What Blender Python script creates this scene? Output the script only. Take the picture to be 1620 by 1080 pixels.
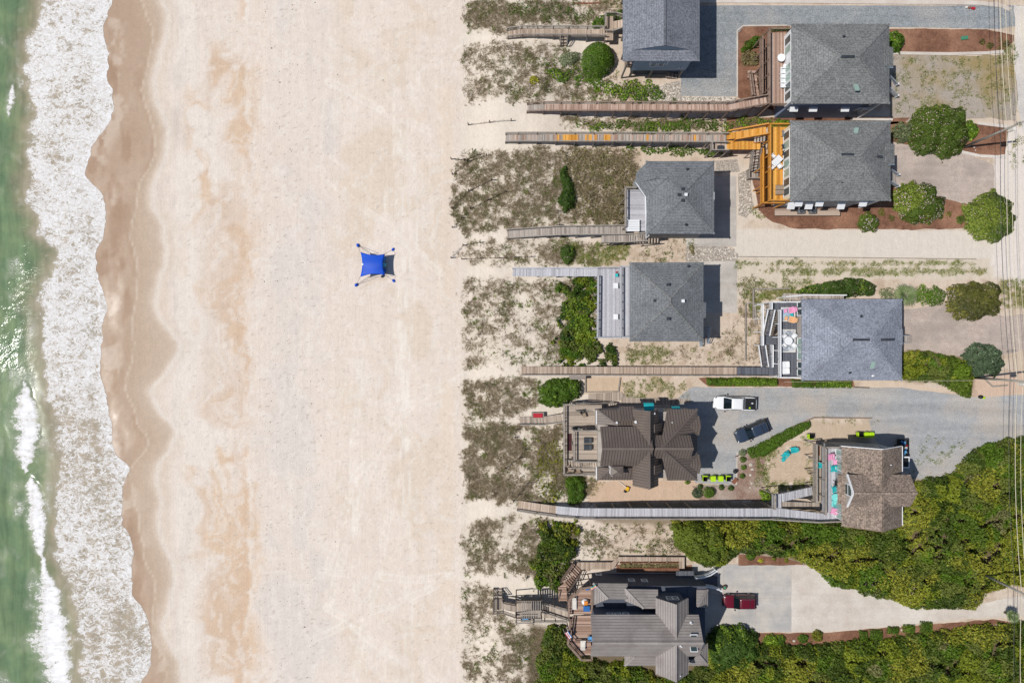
import bpy, bmesh, math, random
import numpy as np
from mathutils import Vector, Matrix

for o in list(bpy.data.objects):
    bpy.data.objects.remove(o)
scene = bpy.context.scene
COL = scene.collection
random.seed(7)
rng = np.random.default_rng(7)

# ------------------------------------------------------------------ camera, sky, sun
CAM_H = 95.0                  # drone height above the house lots (m)
S = 0.0885                    # metres per photo pixel at ground level
SUN_EL, SUN_AZ = 58.2, 6.5    # shadows fall to the right and slightly up

cam = bpy.data.cameras.new('camera')
cam.sensor_width = 36.0
cam.lens = 18.0 / (810 * S / CAM_H)
cam.clip_end = 3000
cam_o = bpy.data.objects.new('camera', cam)
cam_o.location = (0, 0, CAM_H)
COL.objects.link(cam_o)
scene.camera = cam_o

world = bpy.data.worlds.new('World')
scene.world = world
world.use_nodes = True
wn = world.node_tree.nodes
sky = wn.new('ShaderNodeTexSky')
sky.sky_type = 'NISHITA'
sky.sun_disc = False
sky.sun_elevation = math.radians(SUN_EL)
sky.sun_rotation = math.radians(263.5)
sky.air_density = 1.0
sky.dust_density = 0.6
wn['Background'].inputs['Strength'].default_value = 0.07
world.node_tree.links.new(sky.outputs[0], wn['Background'].inputs['Color'])

sun = bpy.data.lights.new('sun', 'SUN')
sun.energy = 3.9
sun.angle = math.radians(0.53)
sun.color = (1.0, 0.965, 0.91)
sun_o = bpy.data.objects.new('sun', sun)
e, a = math.radians(SUN_EL), math.radians(SUN_AZ)
sun_o.rotation_euler = Vector((math.cos(e)*math.cos(a), math.cos(e)*math.sin(a), -math.sin(e))).to_track_quat('-Z', 'Y').to_euler()
sun_o.location = (-60, 0, 120)
COL.objects.link(sun_o)

scene.view_settings.view_transform = 'Standard'
scene.view_settings.look = 'None'
scene.view_settings.exposure = 0.0
scene.view_settings.gamma = 1.0
scene.view_settings.use_curve_mapping = False

# ------------------------------------------------------------------ helpers
def W(px, py, z=0.0):
    """photo pixel seen at height z -> metres"""
    k = S * (1 - z / CAM_H)
    return Vector(((px - 810) * k, (540 - py) * k, z))

def L(h, a=None):
    h = h.lstrip('#')
    c = [int(h[i:i+2], 16) / 255 for i in (0, 2, 4)]
    c = [v / 12.92 if v <= .04045 else ((v + .055) / 1.055) ** 2.4 for v in c]
    return tuple(c)

def hash2(ix, iy, seed):
    h = (ix.astype(np.int64) * 374761393 + iy.astype(np.int64) * 668265263 + seed * 974634777) & 0xFFFFFFFF
    h = ((h ^ (h >> 13)) * 1274126177) & 0xFFFFFFFF
    h = (h ^ (h >> 16)) & 0xFFFFFFFF
    return h / 4294967295.0

def vnoise(x, y, seed=0):
    x = np.asarray(x, float); y = np.asarray(y, float)
    ix = np.floor(x); iy = np.floor(y)
    fx = x - ix; fy = y - iy
    fx = fx * fx * (3 - 2 * fx); fy = fy * fy * (3 - 2 * fy)
    a = hash2(ix, iy, seed); b = hash2(ix + 1, iy, seed)
    c = hash2(ix, iy + 1, seed); d = hash2(ix + 1, iy + 1, seed)
    return (a * (1 - fx) + b * fx) * (1 - fy) + (c * (1 - fx) + d * fx) * fy

def fbm(x, y, seed=0, o=4):
    t = 0; s = 0; w = 1.0
    for i in range(o):
        t = t + vnoise(np.asarray(x) * 2 ** i + 13.7 * i, np.asarray(y) * 2 ** i + 7.1 * i, seed + i) * w
        s += w; w *= .55
    return t / s

def smooth(a, b, x):
    t = np.clip((x - a) / (b - a), 0, 1)
    return t * t * (3 - 2 * t)

def sdist(poly, x, y):
    """signed distance to polygon, positive inside"""
    P = np.array(poly, float); Q = np.roll(P, -1, 0)
    d = np.full(x.shape, 1e18); ins = np.zeros(x.shape, bool)
    for (ax, ay), (bx, by) in zip(P, Q):
        ex, ey = bx - ax, by - ay
        t = np.clip(((x - ax) * ex + (y - ay) * ey) / (ex * ex + ey * ey + 1e-12), 0, 1)
        d = np.minimum(d, (x - ax - t * ex) ** 2 + (y - ay - t * ey) ** 2)
        c = ((ay > y) != (by > y))
        with np.errstate(divide='ignore', invalid='ignore'):
            xi = (bx - ax) * (y - ay) / (by - ay + 1e-30) + ax
        ins ^= c & (x < xi)
    d = np.sqrt(d)
    return np.where(ins, d, -d)

# ---- scene bookkeeping
ORIGIN = {}
def tag(o, label=None, cat=None, group=None, kind=None):
    if label: o['label'] = label
    if cat: o['category'] = cat
    if group: o['group'] = group
    if kind: o['kind'] = kind
    return o

def thing(name, label, cat, loc=(0, 0, 0), group=None, rz=0):
    o = bpy.data.objects.new(name, None)
    o.empty_display_size = .3
    o.location = loc
    o.rotation_euler = (0, 0, rz)
    COL.objects.link(o)
    ORIGIN[o.name] = Vector(loc)
    return tag(o, label, cat, group)

def mesh_obj(name, me, mat, parent=None, kind=None):
    o = bpy.data.objects.new(name, me)
    if mat: me.materials.append(mat)
    COL.objects.link(o)
    ORIGIN[o.name] = ORIGIN[parent.name] if parent else Vector((0, 0, 0))
    if parent: o.parent = parent
    if kind: o['kind'] = kind
    return o

class MB:
    """collects faces for ONE mesh object"""
    def __init__(s):
        s.v = []; s.f = []; s.c = []; s.k = None
    def add(s, vs, fs):
        n = len(s.v)
        s.v += [tuple(v) for v in vs]
        for f in fs:
            s.f.append(tuple(i + n for i in f)); s.c.append(s.k)
        return s
    def face(s, pts): return s.add(pts, [tuple(range(len(pts)))])
    def box(s, x0, x1, y0, y1, z0, z1):
        v = [(x, y, z) for z in (z0, z1) for y in (y0, y1) for x in (x0, x1)]
        return s.add(v, [(0, 2, 3, 1), (4, 5, 7, 6), (0, 1, 5, 4), (2, 6, 7, 3), (0, 4, 6, 2), (1, 3, 7, 5)])
    def rbox(s, c, sx, sy, sz, rz=0, rx=0, ry=0):
        m = Matrix.Translation(c) @ Matrix.Rotation(rz, 4, 'Z') @ Matrix.Rotation(ry, 4, 'Y') @ Matrix.Rotation(rx, 4, 'X')
        v = [m @ Vector((x * sx / 2, y * sy / 2, z * sz / 2)) for z in (-1, 1) for y in (-1, 1) for x in (-1, 1)]
        return s.add(v, [(0, 2, 3, 1), (4, 5, 7, 6), (0, 1, 5, 4), (2, 6, 7, 3), (0, 4, 6, 2), (1, 3, 7, 5)])
    def beam(s, p, q, w, h):
        p = Vector(p); q = Vector(q); d = (q - p).normalized()
        u = Vector((0, 0, 1)) if abs(d.z) < .98 else Vector((1, 0, 0))
        r = d.cross(u).normalized(); u = r.cross(d)
        r *= w / 2; u *= h / 2
        v = [p - r - u, p + r - u, p + r + u, p - r + u, q - r - u, q + r - u, q + r + u, q - r + u]
        return s.add(v, [(0, 1, 2, 3), (7, 6, 5, 4), (0, 4, 5, 1), (1, 5, 6, 2), (2, 6, 7, 3), (3, 7, 4, 0)])
    def prism(s, poly, z0, z1):
        n = len(poly)
        ar = sum(poly[i][0] * poly[(i+1) % n][1] - poly[(i+1) % n][0] * poly[i][1] for i in range(n))
        if ar < 0: poly = poly[::-1]
        v = [(p[0], p[1], z0) for p in poly] + [(p[0], p[1], z1) for p in poly]
        return s.add(v, [tuple(range(n - 1, -1, -1)), tuple(range(n, 2 * n))] + [(i, (i + 1) % n, (i + 1) % n + n, i + n) for i in range(n)])
    def slab(s, top, th):
        """polygon with own z per corner, given thickness downward"""
        n = len(top)
        top = [Vector(p) for p in top]
        ar = sum(top[i].x * top[(i+1) % n].y - top[(i+1) % n].x * top[i].y for i in range(n))
        if ar < 0: top = top[::-1]
        v = top + [p - Vector((0, 0, th)) for p in top]
        return s.add(v, [tuple(range(n)), tuple(range(2 * n - 1, n - 1, -1))] + [(i + n, (i + 1) % n + n, (i + 1) % n, i) for i in range(n)])
    def cyl(s, p, q, r0, r1=None, n=10, cap=True):
        if r1 is None: r1 = r0
        p = Vector(p); q = Vector(q); d = (q - p).normalized()
        u = Vector((0, 0, 1)) if abs(d.z) < .98 else Vector((1, 0, 0))
        a = d.cross(u).normalized(); b = d.cross(a)
        v = []
        for c, r in ((p, r0), (q, r1)):
            for i in range(n):
                t = 2 * math.pi * i / n
                v.append(c + (a * math.cos(t) + b * math.sin(t)) * r)
        f = [(i, i + n, (i + 1) % n + n, (i + 1) % n) for i in range(n)]
        if cap: f += [tuple(range(n)), tuple(range(2 * n - 1, n - 1, -1))]
        return s.add(v, f)
    def dome(s, c, rx, ry, rz, n=12, m=5, zmin=0.0):
        v = []; f = []
        for j in range(m + 1):
            t = zmin + (math.pi / 2 - zmin) * j / m
            for i in range(n):
                q = 2 * math.pi * i / n
                v.append((c[0] + rx * math.cos(t) * math.cos(q), c[1] + ry * math.cos(t) * math.sin(q), c[2] + rz * math.sin(t)))
        for j in range(m):
            for i in range(n):
                f.append((j * n + i, j * n + (i + 1) % n, (j + 1) * n + (i + 1) % n, (j + 1) * n + i))
        f.append(tuple(range(n - 1, -1, -1)))
        return s.add(v, f)
    def tube(s, pts, r, n=6):
        for p, q in zip(pts[:-1], pts[1:]): s.cyl(p, q, r, r, n)
        return s
    def build(s, name, mat, parent=None, kind=None, smooth=False, bevel=0, weld=False, solid=0):
        me = bpy.data.meshes.new(name)
        o = ORIGIN[parent.name] if parent else Vector((0, 0, 0))
        me.from_pydata([(v[0] - o.x, v[1] - o.y, v[2] - o.z) for v in s.v], [], s.f)
        if any(c is not None for c in s.c):
            at = me.color_attributes.new('Col', 'FLOAT_COLOR', 'CORNER')
            buf = np.ones((len(me.loops), 4), np.float32)
            i = 0
            for f, c in zip(s.f, s.c):
                if c is not None: buf[i:i + len(f), :3] = c
                i += len(f)
            at.data.foreach_set('color', buf.ravel())
        if weld:
            bm = bmesh.new(); bm.from_mesh(me)
            bmesh.ops.remove_doubles(bm, verts=bm.verts, dist=.02)
            bmesh.ops.recalc_face_normals(bm, faces=bm.faces)
            up = sum(f.normal.z * f.calc_area() for f in bm.faces)
            if up < 0: bmesh.ops.reverse_faces(bm, faces=bm.faces)
            bm.to_mesh(me); bm.free()
        if smooth:
            me.polygons.foreach_set('use_smooth', [True] * len(me.polygons))
        ob = mesh_obj(name, me, mat, parent, kind)
        if solid:
            m = ob.modifiers.new('solid', 'SOLIDIFY'); m.thickness = solid; m.offset = -1
        if bevel:
            m = ob.modifiers.new('bevel', 'BEVEL'); m.width = bevel; m.segments = 2; m.limit_method = 'ANGLE'
        return ob

def copy_tree(o, parent=None):
    c = o.copy(); COL.objects.link(c)
    if parent: c.parent = parent
    for ch in o.children: copy_tree(ch, c)
    return c

# ------------------------------------------------------------------ materials
M = {}
def nodes_of(name):
    m = bpy.data.materials.new(name); m.use_nodes = True
    nt = m.node_tree
    return m, nt, nt.nodes, nt.links, nt.nodes['Principled BSDF']

def mixrgb(nt, fac, a, b, mode='MIX'):
    n = nt.nodes.new('ShaderNodeMix'); n.data_type = 'RGBA'; n.blend_type = mode
    for sock, v in ((n.inputs[0], fac), (n.inputs[6], a), (n.inputs[7], b)):
        if isinstance(v, bpy.types.NodeSocket): nt.links.new(v, sock)
        elif isinstance(v, (int, float)): sock.default_value = v
        else: sock.default_value = (*v[:3], 1)
    return n.outputs[2]

def noise(nt, scale, detail=3, rough=.55, vec=None, dist=0):
    n = nt.nodes.new('ShaderNodeTexNoise')
    n.inputs['Scale'].default_value = scale; n.inputs['Detail'].default_value = detail
    n.inputs['Roughness'].default_value = rough; n.inputs['Distortion'].default_value = dist
    if vec is not None: nt.links.new(vec, n.inputs['Vector'])
    return n.outputs['Fac']

def ramp(nt, fac, stops):
    n = nt.nodes.new('ShaderNodeValToRGB')
    while len(n.color_ramp.elements) < len(stops): n.color_ramp.elements.new(.5)
    for el, (p, c) in zip(n.color_ramp.elements, stops):
        el.position = p
        el.color = (c, c, c, 1) if isinstance(c, (int, float)) else (*c[:3], 1)
    nt.links.new(fac, n.inputs[0])
    return n.outputs[0]

def math_n(nt, op, a, b=0.0, c=0.0):
    n = nt.nodes.new('ShaderNodeMath'); n.operation = op
    for sock, v in zip(n.inputs, (a, b, c)):
        if isinstance(v, bpy.types.NodeSocket): nt.links.new(v, sock)
        else: sock.default_value = v
    return n.outputs[0]

def attr(nt, name, out='Color'):
    n = nt.nodes.new('ShaderNodeAttribute'); n.attribute_name = name
    return n.outputs[out]

def bump(nt, bsdf, height, strength=.3, dist=.05):
    n = nt.nodes.new('ShaderNodeBump')
    n.inputs['Strength'].default_value = strength; n.inputs['Distance'].default_value = dist
    nt.links.new(height, n.inputs['Height']); nt.links.new(n.outputs[0], bsdf.inputs['Normal'])

def geo_pos(nt):
    return nt.nodes.new('ShaderNodeNewGeometry').outputs['Position']

def pm(name, c1, c2=None, scale=2.0, rough=.8, fine=None, fine_amt=.25, metal=0, use_col=False, bump_s=0, spec=.3, c3=None, scale3=.4, contrast=(.35, .65), streak=0):
    """plain procedural material: two tones by noise, a fine grain and an optional third patch tone"""
    m, nt, N, K, b = nodes_of(name)
    pos = geo_pos(nt)
    c2 = c2 or tuple(v * .8 for v in c1)
    f = ramp(nt, noise(nt, scale, 4, .6, pos), [(contrast[0], 0.0), (contrast[1], 1.0)])
    col = mixrgb(nt, f, c1, c2)
    if c3:
        f3 = ramp(nt, noise(nt, scale3, 3, .6, pos), [(.45, 0.0), (.65, 1.0)])
        col = mixrgb(nt, f3, col, c3)
    if streak:
        mp = N.new('ShaderNodeMapping'); mp.inputs['Scale'].default_value = (.05, .8, 1); K.new(pos, mp.inputs['Vector'])
        col = mixrgb(nt, 1.0, col, ramp(nt, noise(nt, 1.0, 4, .6, mp.outputs[0], .4), [(.3, 1 - streak), (.7, 1 + streak)]), 'MULTIPLY')
        st_ = ramp(nt, noise(nt, .9, 5, .7, pos), [(.60, 1.0), (.72, 1 - streak * 1.3)])
        col = mixrgb(nt, 1.0, col, st_, 'MULTIPLY')
    if fine:
        g = noise(nt, fine, 2, .7, pos)
        gm = ramp(nt, g, [(.3, 1 - fine_amt), (.7, 1 + fine_amt)])
        col = mixrgb(nt, 1.0, col, gm, 'MULTIPLY')
        if bump_s: bump(nt, b, g, bump_s, .04)
    if use_col: col = mixrgb(nt, 1.0, col, attr(nt, 'Col'), 'MULTIPLY')
    K.new(col, b.inputs['Base Color'])
    b.inputs['Roughness'].default_value = rough
    b.inputs['Metallic'].default_value = metal
    b.inputs['Specular IOR Level'].default_value = spec
    M[name] = m
    return m

def attr_mat(name, rough=.8, spec=.25, fine=6.0, amt=.15, transl=0.0):
    m, nt, N, K, b = nodes_of(name)
    col = attr(nt, 'Col')
    if fine:
        g = ramp(nt, noise(nt, fine, 2, .6, geo_pos(nt)), [(.3, 1 - amt), (.7, 1 + amt)])
        col = mixrgb(nt, 1.0, col, g, 'MULTIPLY')
    K.new(col, b.inputs['Base Color'])
    b.inputs['Roughness'].default_value = rough
    b.inputs['Specular IOR Level'].default_value = spec
    if transl:
        t = N.new('ShaderNodeBsdfTranslucent'); K.new(col, t.inputs['Color'])
        mx = N.new('ShaderNodeMixShader'); mx.inputs[0].default_value = transl
        K.new(b.outputs[0], mx.inputs[1]); K.new(t.outputs[0], mx.inputs[2])
        K.new(mx.outputs[0], N['Material Output'].inputs['Surface'])
    M[name] = m
    return m

attr_mat('leaf', .6, .25, None, 0, .22)
attr_mat('grass_blade', .8, .15, None, 0, .2)
attr_mat('board', .8, .2, 9.0, .16)

def shingle(name, c1, c2, amt=.38, course=1.0):
    m, nt, N, K, b = nodes_of(name)
    pos = geo_pos(nt)
    n1 = noise(nt, 6.5, 3, .75, pos)
    col = mixrgb(nt, ramp(nt, n1, [(.38, 0.0), (.62, 1.0)]), c1, c2)
    big = ramp(nt, noise(nt, .35, 5, .65, pos), [(.3, .82), (.7, 1.14)])
    col = mixrgb(nt, 1.0, col, big, 'MULTIPLY')
    v = N.new('ShaderNodeTexVoronoi'); v.inputs['Scale'].default_value = 6.0
    K.new(pos, v.inputs['Vector'])
    tab = N.new('ShaderNodeSeparateColor'); K.new(v.outputs['Color'], tab.inputs[0])
    col = mixrgb(nt, 1.0, col, ramp(nt, tab.outputs[0], [(0, 1 - amt), (1, 1 + amt)]), 'MULTIPLY')
    sep = N.new('ShaderNodeSeparateXYZ'); K.new(pos, sep.inputs[0])
    zz = math_n(nt, 'FRACT', math_n(nt, 'MULTIPLY', sep.outputs[2], 8.0 * course))
    crs = ramp(nt, zz, [(0, .70), (.3, 1.06), (1, 1.04)])
    col = mixrgb(nt, 1.0, col, crs, 'MULTIPLY')
    K.new(col, b.inputs['Base Color'])
    b.inputs['Roughness'].default_value = .9; b.inputs['Specular IOR Level'].default_value = .2
    bump(nt, b, n1, .5, .03)
    M[name] = m

shingle('shingle_slate', L('#6b6c6c'), L('#828382'), .26)
shingle('shingle_blue', L('#6b6e76'), L('#81848c'), .26)
shingle('shingle_lilac', L('#7c808c'), L('#9397a3'), .24)
shingle('shingle_green', L('#686b6e'), L('#7a7d80'), .22)
shingle('shingle_brown', L('#75675c'), L('#94857a'), .4)
pm('metal_brown', L('#655a54'), L('#70655e'), .5, .45, 3, .06, spec=.4)
pm('metal_taupe', L('#948d89'), L('#9c9591'), .4, .6, 3, .07, spec=.3, c3=L('#877f7c'), scale3=.35)
pm('seam_brown', L('#5c524c'), None, 1, .5)
pm('seam_taupe', L('#8c8581'), None, 1, .6)
pm('wall_blue', L('#93a5b7'), L('#9bacbd'), 1.2, .8)
pm('wall_navy', L('#77839e'), L('#7f8ba5'), 1.2, .8)
pm('wall_grey', L('#8d9093'), L('#97999b'), 1.2, .8)
pm('wall_taupe', L('#a39b93'), L('#aaa29a'), 1.2, .8)
pm('wall_slate', L('#4d525d'), L('#555a66'), 1.2, .8)
pm('wall_white', L('#d8d8d4'), L('#cfcfcc'), 1.2, .7)
pm('white', L('#e4e5e6'), L('#dcdde0'), 2, .55, 8, .04)
pm('offwhite', L('#dcd7cd'), L('#d0cbc2'), 2, .6, 8, .05)
pm('cream', L('#e2d6bd'), L('#d8cbb0'), 2, .6)
pm('wood_grey', L('#9c948b'), L('#857d75'), 2.5, .85, 9, .15)
pm('wood_brown', L('#8f7a6d'), L('#7b685c'), 2.5, .85, 9, .15)
pm('wood_dark', L('#6b6058'), L('#554b45'), 2.5, .85, 9, .15)
pm('wood_orange', L('#cf9240'), L('#bb8035'), 2.5, .6, 9, .12)
pm('comp_grey', L('#b3b3b7'), L('#a4a4a9'), 1.5, .6, 9, .06)
pm('comp_dark', L('#62646c'), L('#55575f'), 1.5, .6, 9, .06)
pm('black', L('#1c1d1f'), L('#242628'), 3, .5)
pm('rubber', L('#191919'), None, 3, .85)
pm('darkgrey', L('#3a3f46'), L('#2f343a'), 3, .55)
pm('midgrey', L('#7b7d80'), L('#6b6d70'), 3, .55)
pm('metal', L('#a3a6aa'), L('#8e9195'), 3, .35, metal=.8)
pm('teal', L('#2fb5b8'), L('#27a6ab'), 3, .5)
pm('aqua', L('#7fd6d2'), L('#72cac8'), 3, .5)
pm('pink', L('#e8a3c4'), L('#dd96b9'), 3, .5)
pm('peach', L('#e9b98d'), L('#deab7e'), 3, .5)
pm('lime', L('#b4dc1e'), L('#a8d01a'), 3, .5)
pm('yellow', L('#e5b521'), L('#d8a618'), 3, .5)
pm('red', L('#b32330'), L('#a01d2a'), 3, .6)
pm('maroon', L('#4c2b30'), L('#402429'), 3, .9)
pm('rust', L('#7a4a36'), L('#68402f'), 3, .9)
pm('blue', L('#2d6bad'), L('#265f9e'), 3, .6)
pm('sky_blue', L('#5d9ccb'), L('#5591c0'), 3, .6)
pm('orange', L('#dd8b3a'), L('#cf7e30'), 3, .6)
pm('tan', L('#9a8876'), L('#8d7b6a'), 3, .8)
pm('green_plastic', L('#4b8b6d'), L('#41795f'), 3, .6)
pm('tent_blue', L('#0d51c9'), L('#0a49ba'), .8, .55, 5, .04)
pm('rug_grey', L('#b9bcc0'), L('#8c939c'), 2.2, .95, contrast=(.47, .53))
pm('rug_blue', L('#8fa7b8'), L('#a5bac8'), 2.2, .95, contrast=(.45, .55))
pm('bark', L('#6d6255'), L('#574d42'), 3, .9)
pm('pole_wood', L('#a09c94'), L('#8a867e'), 2, .85)
pm('wire', L('#d6ccb4'), L('#c8beA6'), 2, .6)
pm('wire_dark', L('#5a5a58'), None, 2, .5)
pm('stone', L('#cfc8bc'), L('#a79f92'), 2.2, .9, 9, .2)
pm('brick_red', L('#93604a'), L('#7e503d'), 3, .9)

def glass(name, c):
    m, nt, N, K, b = nodes_of(name)
    b.inputs['Base Color'].default_value = (*c, 1); b.inputs['Roughness'].default_value = .06
    b.inputs['Specular IOR Level'].default_value = .7
    M[name] = m
glass('pane', L('#3a4a4c')); glass('pane_green', L('#93aaa0')); glass('car_glass', L('#0f1a1f'))
def paint(name, c, rough=.25):
    m, nt, N, K, b = nodes_of(name)
    b.inputs['Base Color'].default_value = (*c, 1); b.inputs['Roughness'].default_value = rough
    b.inputs['Coat Weight'].default_value = .5; b.inputs['Coat Roughness'].default_value = .08
    M[name] = m
paint('paint_white', L('#e6e7e8')); paint('paint_navy', L('#2f3a4c')); paint('paint_red', L('#620f20'))

# ground materials
pm('gravel_blue', L('#7f8486'), L('#92969a'), 1.6, .95, 6, .36, bump_s=.4, c3=L('#9a9997'), scale3=.16, streak=.12)
pm('gravel_grey', L('#97989a'), L('#a3a3a3'), 1.3, .95, 7, .22, bump_s=.4, c3=L('#aea69d'), scale3=.13, streak=.12)
pm('gravel_pink', L('#ab9c92'), L('#b8a99e'), 1.3, .95, 7, .2, bump_s=.4, c3=L('#a0948b'), scale3=.2, streak=.10)
pm('gravel_weedy', L('#a89c90'), L('#9b9186'), 1.1, .95, 7, .22, bump_s=.4, c3=L('#948259'), scale3=.14)
pm('gravel_pale', L('#c9c2bb'), L('#bab5b0'), 1.0, .95, 7, .18, bump_s=.4, c3=L('#d8cec2'), scale3=.1)
pm('mulch', L('#7e5a47'), L('#6b4a3a'), 1.5, .95, 8, .35, bump_s=.5, c3=L('#936d57'), scale3=.25)
pm('mulch_pale', L('#957f72'), L('#83695b'), 1.5, .95, 8, .3, bump_s=.5, c3=L('#a8988c'), scale3=.3)
pm('concrete', L('#c0b9b0'), L('#b4aea7'), .7, .85, 9, .08, c3=L('#a5a3a1'), scale3=.25, streak=.09)
pm('concrete_warm', L('#c9bfb4'), L('#bfb3a8'), .6, .9, 8, .13, c3=L('#d0c8be'), scale3=.2, streak=.06)
pm('concrete_pad', L('#b9b2aa'), L('#aaa49d'), .6, .9, 8, .1, c3=L('#c4bdb4'), scale3=.2, streak=.1)
pm('paver', L('#c2ad97'), L('#b5a08b'), .9, .9, 8, .12)
pm('rubble', L('#b9aea2'), L('#8d857c'), 4.5, .95, 9, .3, bump_s=.8, contrast=(.4, .6))

# ------------------------------------------------------------------ shoreline curves (photo px)
XB = [(179,0),(170,20),(163,46),(168,67),(174,104),(169,119),(177,141),(180,170),(175,195),(153,217),(143,231),(137,262),(133,280),(148,292),(163,309),(169,348),(163,378),(152,398),(153,428),(158,452),(169,487),(163,512),(160,531),(162,546),(158,578),(157,593),(163,606),(170,633),(177,672),(178,707),(189,725),(202,731),(205,744),(200,756),(194,765),(194,798),(193,834),(205,845),(212,870),(209,891),(209,945),(228,961),(236,981),(240,1020),(237,1057),(223,1080)]
XC = [(224,0),(232,27),(242,47),(243,67),(237,89),(231,119),(224,146),(231,170),(240,195),(247,220),(245,247),(236,267),(219,289),(215,336),(206,366),(208,386),(216,405),(218,440),(214,477),(209,509),(210,534),(209,573),(199,596),(200,620),(211,645),(217,676),(230,682),(236,694),(233,712),(217,726),(209,734),(207,761),(214,800),(222,815),(220,839),(228,862),(229,893),(244,914),(246,937),(241,976),(244,1015),(259,1038),(262,1080)]
XD = [(250,0),(260,27),(257,54),(245,91),(236,138),(245,170),(261,205),(257,235),(247,270),(232,304),(237,334),(252,351),(252,376),(258,405),(243,452),(239,485),(252,512),(269,531),(279,545),(276,559),(254,593),(230,615),(237,635),(252,660),(267,670),(273,687),(262,712),(242,736),(241,756),(248,798),(244,831),(251,862),(267,891),(271,914),(259,966),(249,992),(264,1023),(280,1044),(281,1080)]
XA = [(62,0),(50,30),(42,50),(34,100),(36,140),(45,175),(40,215),(38,262),(30,295),(48,330),(52,360),(78,395),(85,420),(58,450),(52,480),(58,510),(60,560),(64,590),(72,640),(80,680),(84,720),(84,770),(80,800),(78,860),(88,900),(104,940),(112,980),(118,1030),(118,1080)]
def curve(C):
    ys0 = np.array([c[1] for c in C], float); xs0 = np.array([c[0] for c in C], float)
    ys = np.arange(0, 1081, 2.0); xs = np.interp(ys, ys0, xs0)
    kr = np.exp(-(np.arange(-8, 9) / 3.4) ** 2); kr /= kr.sum()
    xs = np.convolve(np.pad(xs, 8, 'edge'), kr, 'valid') + (fbm(ys / 14, ys * 0 + C[0][0], 90, 3) - .5) * 5
    per = 1080.0
    def f(y):
        y = np.asarray(y, float)
        yy = np.abs(((y + per) % (2 * per)) - per)         # mirror beyond the frame
        return np.interp(yy, ys, xs)
    return f
fXA, fXB, fXC, fXD = curve(XA), curve(XB), curve(XC), curve(XD)

def gz(px, py):
    """ground height (m) at ground pixel"""
    px = np.asarray(px, float); py = np.asarray(py, float)
    xs_ = fXB(py)
    t = np.clip((735 - px) / (735 - xs_), 0, 1)
    z = -1.9 * t ** 1.2
    z = z - np.clip(xs_ - px, 0, 1500) * S * .05
    hump = smooth(735, 800, px) * (1 - smooth(850, 925, px))
    z = z + hump * (.35 + .75 * fbm(px / 70, py / 70, 5, 3))
    return z
def gzs(px, py): return float(gz(np.array([px]), np.array([py]))[0])
def gzw(x, y):
    px, py = 810 + x / S, 540 - y / S
    return gzs(px, py)

# grass-covered dune plots: polygon, density
DUNE = [
 ([(735,0),(985,0),(985,20),(950,36),(870,40),(830,42),(800,55),(738,52)], .80),
 ([(733,72),(800,64),(870,66),(930,100),(990,125),(1045,152),(1000,163),(850,160),(780,158),(738,166)], .62),
 ([(715,272),(745,238),(800,234),(1000,232),(1012,250),(1003,290),(988,355),(880,357),(800,365),(735,372),(712,340)], .80),
 ([(722,400),(745,378),(800,380),(890,377),(945,386),(943,420),(800,422),(745,414)], .55),
 ([(733,440),(943,440),(943,545),(900,577),(738,581),(731,520)], .60),
 ([(735,602),(820,597),(852,606),(850,640),(820,658),(738,658)], .85),
 ([(733,673),(885,672),(892,745),(940,756),(930,797),(830,798),(735,793)], 1.0),
 ([(732,835),(790,812),(850,820),(920,830),(905,880),(860,915),(810,908),(735,905)], .80),
 ([(734,928),(778,922),(800,985),(850,988),(885,1010),(890,1085),(736,1085)], .70),
 ([(918,826),(1085,830),(1085,884),(920,885)], .42),
 ([(880,184),(1240,190),(1240,210),(900,206)], .75),
 ([(1168,440),(1205,440),(1205,575),(1150,578),(1120,560),(1165,500)], .38),
 ([(985,545),(1110,545),(1110,576),(985,576)], .22),
 ([(1030,380),(1100,378),(1100,412),(1000,412)], .40),
]
# short green grass: polygon, density
LAWN = [
 ([(905,383),(1000,385),(990,412),(945,422),(900,420)], .9),
 ([(985,545),(1060,545),(1062,575),(995,577)], .6),
 ([(985,600),(1085,600),(1088,628),(990,632)], .55),
 ([(1187,462),(1262,448),(1262,476),(1208,478),(1204,500),(1187,500)], 1.0),
 ([(1580,440),(1625,440),(1625,485),(1580,485)], .8),
 ([(1165,412),(1500,412),(1540,414),(1540,420),(1165,421)], .85),
 ([(1200,424),(1560,424),(1565,434),(1200,436)], .85),
 ([(1170,438),(1290,440),(1290,452),(1170,470)], .6),
 ([(1412,90),(1600,92),(1610,190),(1560,180),(1500,175),(1412,180)], .42),
 ([(1580,60),(1612,70),(1612,100),(1575,105)], .7),
 ([(1595,240),(1615,190),(1622,260),(1600,270)], .5),
 ([(1195,705),(1225,690),(1235,700),(1215,770),(1195,770)], .75),
 ([(1218,758),(1290,752),(1290,775),(1215,780)], .7),
 ([(1268,690),(1290,700),(1290,760),(1276,756),(1276,720)], .5),
 ([(1455,690),(1500,690),(1530,700),(1470,750),(1440,755)], .34),
 ([(1290,660),(1380,662),(1380,668),(1290,668)], .3),
 ([(1375,655),(1400,660),(1385,670),(1360,668)], .2),
 ([(1185,320),(1205,330),(1205,345),(1185,345)], .5),
 ([(900,745),(950,760),(960,780),(920,790)], .3),
]
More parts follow.
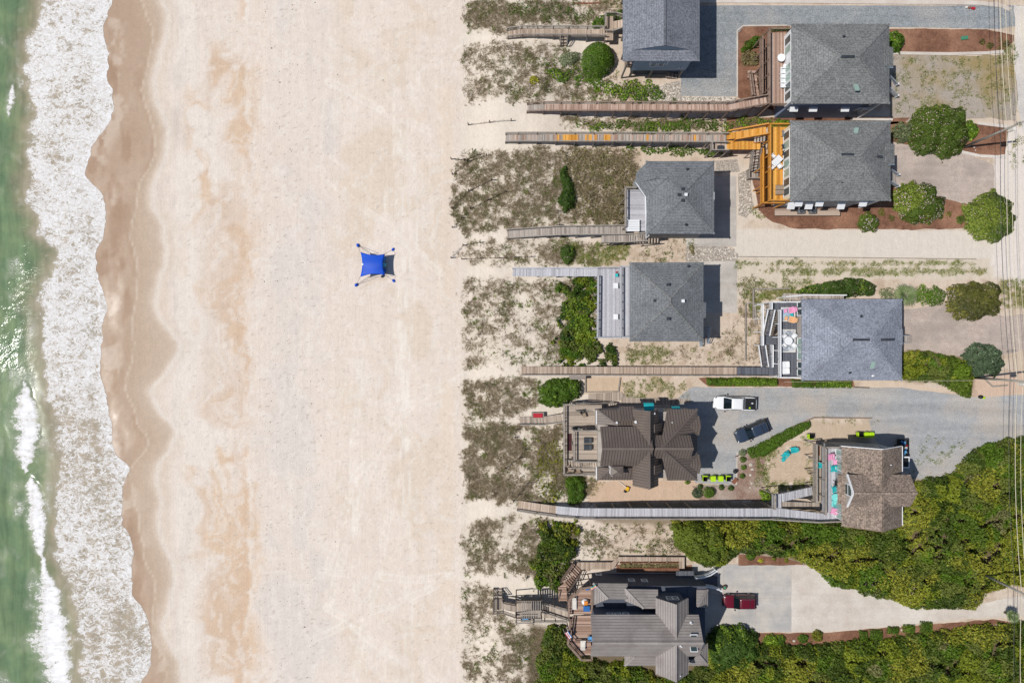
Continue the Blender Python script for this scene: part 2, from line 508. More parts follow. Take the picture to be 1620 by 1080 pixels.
def dens_of(regs, x, y, soft, seed, amp):
    d = np.zeros(x.shape)
    n = (fbm(x / 18, y / 18, seed, 4) - .5) * 2 * amp
    for poly, w in regs:
        P = np.array(poly)
        m = (x > P[:, 0].min() - 20) & (x < P[:, 0].max() + 20) & (y > P[:, 1].min() - 20) & (y < P[:, 1].max() + 20)
        if not m.any(): continue
        q = smooth(-soft, soft, sdist(poly, x[m], y[m]) + n[m]) * w
        d[m] = np.maximum(d[m], q)
    return d
def grass_density(x, y):
    d = dens_of(DUNE, x, y, 8, 31, 13)
    for bx, by, rx_, ry_ in ((828, 745, 22, 18), (835, 690, 14, 16), (860, 770, 10, 22), (775, 745, 12, 8), (800, 560, 26, 12), (830, 490, 16, 40), (770, 1020, 26, 30), (800, 845, 12, 30), (830, 620, 16, 12), (880, 785, 14, 12)):
        d = d * (1 - .85 * np.exp(-((x - bx) / rx_) ** 2 - ((y - by) / ry_) ** 2))
    cl = .72 * fbm(x / 13, y / 13, 44, 4) + .28 * fbm(x / 3.6, y / 3.6, 46, 2)
    big = fbm(x / 60, y / 60, 45, 2)
    return d * (.10 + .90 * smooth(.57 - .26 * d - .2 * (big - .5), .82 - .26 * d, cl + .05))
def lawn_density(x, y):
    d = dens_of(LAWN, x, y, 4, 51, 7)
    cl = fbm(x / 9, y / 9, 54, 4)
    return d * smooth(.60 - .36 * d, .72 - .36 * d, cl)

# ------------------------------------------------------------------ ground sheet
def axis(dense0, dense1, step, far0, far1, mids=()):
    a = list(np.arange(dense0, dense1 + .1, step))
    for (m0, m1, st) in mids: a += list(np.arange(m0, m1, st))
    g = step; x = dense1
    while x < far1: g *= 1.35; x += g; a.append(x)
    lo = min(a); g = step; x = lo
    while x > far0: g *= 1.35; x -= g; a.append(x)
    return np.array(sorted(set(np.round(a, 3))))

gx = axis(716, 1640, 2.2, -3600, 5200, [(130, 716, 3.6)])
gy = axis(-20, 1100, 2.2, -3600, 4700)
GX, GY = np.meshgrid(gx, gy)
X = GX.ravel(); Y = GY.ravel()
Z = gz(X, Y)

col = np.empty((X.size, 3))
dry = np.array(L('#dbcec2')); dry2 = np.array(L('#d6c6b8'))
n1 = fbm(X / 120, Y / 160, 3, 4)[:, None]
col[:] = dry * (1 - n1) + dry2 * n1
def mix(c, m, s=1.0):
    global col
    m = (np.clip(m, 0, 1) * s)[:, None]
    col = col * (1 - m) + np.array(c) * m
# grey shelly band, pale smooth berm and tan damp patches run along the shore
wx_ = X + (fbm(X / 60, Y / 60, 111, 3) - .5) * 70
wy_ = Y + (fbm(X / 60, Y / 60, 112, 3) - .5) * 110
wob = (fbm(X * 0 + 3.3, Y / 150, 11, 3) - .5) * 80
wob2 = (fbm(X / 40, Y / 60, 12, 4) - .5)
grey = smooth(395, 455, X + wob2 * 90 + wob * .3) * (1 - smooth(475, 545, X + wob2 * 110))
mix(L('#cdc6c0'), grey * (.25 + 1.1 * smooth(.3, .7, fbm(wx_ / 45, wy_ / 90, 113, 4))), .6)
mix(L('#dcd4cb'), smooth(255, 290, X) * (1 - smooth(330, 400, X + wob2 * 60)), .6)
berm = smooth(270, 320, X + wob * .3) * (1 - smooth(385, 420, X + wob * .25 + wob2 * 40))
tanm = berm * smooth(.47, .66, fbm(wx_ / 48, wy_ / 75, 14, 5))
mix(L('#ccb094'), tanm, .78)
mix(L('#c6a88c'), tanm * smooth(.55, .7, fbm(wx_ / 22, wy_ / 30, 114, 4)), .45)
mix(L('#cbb7a6'), smooth(300, 330, X) * (1 - smooth(372, 395, X + wob2 * 40)) * smooth(.45, .62, fbm(wx_ / 70, wy_ / 120, 115, 3)), .5)
ed = 393 + wob * .3 + (fbm(X * 0 + 1.7, Y / 26, 15, 4) - .5) * 22
edm = smooth(.38, .6, fbm(X * 0, Y / 60, 16, 3))
mix(L('#c9aa8e'), np.exp(-(np.clip(ed - X, 0, 99) / 9) ** 2) * (X < ed + 1) * edm, .6)
mix(L('#e2dad1'), np.exp(-((X - ed - 4) / 4) ** 2) * edm, .55)
for (bx, by, rx_, ry_, st_) in ((352, 118, 28, 46, .8), (365, 955, 36, 75, .75), (360, 640, 34, 22, .7), (372, 395, 22, 60, .55), (330, 300, 30, 22, .45), (300, 870, 22, 34, .35), (390, 560, 14, 60, .6)):
    mix(L('#c8ad93'), np.exp(-((wx_ - bx) / rx_) ** 2 - ((wy_ - by) / ry_) ** 2) * smooth(.30, .60, fbm(wx_ / 18, wy_ / 24, 17, 5)) * 1.3, st_)
mix(L('#c3b9b2'), np.exp(-((wx_ - 287) / 16) ** 2 - ((wy_ - 195) / 26) ** 2) * fbm(X / 10, Y / 10, 20, 3) * 1.6, .55)
mix(L('#c6bcb4'), np.exp(-((wx_ - 282) / 12) ** 2) * smooth(.5, .68, fbm(X / 12, Y / 40, 21, 3)), .4)
mix(L('#cfbfac'), smooth(.48, .64, fbm(wx_ / 50, wy_ / 90, 22, 5)) * smooth(510, 560, X + wob2 * 40) * (1 - smooth(690, 740, X)), .6)
mix(L('#d7c7b6'), smooth(685, 702, X) * (1 - smooth(712, 724, X)) * smooth(.42, .6, fbm(X * 0 + 5, Y / 90, 23, 2)), .8)
mix(L('#dfd7ce'), smooth(.55, .68, fbm(wx_ / 9, wy_ / 13, 116, 4)) * smooth(290, 330, X) * (1 - smooth(720, 740, X)), .4)
# flecks of shell and wrack
sp = fbm(X / 2.6, Y / 2.6, 24, 2)
mix(L('#a49a90'), smooth(.80, .86, sp) * smooth(395, 420, X) * (1 - smooth(480, 540, X)), .3)
mix(L('#b0a293'), smooth(.76, .82, sp) * smooth(270, 300, X), .4)
# vehicle and foot tracks, paler where the dry sand is turned up
TR = [[(625,110),(640,560),(650,1080)],[(612,300),(640,700),(560,1080)],[(650,250),(655,420),(640,640)],[(735,912),(640,915),(520,905)],[(735,905),(680,930),(560,980),(500,1010)],[(560,990),(620,1030),(690,1080)],[(520,960),(560,985),(630,1045)],[(520,130),(600,170),(680,210)],[(505,270),(560,320),(620,365),(700,430)],[(735,590),(650,640),(560,760),(520,900)],[(735,600),(680,610),(600,640)],[(640,380),(632,600),(520,960)],[(575,540),(560,700),(565,900)],[(735,60),(660,120),(640,250)]]
wxx = X + (fbm(X / 60, Y / 60, 26, 2) - .5) * 10
wyy = Y + (fbm(X / 60, Y / 60, 27, 2) - .5) * 10
for path in TR:
    for (ax, ay), (bx, by) in zip(path[:-1], path[1:]):
        ex, ey = bx - ax, by - ay
        t = np.clip(((wxx - ax) * ex + (wyy - ay) * ey) / (ex * ex + ey * ey), 0, 1)
        dd = np.hypot(wxx - ax - t * ex, wyy - ay - t * ey)
        tr = np.exp(-((dd - 4.5) / 1.7) ** 2) + .5 * np.exp(-(dd / 1.5) ** 2)
        mix(L('#e4dcd2'), tr * smooth(.3, .6, fbm(X / 20, Y / 20, 28, 3)), .62)
        Z = Z - .015 * np.clip(tr, 0, 1)
# dunes: pale loose sand and litter beneath the grass
mix(L('#d9cebf'), smooth(722, 742, X) * (1 - smooth(900, 960, X)), .8)
yard = smooth(930, 985, X + wob2 * 40)
mix(L('#bfac97'), yard * (.55 + .8 * (fbm(X / 26, Y / 26, 29, 4) - .3)), .9)
mix(L('#a8927c'), yard * smooth(.52, .7, fbm(X / 12, Y / 12, 30, 4)), .5)
gd = grass_density(X, Y); ld = lawn_density(X, Y)
mix(L('#a39180'), gd, .62)
mix(L('#bdb09c'), dens_of(DUNE, X, Y, 8, 31, 13) * smooth(.4, .6, fbm(X / 7, Y / 7, 118, 3)), .5)
mix(L('#7b7a45'), ld, .7)
# pale sandy lanes on the land side
PAINT = [
 ([(1160,362),(1582,364),(1600,412),(1160,409)], '#d2c8bc', 3, 3, .95),
 ([(1165,409),(1620,410),(1620,442),(1300,442),(1165,470)], '#ccc0af', 4, 6, .9),
 ([(1575,200),(1700,200),(1700,445),(1570,440)], '#d9cfc6', 5, 8, .95),
 ([(1170,262),(1190,262),(1200,345),(1160,365),(1130,320),(1150,260)], '#cfc2b3', 3, 6, .9),
 ([(1130,252),(1168,250),(1180,262),(1168,272),(1130,272)], '#c5b9ab', 3, 5, .9),
 ([(1030,140),(1160,150),(1150,163),(1020,163)], '#c4b8a9', 3, 6, .9),
 ([(925,595),(985,597),(985,622),(925,622)], '#c3ad95', 2, 2, .95),
 ([(930,760),(1110,760),(1160,790),(1150,800),(930,796)], '#c2a78f', 3, 6, .85),
 ([(1285,665),(1400,668),(1400,690),(1285,700)], '#bba893', 4, 8, .9),
 ([(1345,600),(1420,602),(1520,620),(1440,625),(1380,615)], '#cdb9a5', 3, 7, .9),
 ([(1530,590),(1625,590),(1625,640),(1530,630)], '#c7ad98', 4, 8, .9),
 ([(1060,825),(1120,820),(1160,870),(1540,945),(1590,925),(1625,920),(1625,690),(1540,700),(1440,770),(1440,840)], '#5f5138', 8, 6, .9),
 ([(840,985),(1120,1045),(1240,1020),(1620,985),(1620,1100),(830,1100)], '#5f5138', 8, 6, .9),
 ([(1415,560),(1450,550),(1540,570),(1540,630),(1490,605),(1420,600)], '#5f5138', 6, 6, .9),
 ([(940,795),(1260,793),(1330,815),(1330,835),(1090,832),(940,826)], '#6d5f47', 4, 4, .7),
]
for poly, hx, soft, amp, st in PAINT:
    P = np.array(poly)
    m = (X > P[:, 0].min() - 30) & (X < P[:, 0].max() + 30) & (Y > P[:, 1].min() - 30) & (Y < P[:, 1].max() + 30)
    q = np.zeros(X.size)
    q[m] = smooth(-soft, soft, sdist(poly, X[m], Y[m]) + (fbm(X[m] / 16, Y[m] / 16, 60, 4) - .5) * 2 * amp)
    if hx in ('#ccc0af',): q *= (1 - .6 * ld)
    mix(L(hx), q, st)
# wet sand
xb, xc, xd = fXB(Y), fXC(Y), fXD(Y)
jit = (fbm(X / 5, Y / 5, 70, 2) - .5) * 3
damp = 1 - smooth(xd - 9, xd + 8, X + jit)
wid = np.clip((X - xc) / np.maximum(xd - xc, 4), 0, 1)
mix(L('#c4b29f'), 1 - smooth(xd - 4, xd + 34, X + jit * 3 + wob2 * 26), .6)
mix(L('#b29c87'), damp * (1 - .45 * wid), .9)
wetm = (1 - smooth(xc - 1.5, xc + 1.5, X)) * (.55 + .45 * (1 - smooth(-30, 0, X - xc)))
mix(L('#a58b75'), wetm * (.75 + .5 * (fbm(X / 18, Y / 50, 71, 4) - .5)), .9)
mix(L('#987a62'), wetm * smooth(.52, .66, fbm(X / 20, Y / 60, 72, 4)), .6)
mix(L('#c9b8a6'), np.exp(-((X - xc) / 1.5) ** 2), .75)  # thin highlight painted along the swash line
mix(L('#c8b6a5'), smooth(.55, .65, fbm(X / 26, Y / 40, 73, 4)) * (1 - smooth(xb + 18, xb + 42, X)), .55)  # light tan sky sheen of the wet film, painted into the sand colour
mix(L('#ddd5cc'), np.exp(-((X - xd - 7) / 5) ** 2), .5)
wet = np.clip((wetm * .5 + damp * .15) * (.5 + fbm(X / 12, Y / 30, 75, 4)), 0, 1)
inl = smooth(725, 740, X)

def grid_faces(nx, ny):
    i = np.arange(nx - 1)[None, :] + (np.arange(ny - 1) * nx)[:, None]
    i = i.ravel()
    return np.stack([i, i + 1, i + nx + 1, i + nx], 1)[:, ::-1]

def np_mesh(name, verts, faces, attrs_v=(), colv=None, corner_col=None, smooth_=True):
    me = bpy.data.meshes.new(name)
    k = faces.shape[1]
    me.vertices.add(len(verts)); me.vertices.foreach_set('co', np.ascontiguousarray(verts, np.float32).ravel())
    me.loops.add(faces.size); me.loops.foreach_set('vertex_index', np.ascontiguousarray(faces, np.int32).ravel())
    me.polygons.add(len(faces))
    me.polygons.foreach_set('loop_start', np.arange(0, faces.size, k, dtype=np.int32))
    me.polygons.foreach_set('loop_total', np.full(len(faces), k, np.int32))
    me.update(calc_edges=True)
    if smooth_: me.polygons.foreach_set('use_smooth', np.ones(len(faces), bool))
    for nm, arr in attrs_v:
        a_ = me.attributes.new(nm, 'FLOAT', 'POINT'); a_.data.foreach_set('value', np.ascontiguousarray(arr, np.float32))
    if colv is not None:
        c4 = np.ones((len(verts), 4), np.float32); c4[:, :3] = colv
        me.color_attributes.new('Col', 'FLOAT_COLOR', 'POINT').data.foreach_set('color', c4.ravel())
    me.validate()
    return me

k = S * (1 - Z / CAM_H)
gv = np.stack([(X - 810) * k, (540 - Y) * k, Z], 1)

def ground_mat():
    m, nt, N, K, b = nodes_of('sand_ground')
    pos = geo_pos(nt)
    c = attr(nt, 'Col')
    g1 = noise(nt, 4.5, 3, .7, pos); g2 = noise(nt, 1.1, 4, .65, pos)
    c = mixrgb(nt, 1.0, c, ramp(nt, g1, [(.25, .92), (.75, 1.07)]), 'MULTIPLY')
    c = mixrgb(nt, 1.0, c, ramp(nt, g2, [(.3, .95), (.7, 1.05)]), 'MULTIPLY')
    ms = N.new('ShaderNodeMapping'); ms.inputs['Scale'].default_value = (1.3, .07, 1); K.new(pos, ms.inputs['Vector'])
    sk_ = noise(nt, 1.0, 5, .65, ms.outputs[0], .15)
    c = mixrgb(nt, 1.0, c, ramp(nt, sk_, [(.3, .97), (.7, 1.03)]), 'MULTIPLY')
    K.new(c, b.inputs['Base Color'])
    w = attr(nt, 'wet', 'Fac')
    rip = noise(nt, 3.0, 4, .6, pos)
    rr = math_n(nt, 'MULTIPLY_ADD', w, -.7, .92)
    K.new(rr, b.inputs['Roughness'])
    K.new(math_n(nt, 'MULTIPLY_ADD', w, .14, .10), b.inputs['Specular IOR Level'])
    hsum = math_n(nt, 'ADD', math_n(nt, 'MULTIPLY', noise(nt, 2.2, 4, .65, pos), 1.6), math_n(nt, 'ADD', g1, math_n(nt, 'MULTIPLY', sk_, 1.2)))
    bn = N.new('ShaderNodeBump'); bn.inputs['Distance'].default_value = .05
    K.new(math_n(nt, 'MULTIPLY_ADD', w, -.9, .8), bn.inputs['Strength'])
    K.new(hsum, bn.inputs['Height']); K.new(bn.outputs[0], b.inputs['Normal'])
    return m
me = np_mesh('ground', gv, grid_faces(len(gx), len(gy)), [('wet', wet)], col)
tag(mesh_obj('ground', me, ground_mat()), kind='structure')

# ------------------------------------------------------------------ sea
sy = axis(-30, 1110, 2.6, -3600, 4700)
u = [0, .8, 1.8]
while u[-1] < 260: u.append(u[-1] + 2.4)
st = 2.4
while u[-1] < 4000: st *= 1.3; u.append(u[-1] + st)
u = np.array(u[::-1])
U, SY = np.meshgrid(u, sy)
U = U.ravel(); SYr = SY.ravel()
xb = fXB(SYr); xa = fXA(SYr)
jj = (fbm(SYr / 7, SYr * 0 + 2, 80, 3) - .5) * 5
SXr = xb + jj * np.exp(-U / 12) - U
n_a = (fbm(SXr / 22, SYr / 22, 81, 4) - .5) * 34
fo = smooth(-8, 14, SXr - xa + n_a)
dens = fo * (.67 + .09 * smooth(30, 0, U) + .25 * (fbm(SXr / 40, SYr / 55, 82, 3) - .5))
dens = np.maximum(dens, .92 * np.exp(-(U / 1.4) ** 2))
lowz = smooth(560, 700, SYr)
dens = np.where(SYr > 560, dens * (1 - .10 * lowz * fo), dens)
dens += .07 * smooth(.5, .7, fbm(SXr / 60, SYr / 90, 83, 3)) * (SYr < 560) * fo
# breaking crests
def crest(cpts, w):
    ys = [p[1] for p in cpts]; xs = [p[0] for p in cpts]; ws = [p[2] for p in cpts]
    cx = np.interp(SYr, ys, xs); cw = np.interp(SYr, ys, ws)
    cx = cx + (fbm(SYr / 9, SYr * 0, 84, 4) - .5) * 9; cw = cw * (.7 + .6 * fbm(SYr / 11, SYr * 0 + 4, 92, 3))
    return np.where((SYr > ys[0]) & (SYr < ys[-1]), np.clip(1.7 - np.where(SXr < cx, .75, 1.25) * np.abs(SXr - cx) / np.maximum(cw, .1), 0, 1.25), 0), cx, cw
c1, cx1, cw1 = crest([(38,603,0),(42,618,7),(46,640,14),(48,670,17),(47,700,15),(43,730,8),(40,752,0)], 1)
c2, cx2, cw2 = crest([(46,752,0),(52,768,8),(60,795,10),(63,830,11),(64,860,8),(66,880,2.5),(69,895,3),(76,915,8),(84,940,13),(86,970,19),(89,1010,22),(96,1050,20),(102,1110,20)], 1)
c3, cx3, cw3 = crest([(18,130,0),(20,150,5),(15,172,4),(12,190,0)], 1)
cr = np.maximum(np.maximum(c1, c2), c3 * .8)
feather = .75 * (fbm(SXr / 9, SYr / 3.5, 85, 4) - .5)
dens = np.maximum(dens, np.clip(cr * .62 + .18 * (cr > 0) + feather * .8 * (cr > 0) * smooth(0, .35, cr), 0, 1.1))
# trough just inside the crest is bare brown water
tr = np.exp(-((SXr - (np.maximum(cx1 + cw1 + 9, 0))) / 7) ** 2) * ((SYr > 600) & (SYr < 760)) + np.exp(-((SXr - (cx2 + cw2 + 6)) / 5) ** 2) * ((SYr > 760) & (SYr < 905))
dens = dens * (1 - .75 * np.clip(tr, 0, 1) * (cr < .1))
spk = smooth(.60, .72, fbm(SXr / 16, SYr / 16, 86, 4)) * .52
dens = np.maximum(dens, spk * smooth(-60, 5, SXr - xa) * .9)
dens = np.maximum(dens, .46 * smooth(.55, .72, fbm(SXr / 25, SYr / 35, 87, 4)) * (SXr > -40))
shal = smooth(-38, 22, SXr - xa + n_a * .8)
sz = -1.9 + .02 + .1 * smooth(0, 60, U)
sz = sz + .07 * smooth(0, 1.2, cr) + .10 * (fbm(SXr / 40, SYr / 70, 88, 3) - .5) * smooth(20, 90, U)
sz = np.maximum(sz, gz(SXr, SYr) + .015)
sk = S * (1 - sz / CAM_H)
sv = np.stack([(SXr - 810) * sk, (540 - SYr) * sk, sz], 1)
me = np_mesh('sea', sv, grid_faces(len(u), len(sy)), [('foam', np.clip(dens, 0, 1.12)), ('shal', shal), ('rip', smooth(215, 300, SYr) * (1 - smooth(540, 620, SYr)) * (.25 + 1.1 * smooth(.35, .6, fbm(SXr / 20, SYr / 30, 91, 3))))])

def sea_mat():
    m, nt, N, K, b = nodes_of('sea_water')
    pos = geo_pos(nt)
    d = attr(nt, 'foam', 'Fac'); sh = attr(nt, 'shal', 'Fac')
    # warp
    w1 = N.new('ShaderNodeTexNoise'); w1.inputs['Scale'].default_value = 1.1; w1.inputs['Detail'].default_value = 3
    K.new(pos, w1.inputs['Vector'])
    wv = N.new('ShaderNodeVectorMath'); wv.operation = 'MULTIPLY_ADD'
    K.new(w1.outputs['Color'], wv.inputs[0]); wv.inputs[1].default_value = (1.3, 1.3, 0); K.new(pos, wv.inputs[2])
    mp = N.new('ShaderNodeMapping'); mp.inputs['Scale'].default_value = (.75, 1.15, 1)
    K.new(wv.outputs[0], mp.inputs['Vector'])
    def ridged(scale, det, dist):
        n_ = noise(nt, scale, det, .6, mp.outputs[0], dist)
        return math_n(nt, 'POWER', math_n(nt, 'SUBTRACT', 1.0, math_n(nt, 'ABSOLUTE', math_n(nt, 'MULTIPLY_ADD', n_, 3.2, -1.6))), 2.0)
    r1, r2, r3 = ridged(.9, 3, .6), ridged(2.2, 3, .9), ridged(.4, 2, .4)
    nz = noise(nt, 5.0, 4, .7, wv.outputs[0]); big = noise(nt, .28, 4, .65, pos)
    v = math_n(nt, 'MULTIPLY_ADD', r1, .28, math_n(nt, 'MULTIPLY', r2, .34))
    v = math_n(nt, 'ADD', v, math_n(nt, 'MULTIPLY', r3, .10))
    v = math_n(nt, 'ADD', v, math_n(nt, 'MULTIPLY', nz, .30))
    v = math_n(nt, 'ADD', v, math_n(nt, 'MULTIPLY_ADD', big, .42, -.21))
    t = math_n(nt, 'SUBTRACT', 1.16, d)
    f = N.new('ShaderNodeMapRange'); f.interpolation_type = 'SMOOTHSTEP'
    K.new(v, f.inputs['Value'])
    K.new(math_n(nt, 'SUBTRACT', t, .05), f.inputs['From Min']); K.new(math_n(nt, 'ADD', t, .22), f.inputs['From Max'])
    foam = f.outputs['Result']
    deep = mixrgb(nt, ramp(nt, noise(nt, .22, 4, .6, pos), [(.35, 0.0), (.65, 1.0)]), L('#5f765b'), L('#7b8d69'))
    shallow = mixrgb(nt, ramp(nt, noise(nt, .5, 3, .6, pos), [(.35, 0.0), (.65, 1.0)]), L('#8e826d'), L('#a3927c'))
    mw = N.new('ShaderNodeMapping'); mw.inputs['Scale'].default_value = (1.6, .22, 1); K.new(pos, mw.inputs['Vector'])
    swl = ramp(nt, noise(nt, .55, 5, .65, mw.outputs[0], .5), [(.3, .8), (.7, 1.2)])
    wcol = mixrgb(nt, 1.0, mixrgb(nt, sh, deep, shallow), swl, 'MULTIPLY')
    milk = math_n(nt, 'MULTIPLY', d, .42)
    wcol = mixrgb(nt, milk, wcol, L('#c9c3b8'))
    fc_ = mixrgb(nt, ramp(nt, noise(nt, 3.4, 5, .75, mp.outputs[0], .6), [(.38, 0.0), (.6, 1.0)]), L('#cbc6c0'), L('#e9e8e8'))
    fc_ = mixrgb(nt, ramp(nt, d, [(.85, 0.0), (1.0, 1.0)]), fc_, L('#ececee'))
    c = mixrgb(nt, foam, wcol, fc_)
    K.new(c, b.inputs['Base Color'])
    K.new(math_n(nt, 'MAXIMUM', math_n(nt, 'MULTIPLY_ADD', foam, .6, .11), math_n(nt, 'MULTIPLY', sh, .5)), b.inputs['Roughness'])
    K.new(math_n(nt, 'MULTIPLY', math_n(nt, 'MULTIPLY_ADD', foam, -.065, .07), math_n(nt, 'MULTIPLY_ADD', sh, -.85, 1.0)), b.inputs['Specular IOR Level'])
    h = math_n(nt, 'ADD', math_n(nt, 'MULTIPLY', noise(nt, 1.0, 4, .55, pos), 1.0), math_n(nt, 'MULTIPLY', foam, .15))
    bn = N.new('ShaderNodeBump'); bn.inputs['Distance'].default_value = .16
    K.new(math_n(nt, 'MULTIPLY_ADD', attr(nt, 'rip', 'Fac'), .34, .07), bn.inputs['Strength'])
    K.new(h, bn.inputs['Height']); K.new(bn.outputs[0], b.inputs['Normal'])
    return m
tag(mesh_obj('sea', me, sea_mat()), kind='structure')

# ------------------------------------------------------------------ flat sheets on the ground: drives, beds, pads
SHEET_N = [0]
def sheet(name, poly, z, mat, jit=.0, step=.6, kind='structure', th=None):
    SHEET_N[0] += 1
    pts = []
    P = [W(x, y) for x, y in poly]
    sd = SHEET_N[0] * 17
    for i in range(len(P)):
        p, q = P[i], P[(i + 1) % len(P)]
        n = max(1, int((q - p).length / step)) if jit else 1
        d = (q - p).normalized(); nr = Vector((-d.y, d.x, 0))
        for j in range(n):
            t = p.lerp(q, j / n)
            if jit: t = t + nr * (float(fbm(np.array([t.x * .8]), np.array([t.y * .8]), sd, 3)[0]) - .5) * 2 * jit
            pts.append((t.x, t.y))
    mb = MB()
    mb.prism(pts, -.12, z)
    o = mb.build(name, M[mat])
    tag(o, kind=kind)
    return o

sheet('gravel_driveway', [(1068,0),(1112,9),(1640,9),(1640,36),(1580,46),(1412,43),(1240,41),(1176,43),(1168,54),(1168,153),(1077,152),(1077,60)], .020, 'gravel_blue', .05)
sheet('road', [(1604,9),(1760,9),(1760,235),(1622,232),(1606,150)], .024, 'gravel_pale', .35)
sheet('road_verge', [(1625,-700),(2000,-700),(2000,1800),(1640,1800),(1655,440)], .012, 'gravel_pale', .5, 3)
sheet('parking_bay', [(1408,86),(1600,88),(1612,150),(1606,192),(1560,186),(1500,192),(1408,192)], .028, 'gravel_weedy', .25)
sheet('gravel_driveway', [(1410,226),(1440,222),(1530,240),(1572,262),(1572,312),(1540,330),(1500,332),(1440,300),(1412,292)], .020, 'gravel_pink', .25)
sheet('mulch_bed', [(1168,52),(1176,43),(1250,42),(1250,185),(1168,155)], .044, 'mulch', .06)
sheet('mulch_bed', [(1407,46),(1560,47),(1604,56),(1604,66),(1586,82),(1500,85),(1407,84)], .044, 'mulch', .12)
sheet('mulch_bed', [(1150,186),(1440,186),(1430,196),(1150,204)], .040, 'mulch', .2)
sheet('mulch_bed', [(1406,194),(1440,194),(1560,196),(1596,205),(1590,245),(1550,250),(1520,238),(1406,225)], .040, 'mulch', .2)
sheet('mulch_bed', [(1186,262),(1200,250),(1240,240),(1400,240),(1420,295),(1560,330),(1562,362),(1400,363),(1255,362),(1222,352),(1200,332)], .044, 'mulch', .25)
sheet('gravel_driveway', [(1428,490),(1500,478),(1590,500),(1640,492),(1640,548),(1590,560),(1540,565),(1470,556),(1428,552)], .020, 'gravel_pink', .3)
sheet('gravel_driveway', [(1093,612),(1180,613),(1427,613),(1540,628),(1660,622),(1660,690),(1600,694),(1550,706),(1510,745),(1478,760),(1440,756),(1380,690),(1375,662),(1290,661),(1262,672),(1186,714),(1166,722),(1164,766),(1100,764),(1060,700),(1060,640)], .020, 'gravel_grey', .12)
sheet('mulch_bed', [(1166,724),(1188,712),(1200,716),(1195,790),(1150,792),(1108,790),(1095,768),(1166,767)], .036, 'mulch_pale', .25)
sheet('mulch_bed', [(1195,715),(1212,712),(1205,793),(1190,793)], .030, 'mulch_pale', .3)
sheet('mulch_bed', [(1105,598),(1118,597),(1350,601),(1352,611),(1120,611)], .036, 'mulch', .15)
sheet('concrete_driveway', [(1252,890),(1262,891),(1290,896),(1315,912),(1365,932),(1430,950),(1500,962),(1540,958),(1590,945),(1610,942),(1760,940),(1760,965),(1620,975),(1570,976),(1500,981),(1430,988),(1360,995),(1310,998),(1252,999)], .030, 'concrete_warm', .10)
sheet('mulch_bed', [(1168,876),(1240,882),(1285,895),(1262,893),(1168,894)], .040, 'mulch', .1)
sheet('mulch_bed', [(1150,1001),(1310,1000),(1430,990),(1570,979),(1600,984),(1470,1000),(1360,1018),(1240,1026),(1150,1020)], .040, 'mulch', .2)
sheet('mulch_bed', [(975,893),(1095,893),(1095,905),(975,905)], .030, 'mulch', .1)
sheet('stone_bed', [(1020,142),(1075,128),(1080,154),(1165,155),(1160,166),(1060,166)], .016, 'rubble', .2)
sheet('stone_bed', [(1130,378),(1168,402),(1166,414),(1085,414),(1085,380)], .014, 'rubble', .2)
sheet('stone_bed', [(1132,254),(1165,252),(1170,272),(1132,275)], .014, 'rubble', .2)
sheet('stone_bed', [(1168,275),(1186,268),(1192,330),(1180,345),(1168,340)], .014, 'rubble', .2)

def slabs(name, rects, z, mat):
    """pad of separately cast slabs: a pad (structure) with slab children"""
    root = None
    for i, (x0, y0, x1, y1) in enumerate(rects):
        a_, b_ = W(x0, y1), W(x1, y0); g = .02
        mb = MB().box(a_.x + g, b_.x - g, a_.y + g, b_.y - g, -.1, z)
        if root is None:
            root = thing(name, None, None, ((a_.x + b_.x) / 2, (a_.y + b_.y) / 2, 0)); tag(root, kind='structure')
        mb.build('slab', M[mat], root)
    return root
slabs('concrete_pad', [(1085,278,1128,330),(1128,278,1165,330),(1085,330,1128,390),(1128,330,1165,390)], .026, 'concrete_pad')
slabs('concrete_pad', [(1088,413,1166,452),(1088,452,1136,495),(1136,452,1166,495)], .026, 'concrete_pad')
slabs('concrete_driveway', [(1095,892,1145,940),(1095,940,1145,1001),(1145,892,1195,946),(1145,946,1195,1001),(1195,892,1252,946),(1195,946,1252,999)], .034, 'concrete')
pt = thing('paver_patio', 'square tan paver patio with weedy joints beside the brown-shingled house', 'patio', W(1248, 730))
for i in range(9):
    for j in range(8):
        x0 = 1218 + i * 8.2; y0 = 697 + j * 8.2
        if (i < 1 and j < 2) or (i > 6 and j > 6) or (i == 0 and j == 2): continue
        if (i, j) in ((3, 1), (7, 0), (7, 3)) : continue
        a_, b_ = W(x0, y0 + 8.2), W(x0 + 8.2, y0); g = .025
        mb = MB(); dz = random.uniform(-.008, .008)
        mb.box(a_.x + g, b_.x - g, a_.y + g, b_.y - g, -.05, .045 + dz)
        mb.build('paver', M['paver'], pt)

# kerbs and timber edging
def kerb(name, pts, w, z, mat, label=None, cat=None, kind='structure'):
    mb = MB()
    P = [W(x, y) for x, y in pts]
    for p, q in zip(P[:-1], P[1:]):
        d = (q - p).normalized() * .0
        mb.beam(Vector((p.x, p.y, z / 2 - .05)), Vector((q.x, q.y, z / 2 - .05)), w, z + .1)
    o = mb.build(name, M[mat])
    tag(o, label, cat, kind=None if label else kind)
    return o
kerb('kerb', [(1105,2),(1250,2.5),(1400,4),(1480,4.5),(1550,5.5),(1585,10),(1598,16)], .55, .12, 'concrete_warm')
kerb('kerb', [(1412,84.5),(1500,86),(1560,84.5),(1587,82)], .42, .14, 'concrete_warm')
kerb('kerb', [(1345,189),(1412,189.5)], .3, .12, 'concrete_warm')
kerb('kerb', [(1546,195),(1594,201)], .42, .13, 'concrete_warm')
kerb('kerb', [(1518,240),(1550,247),(1592,249)], .4, .1, 'gravel_pale')
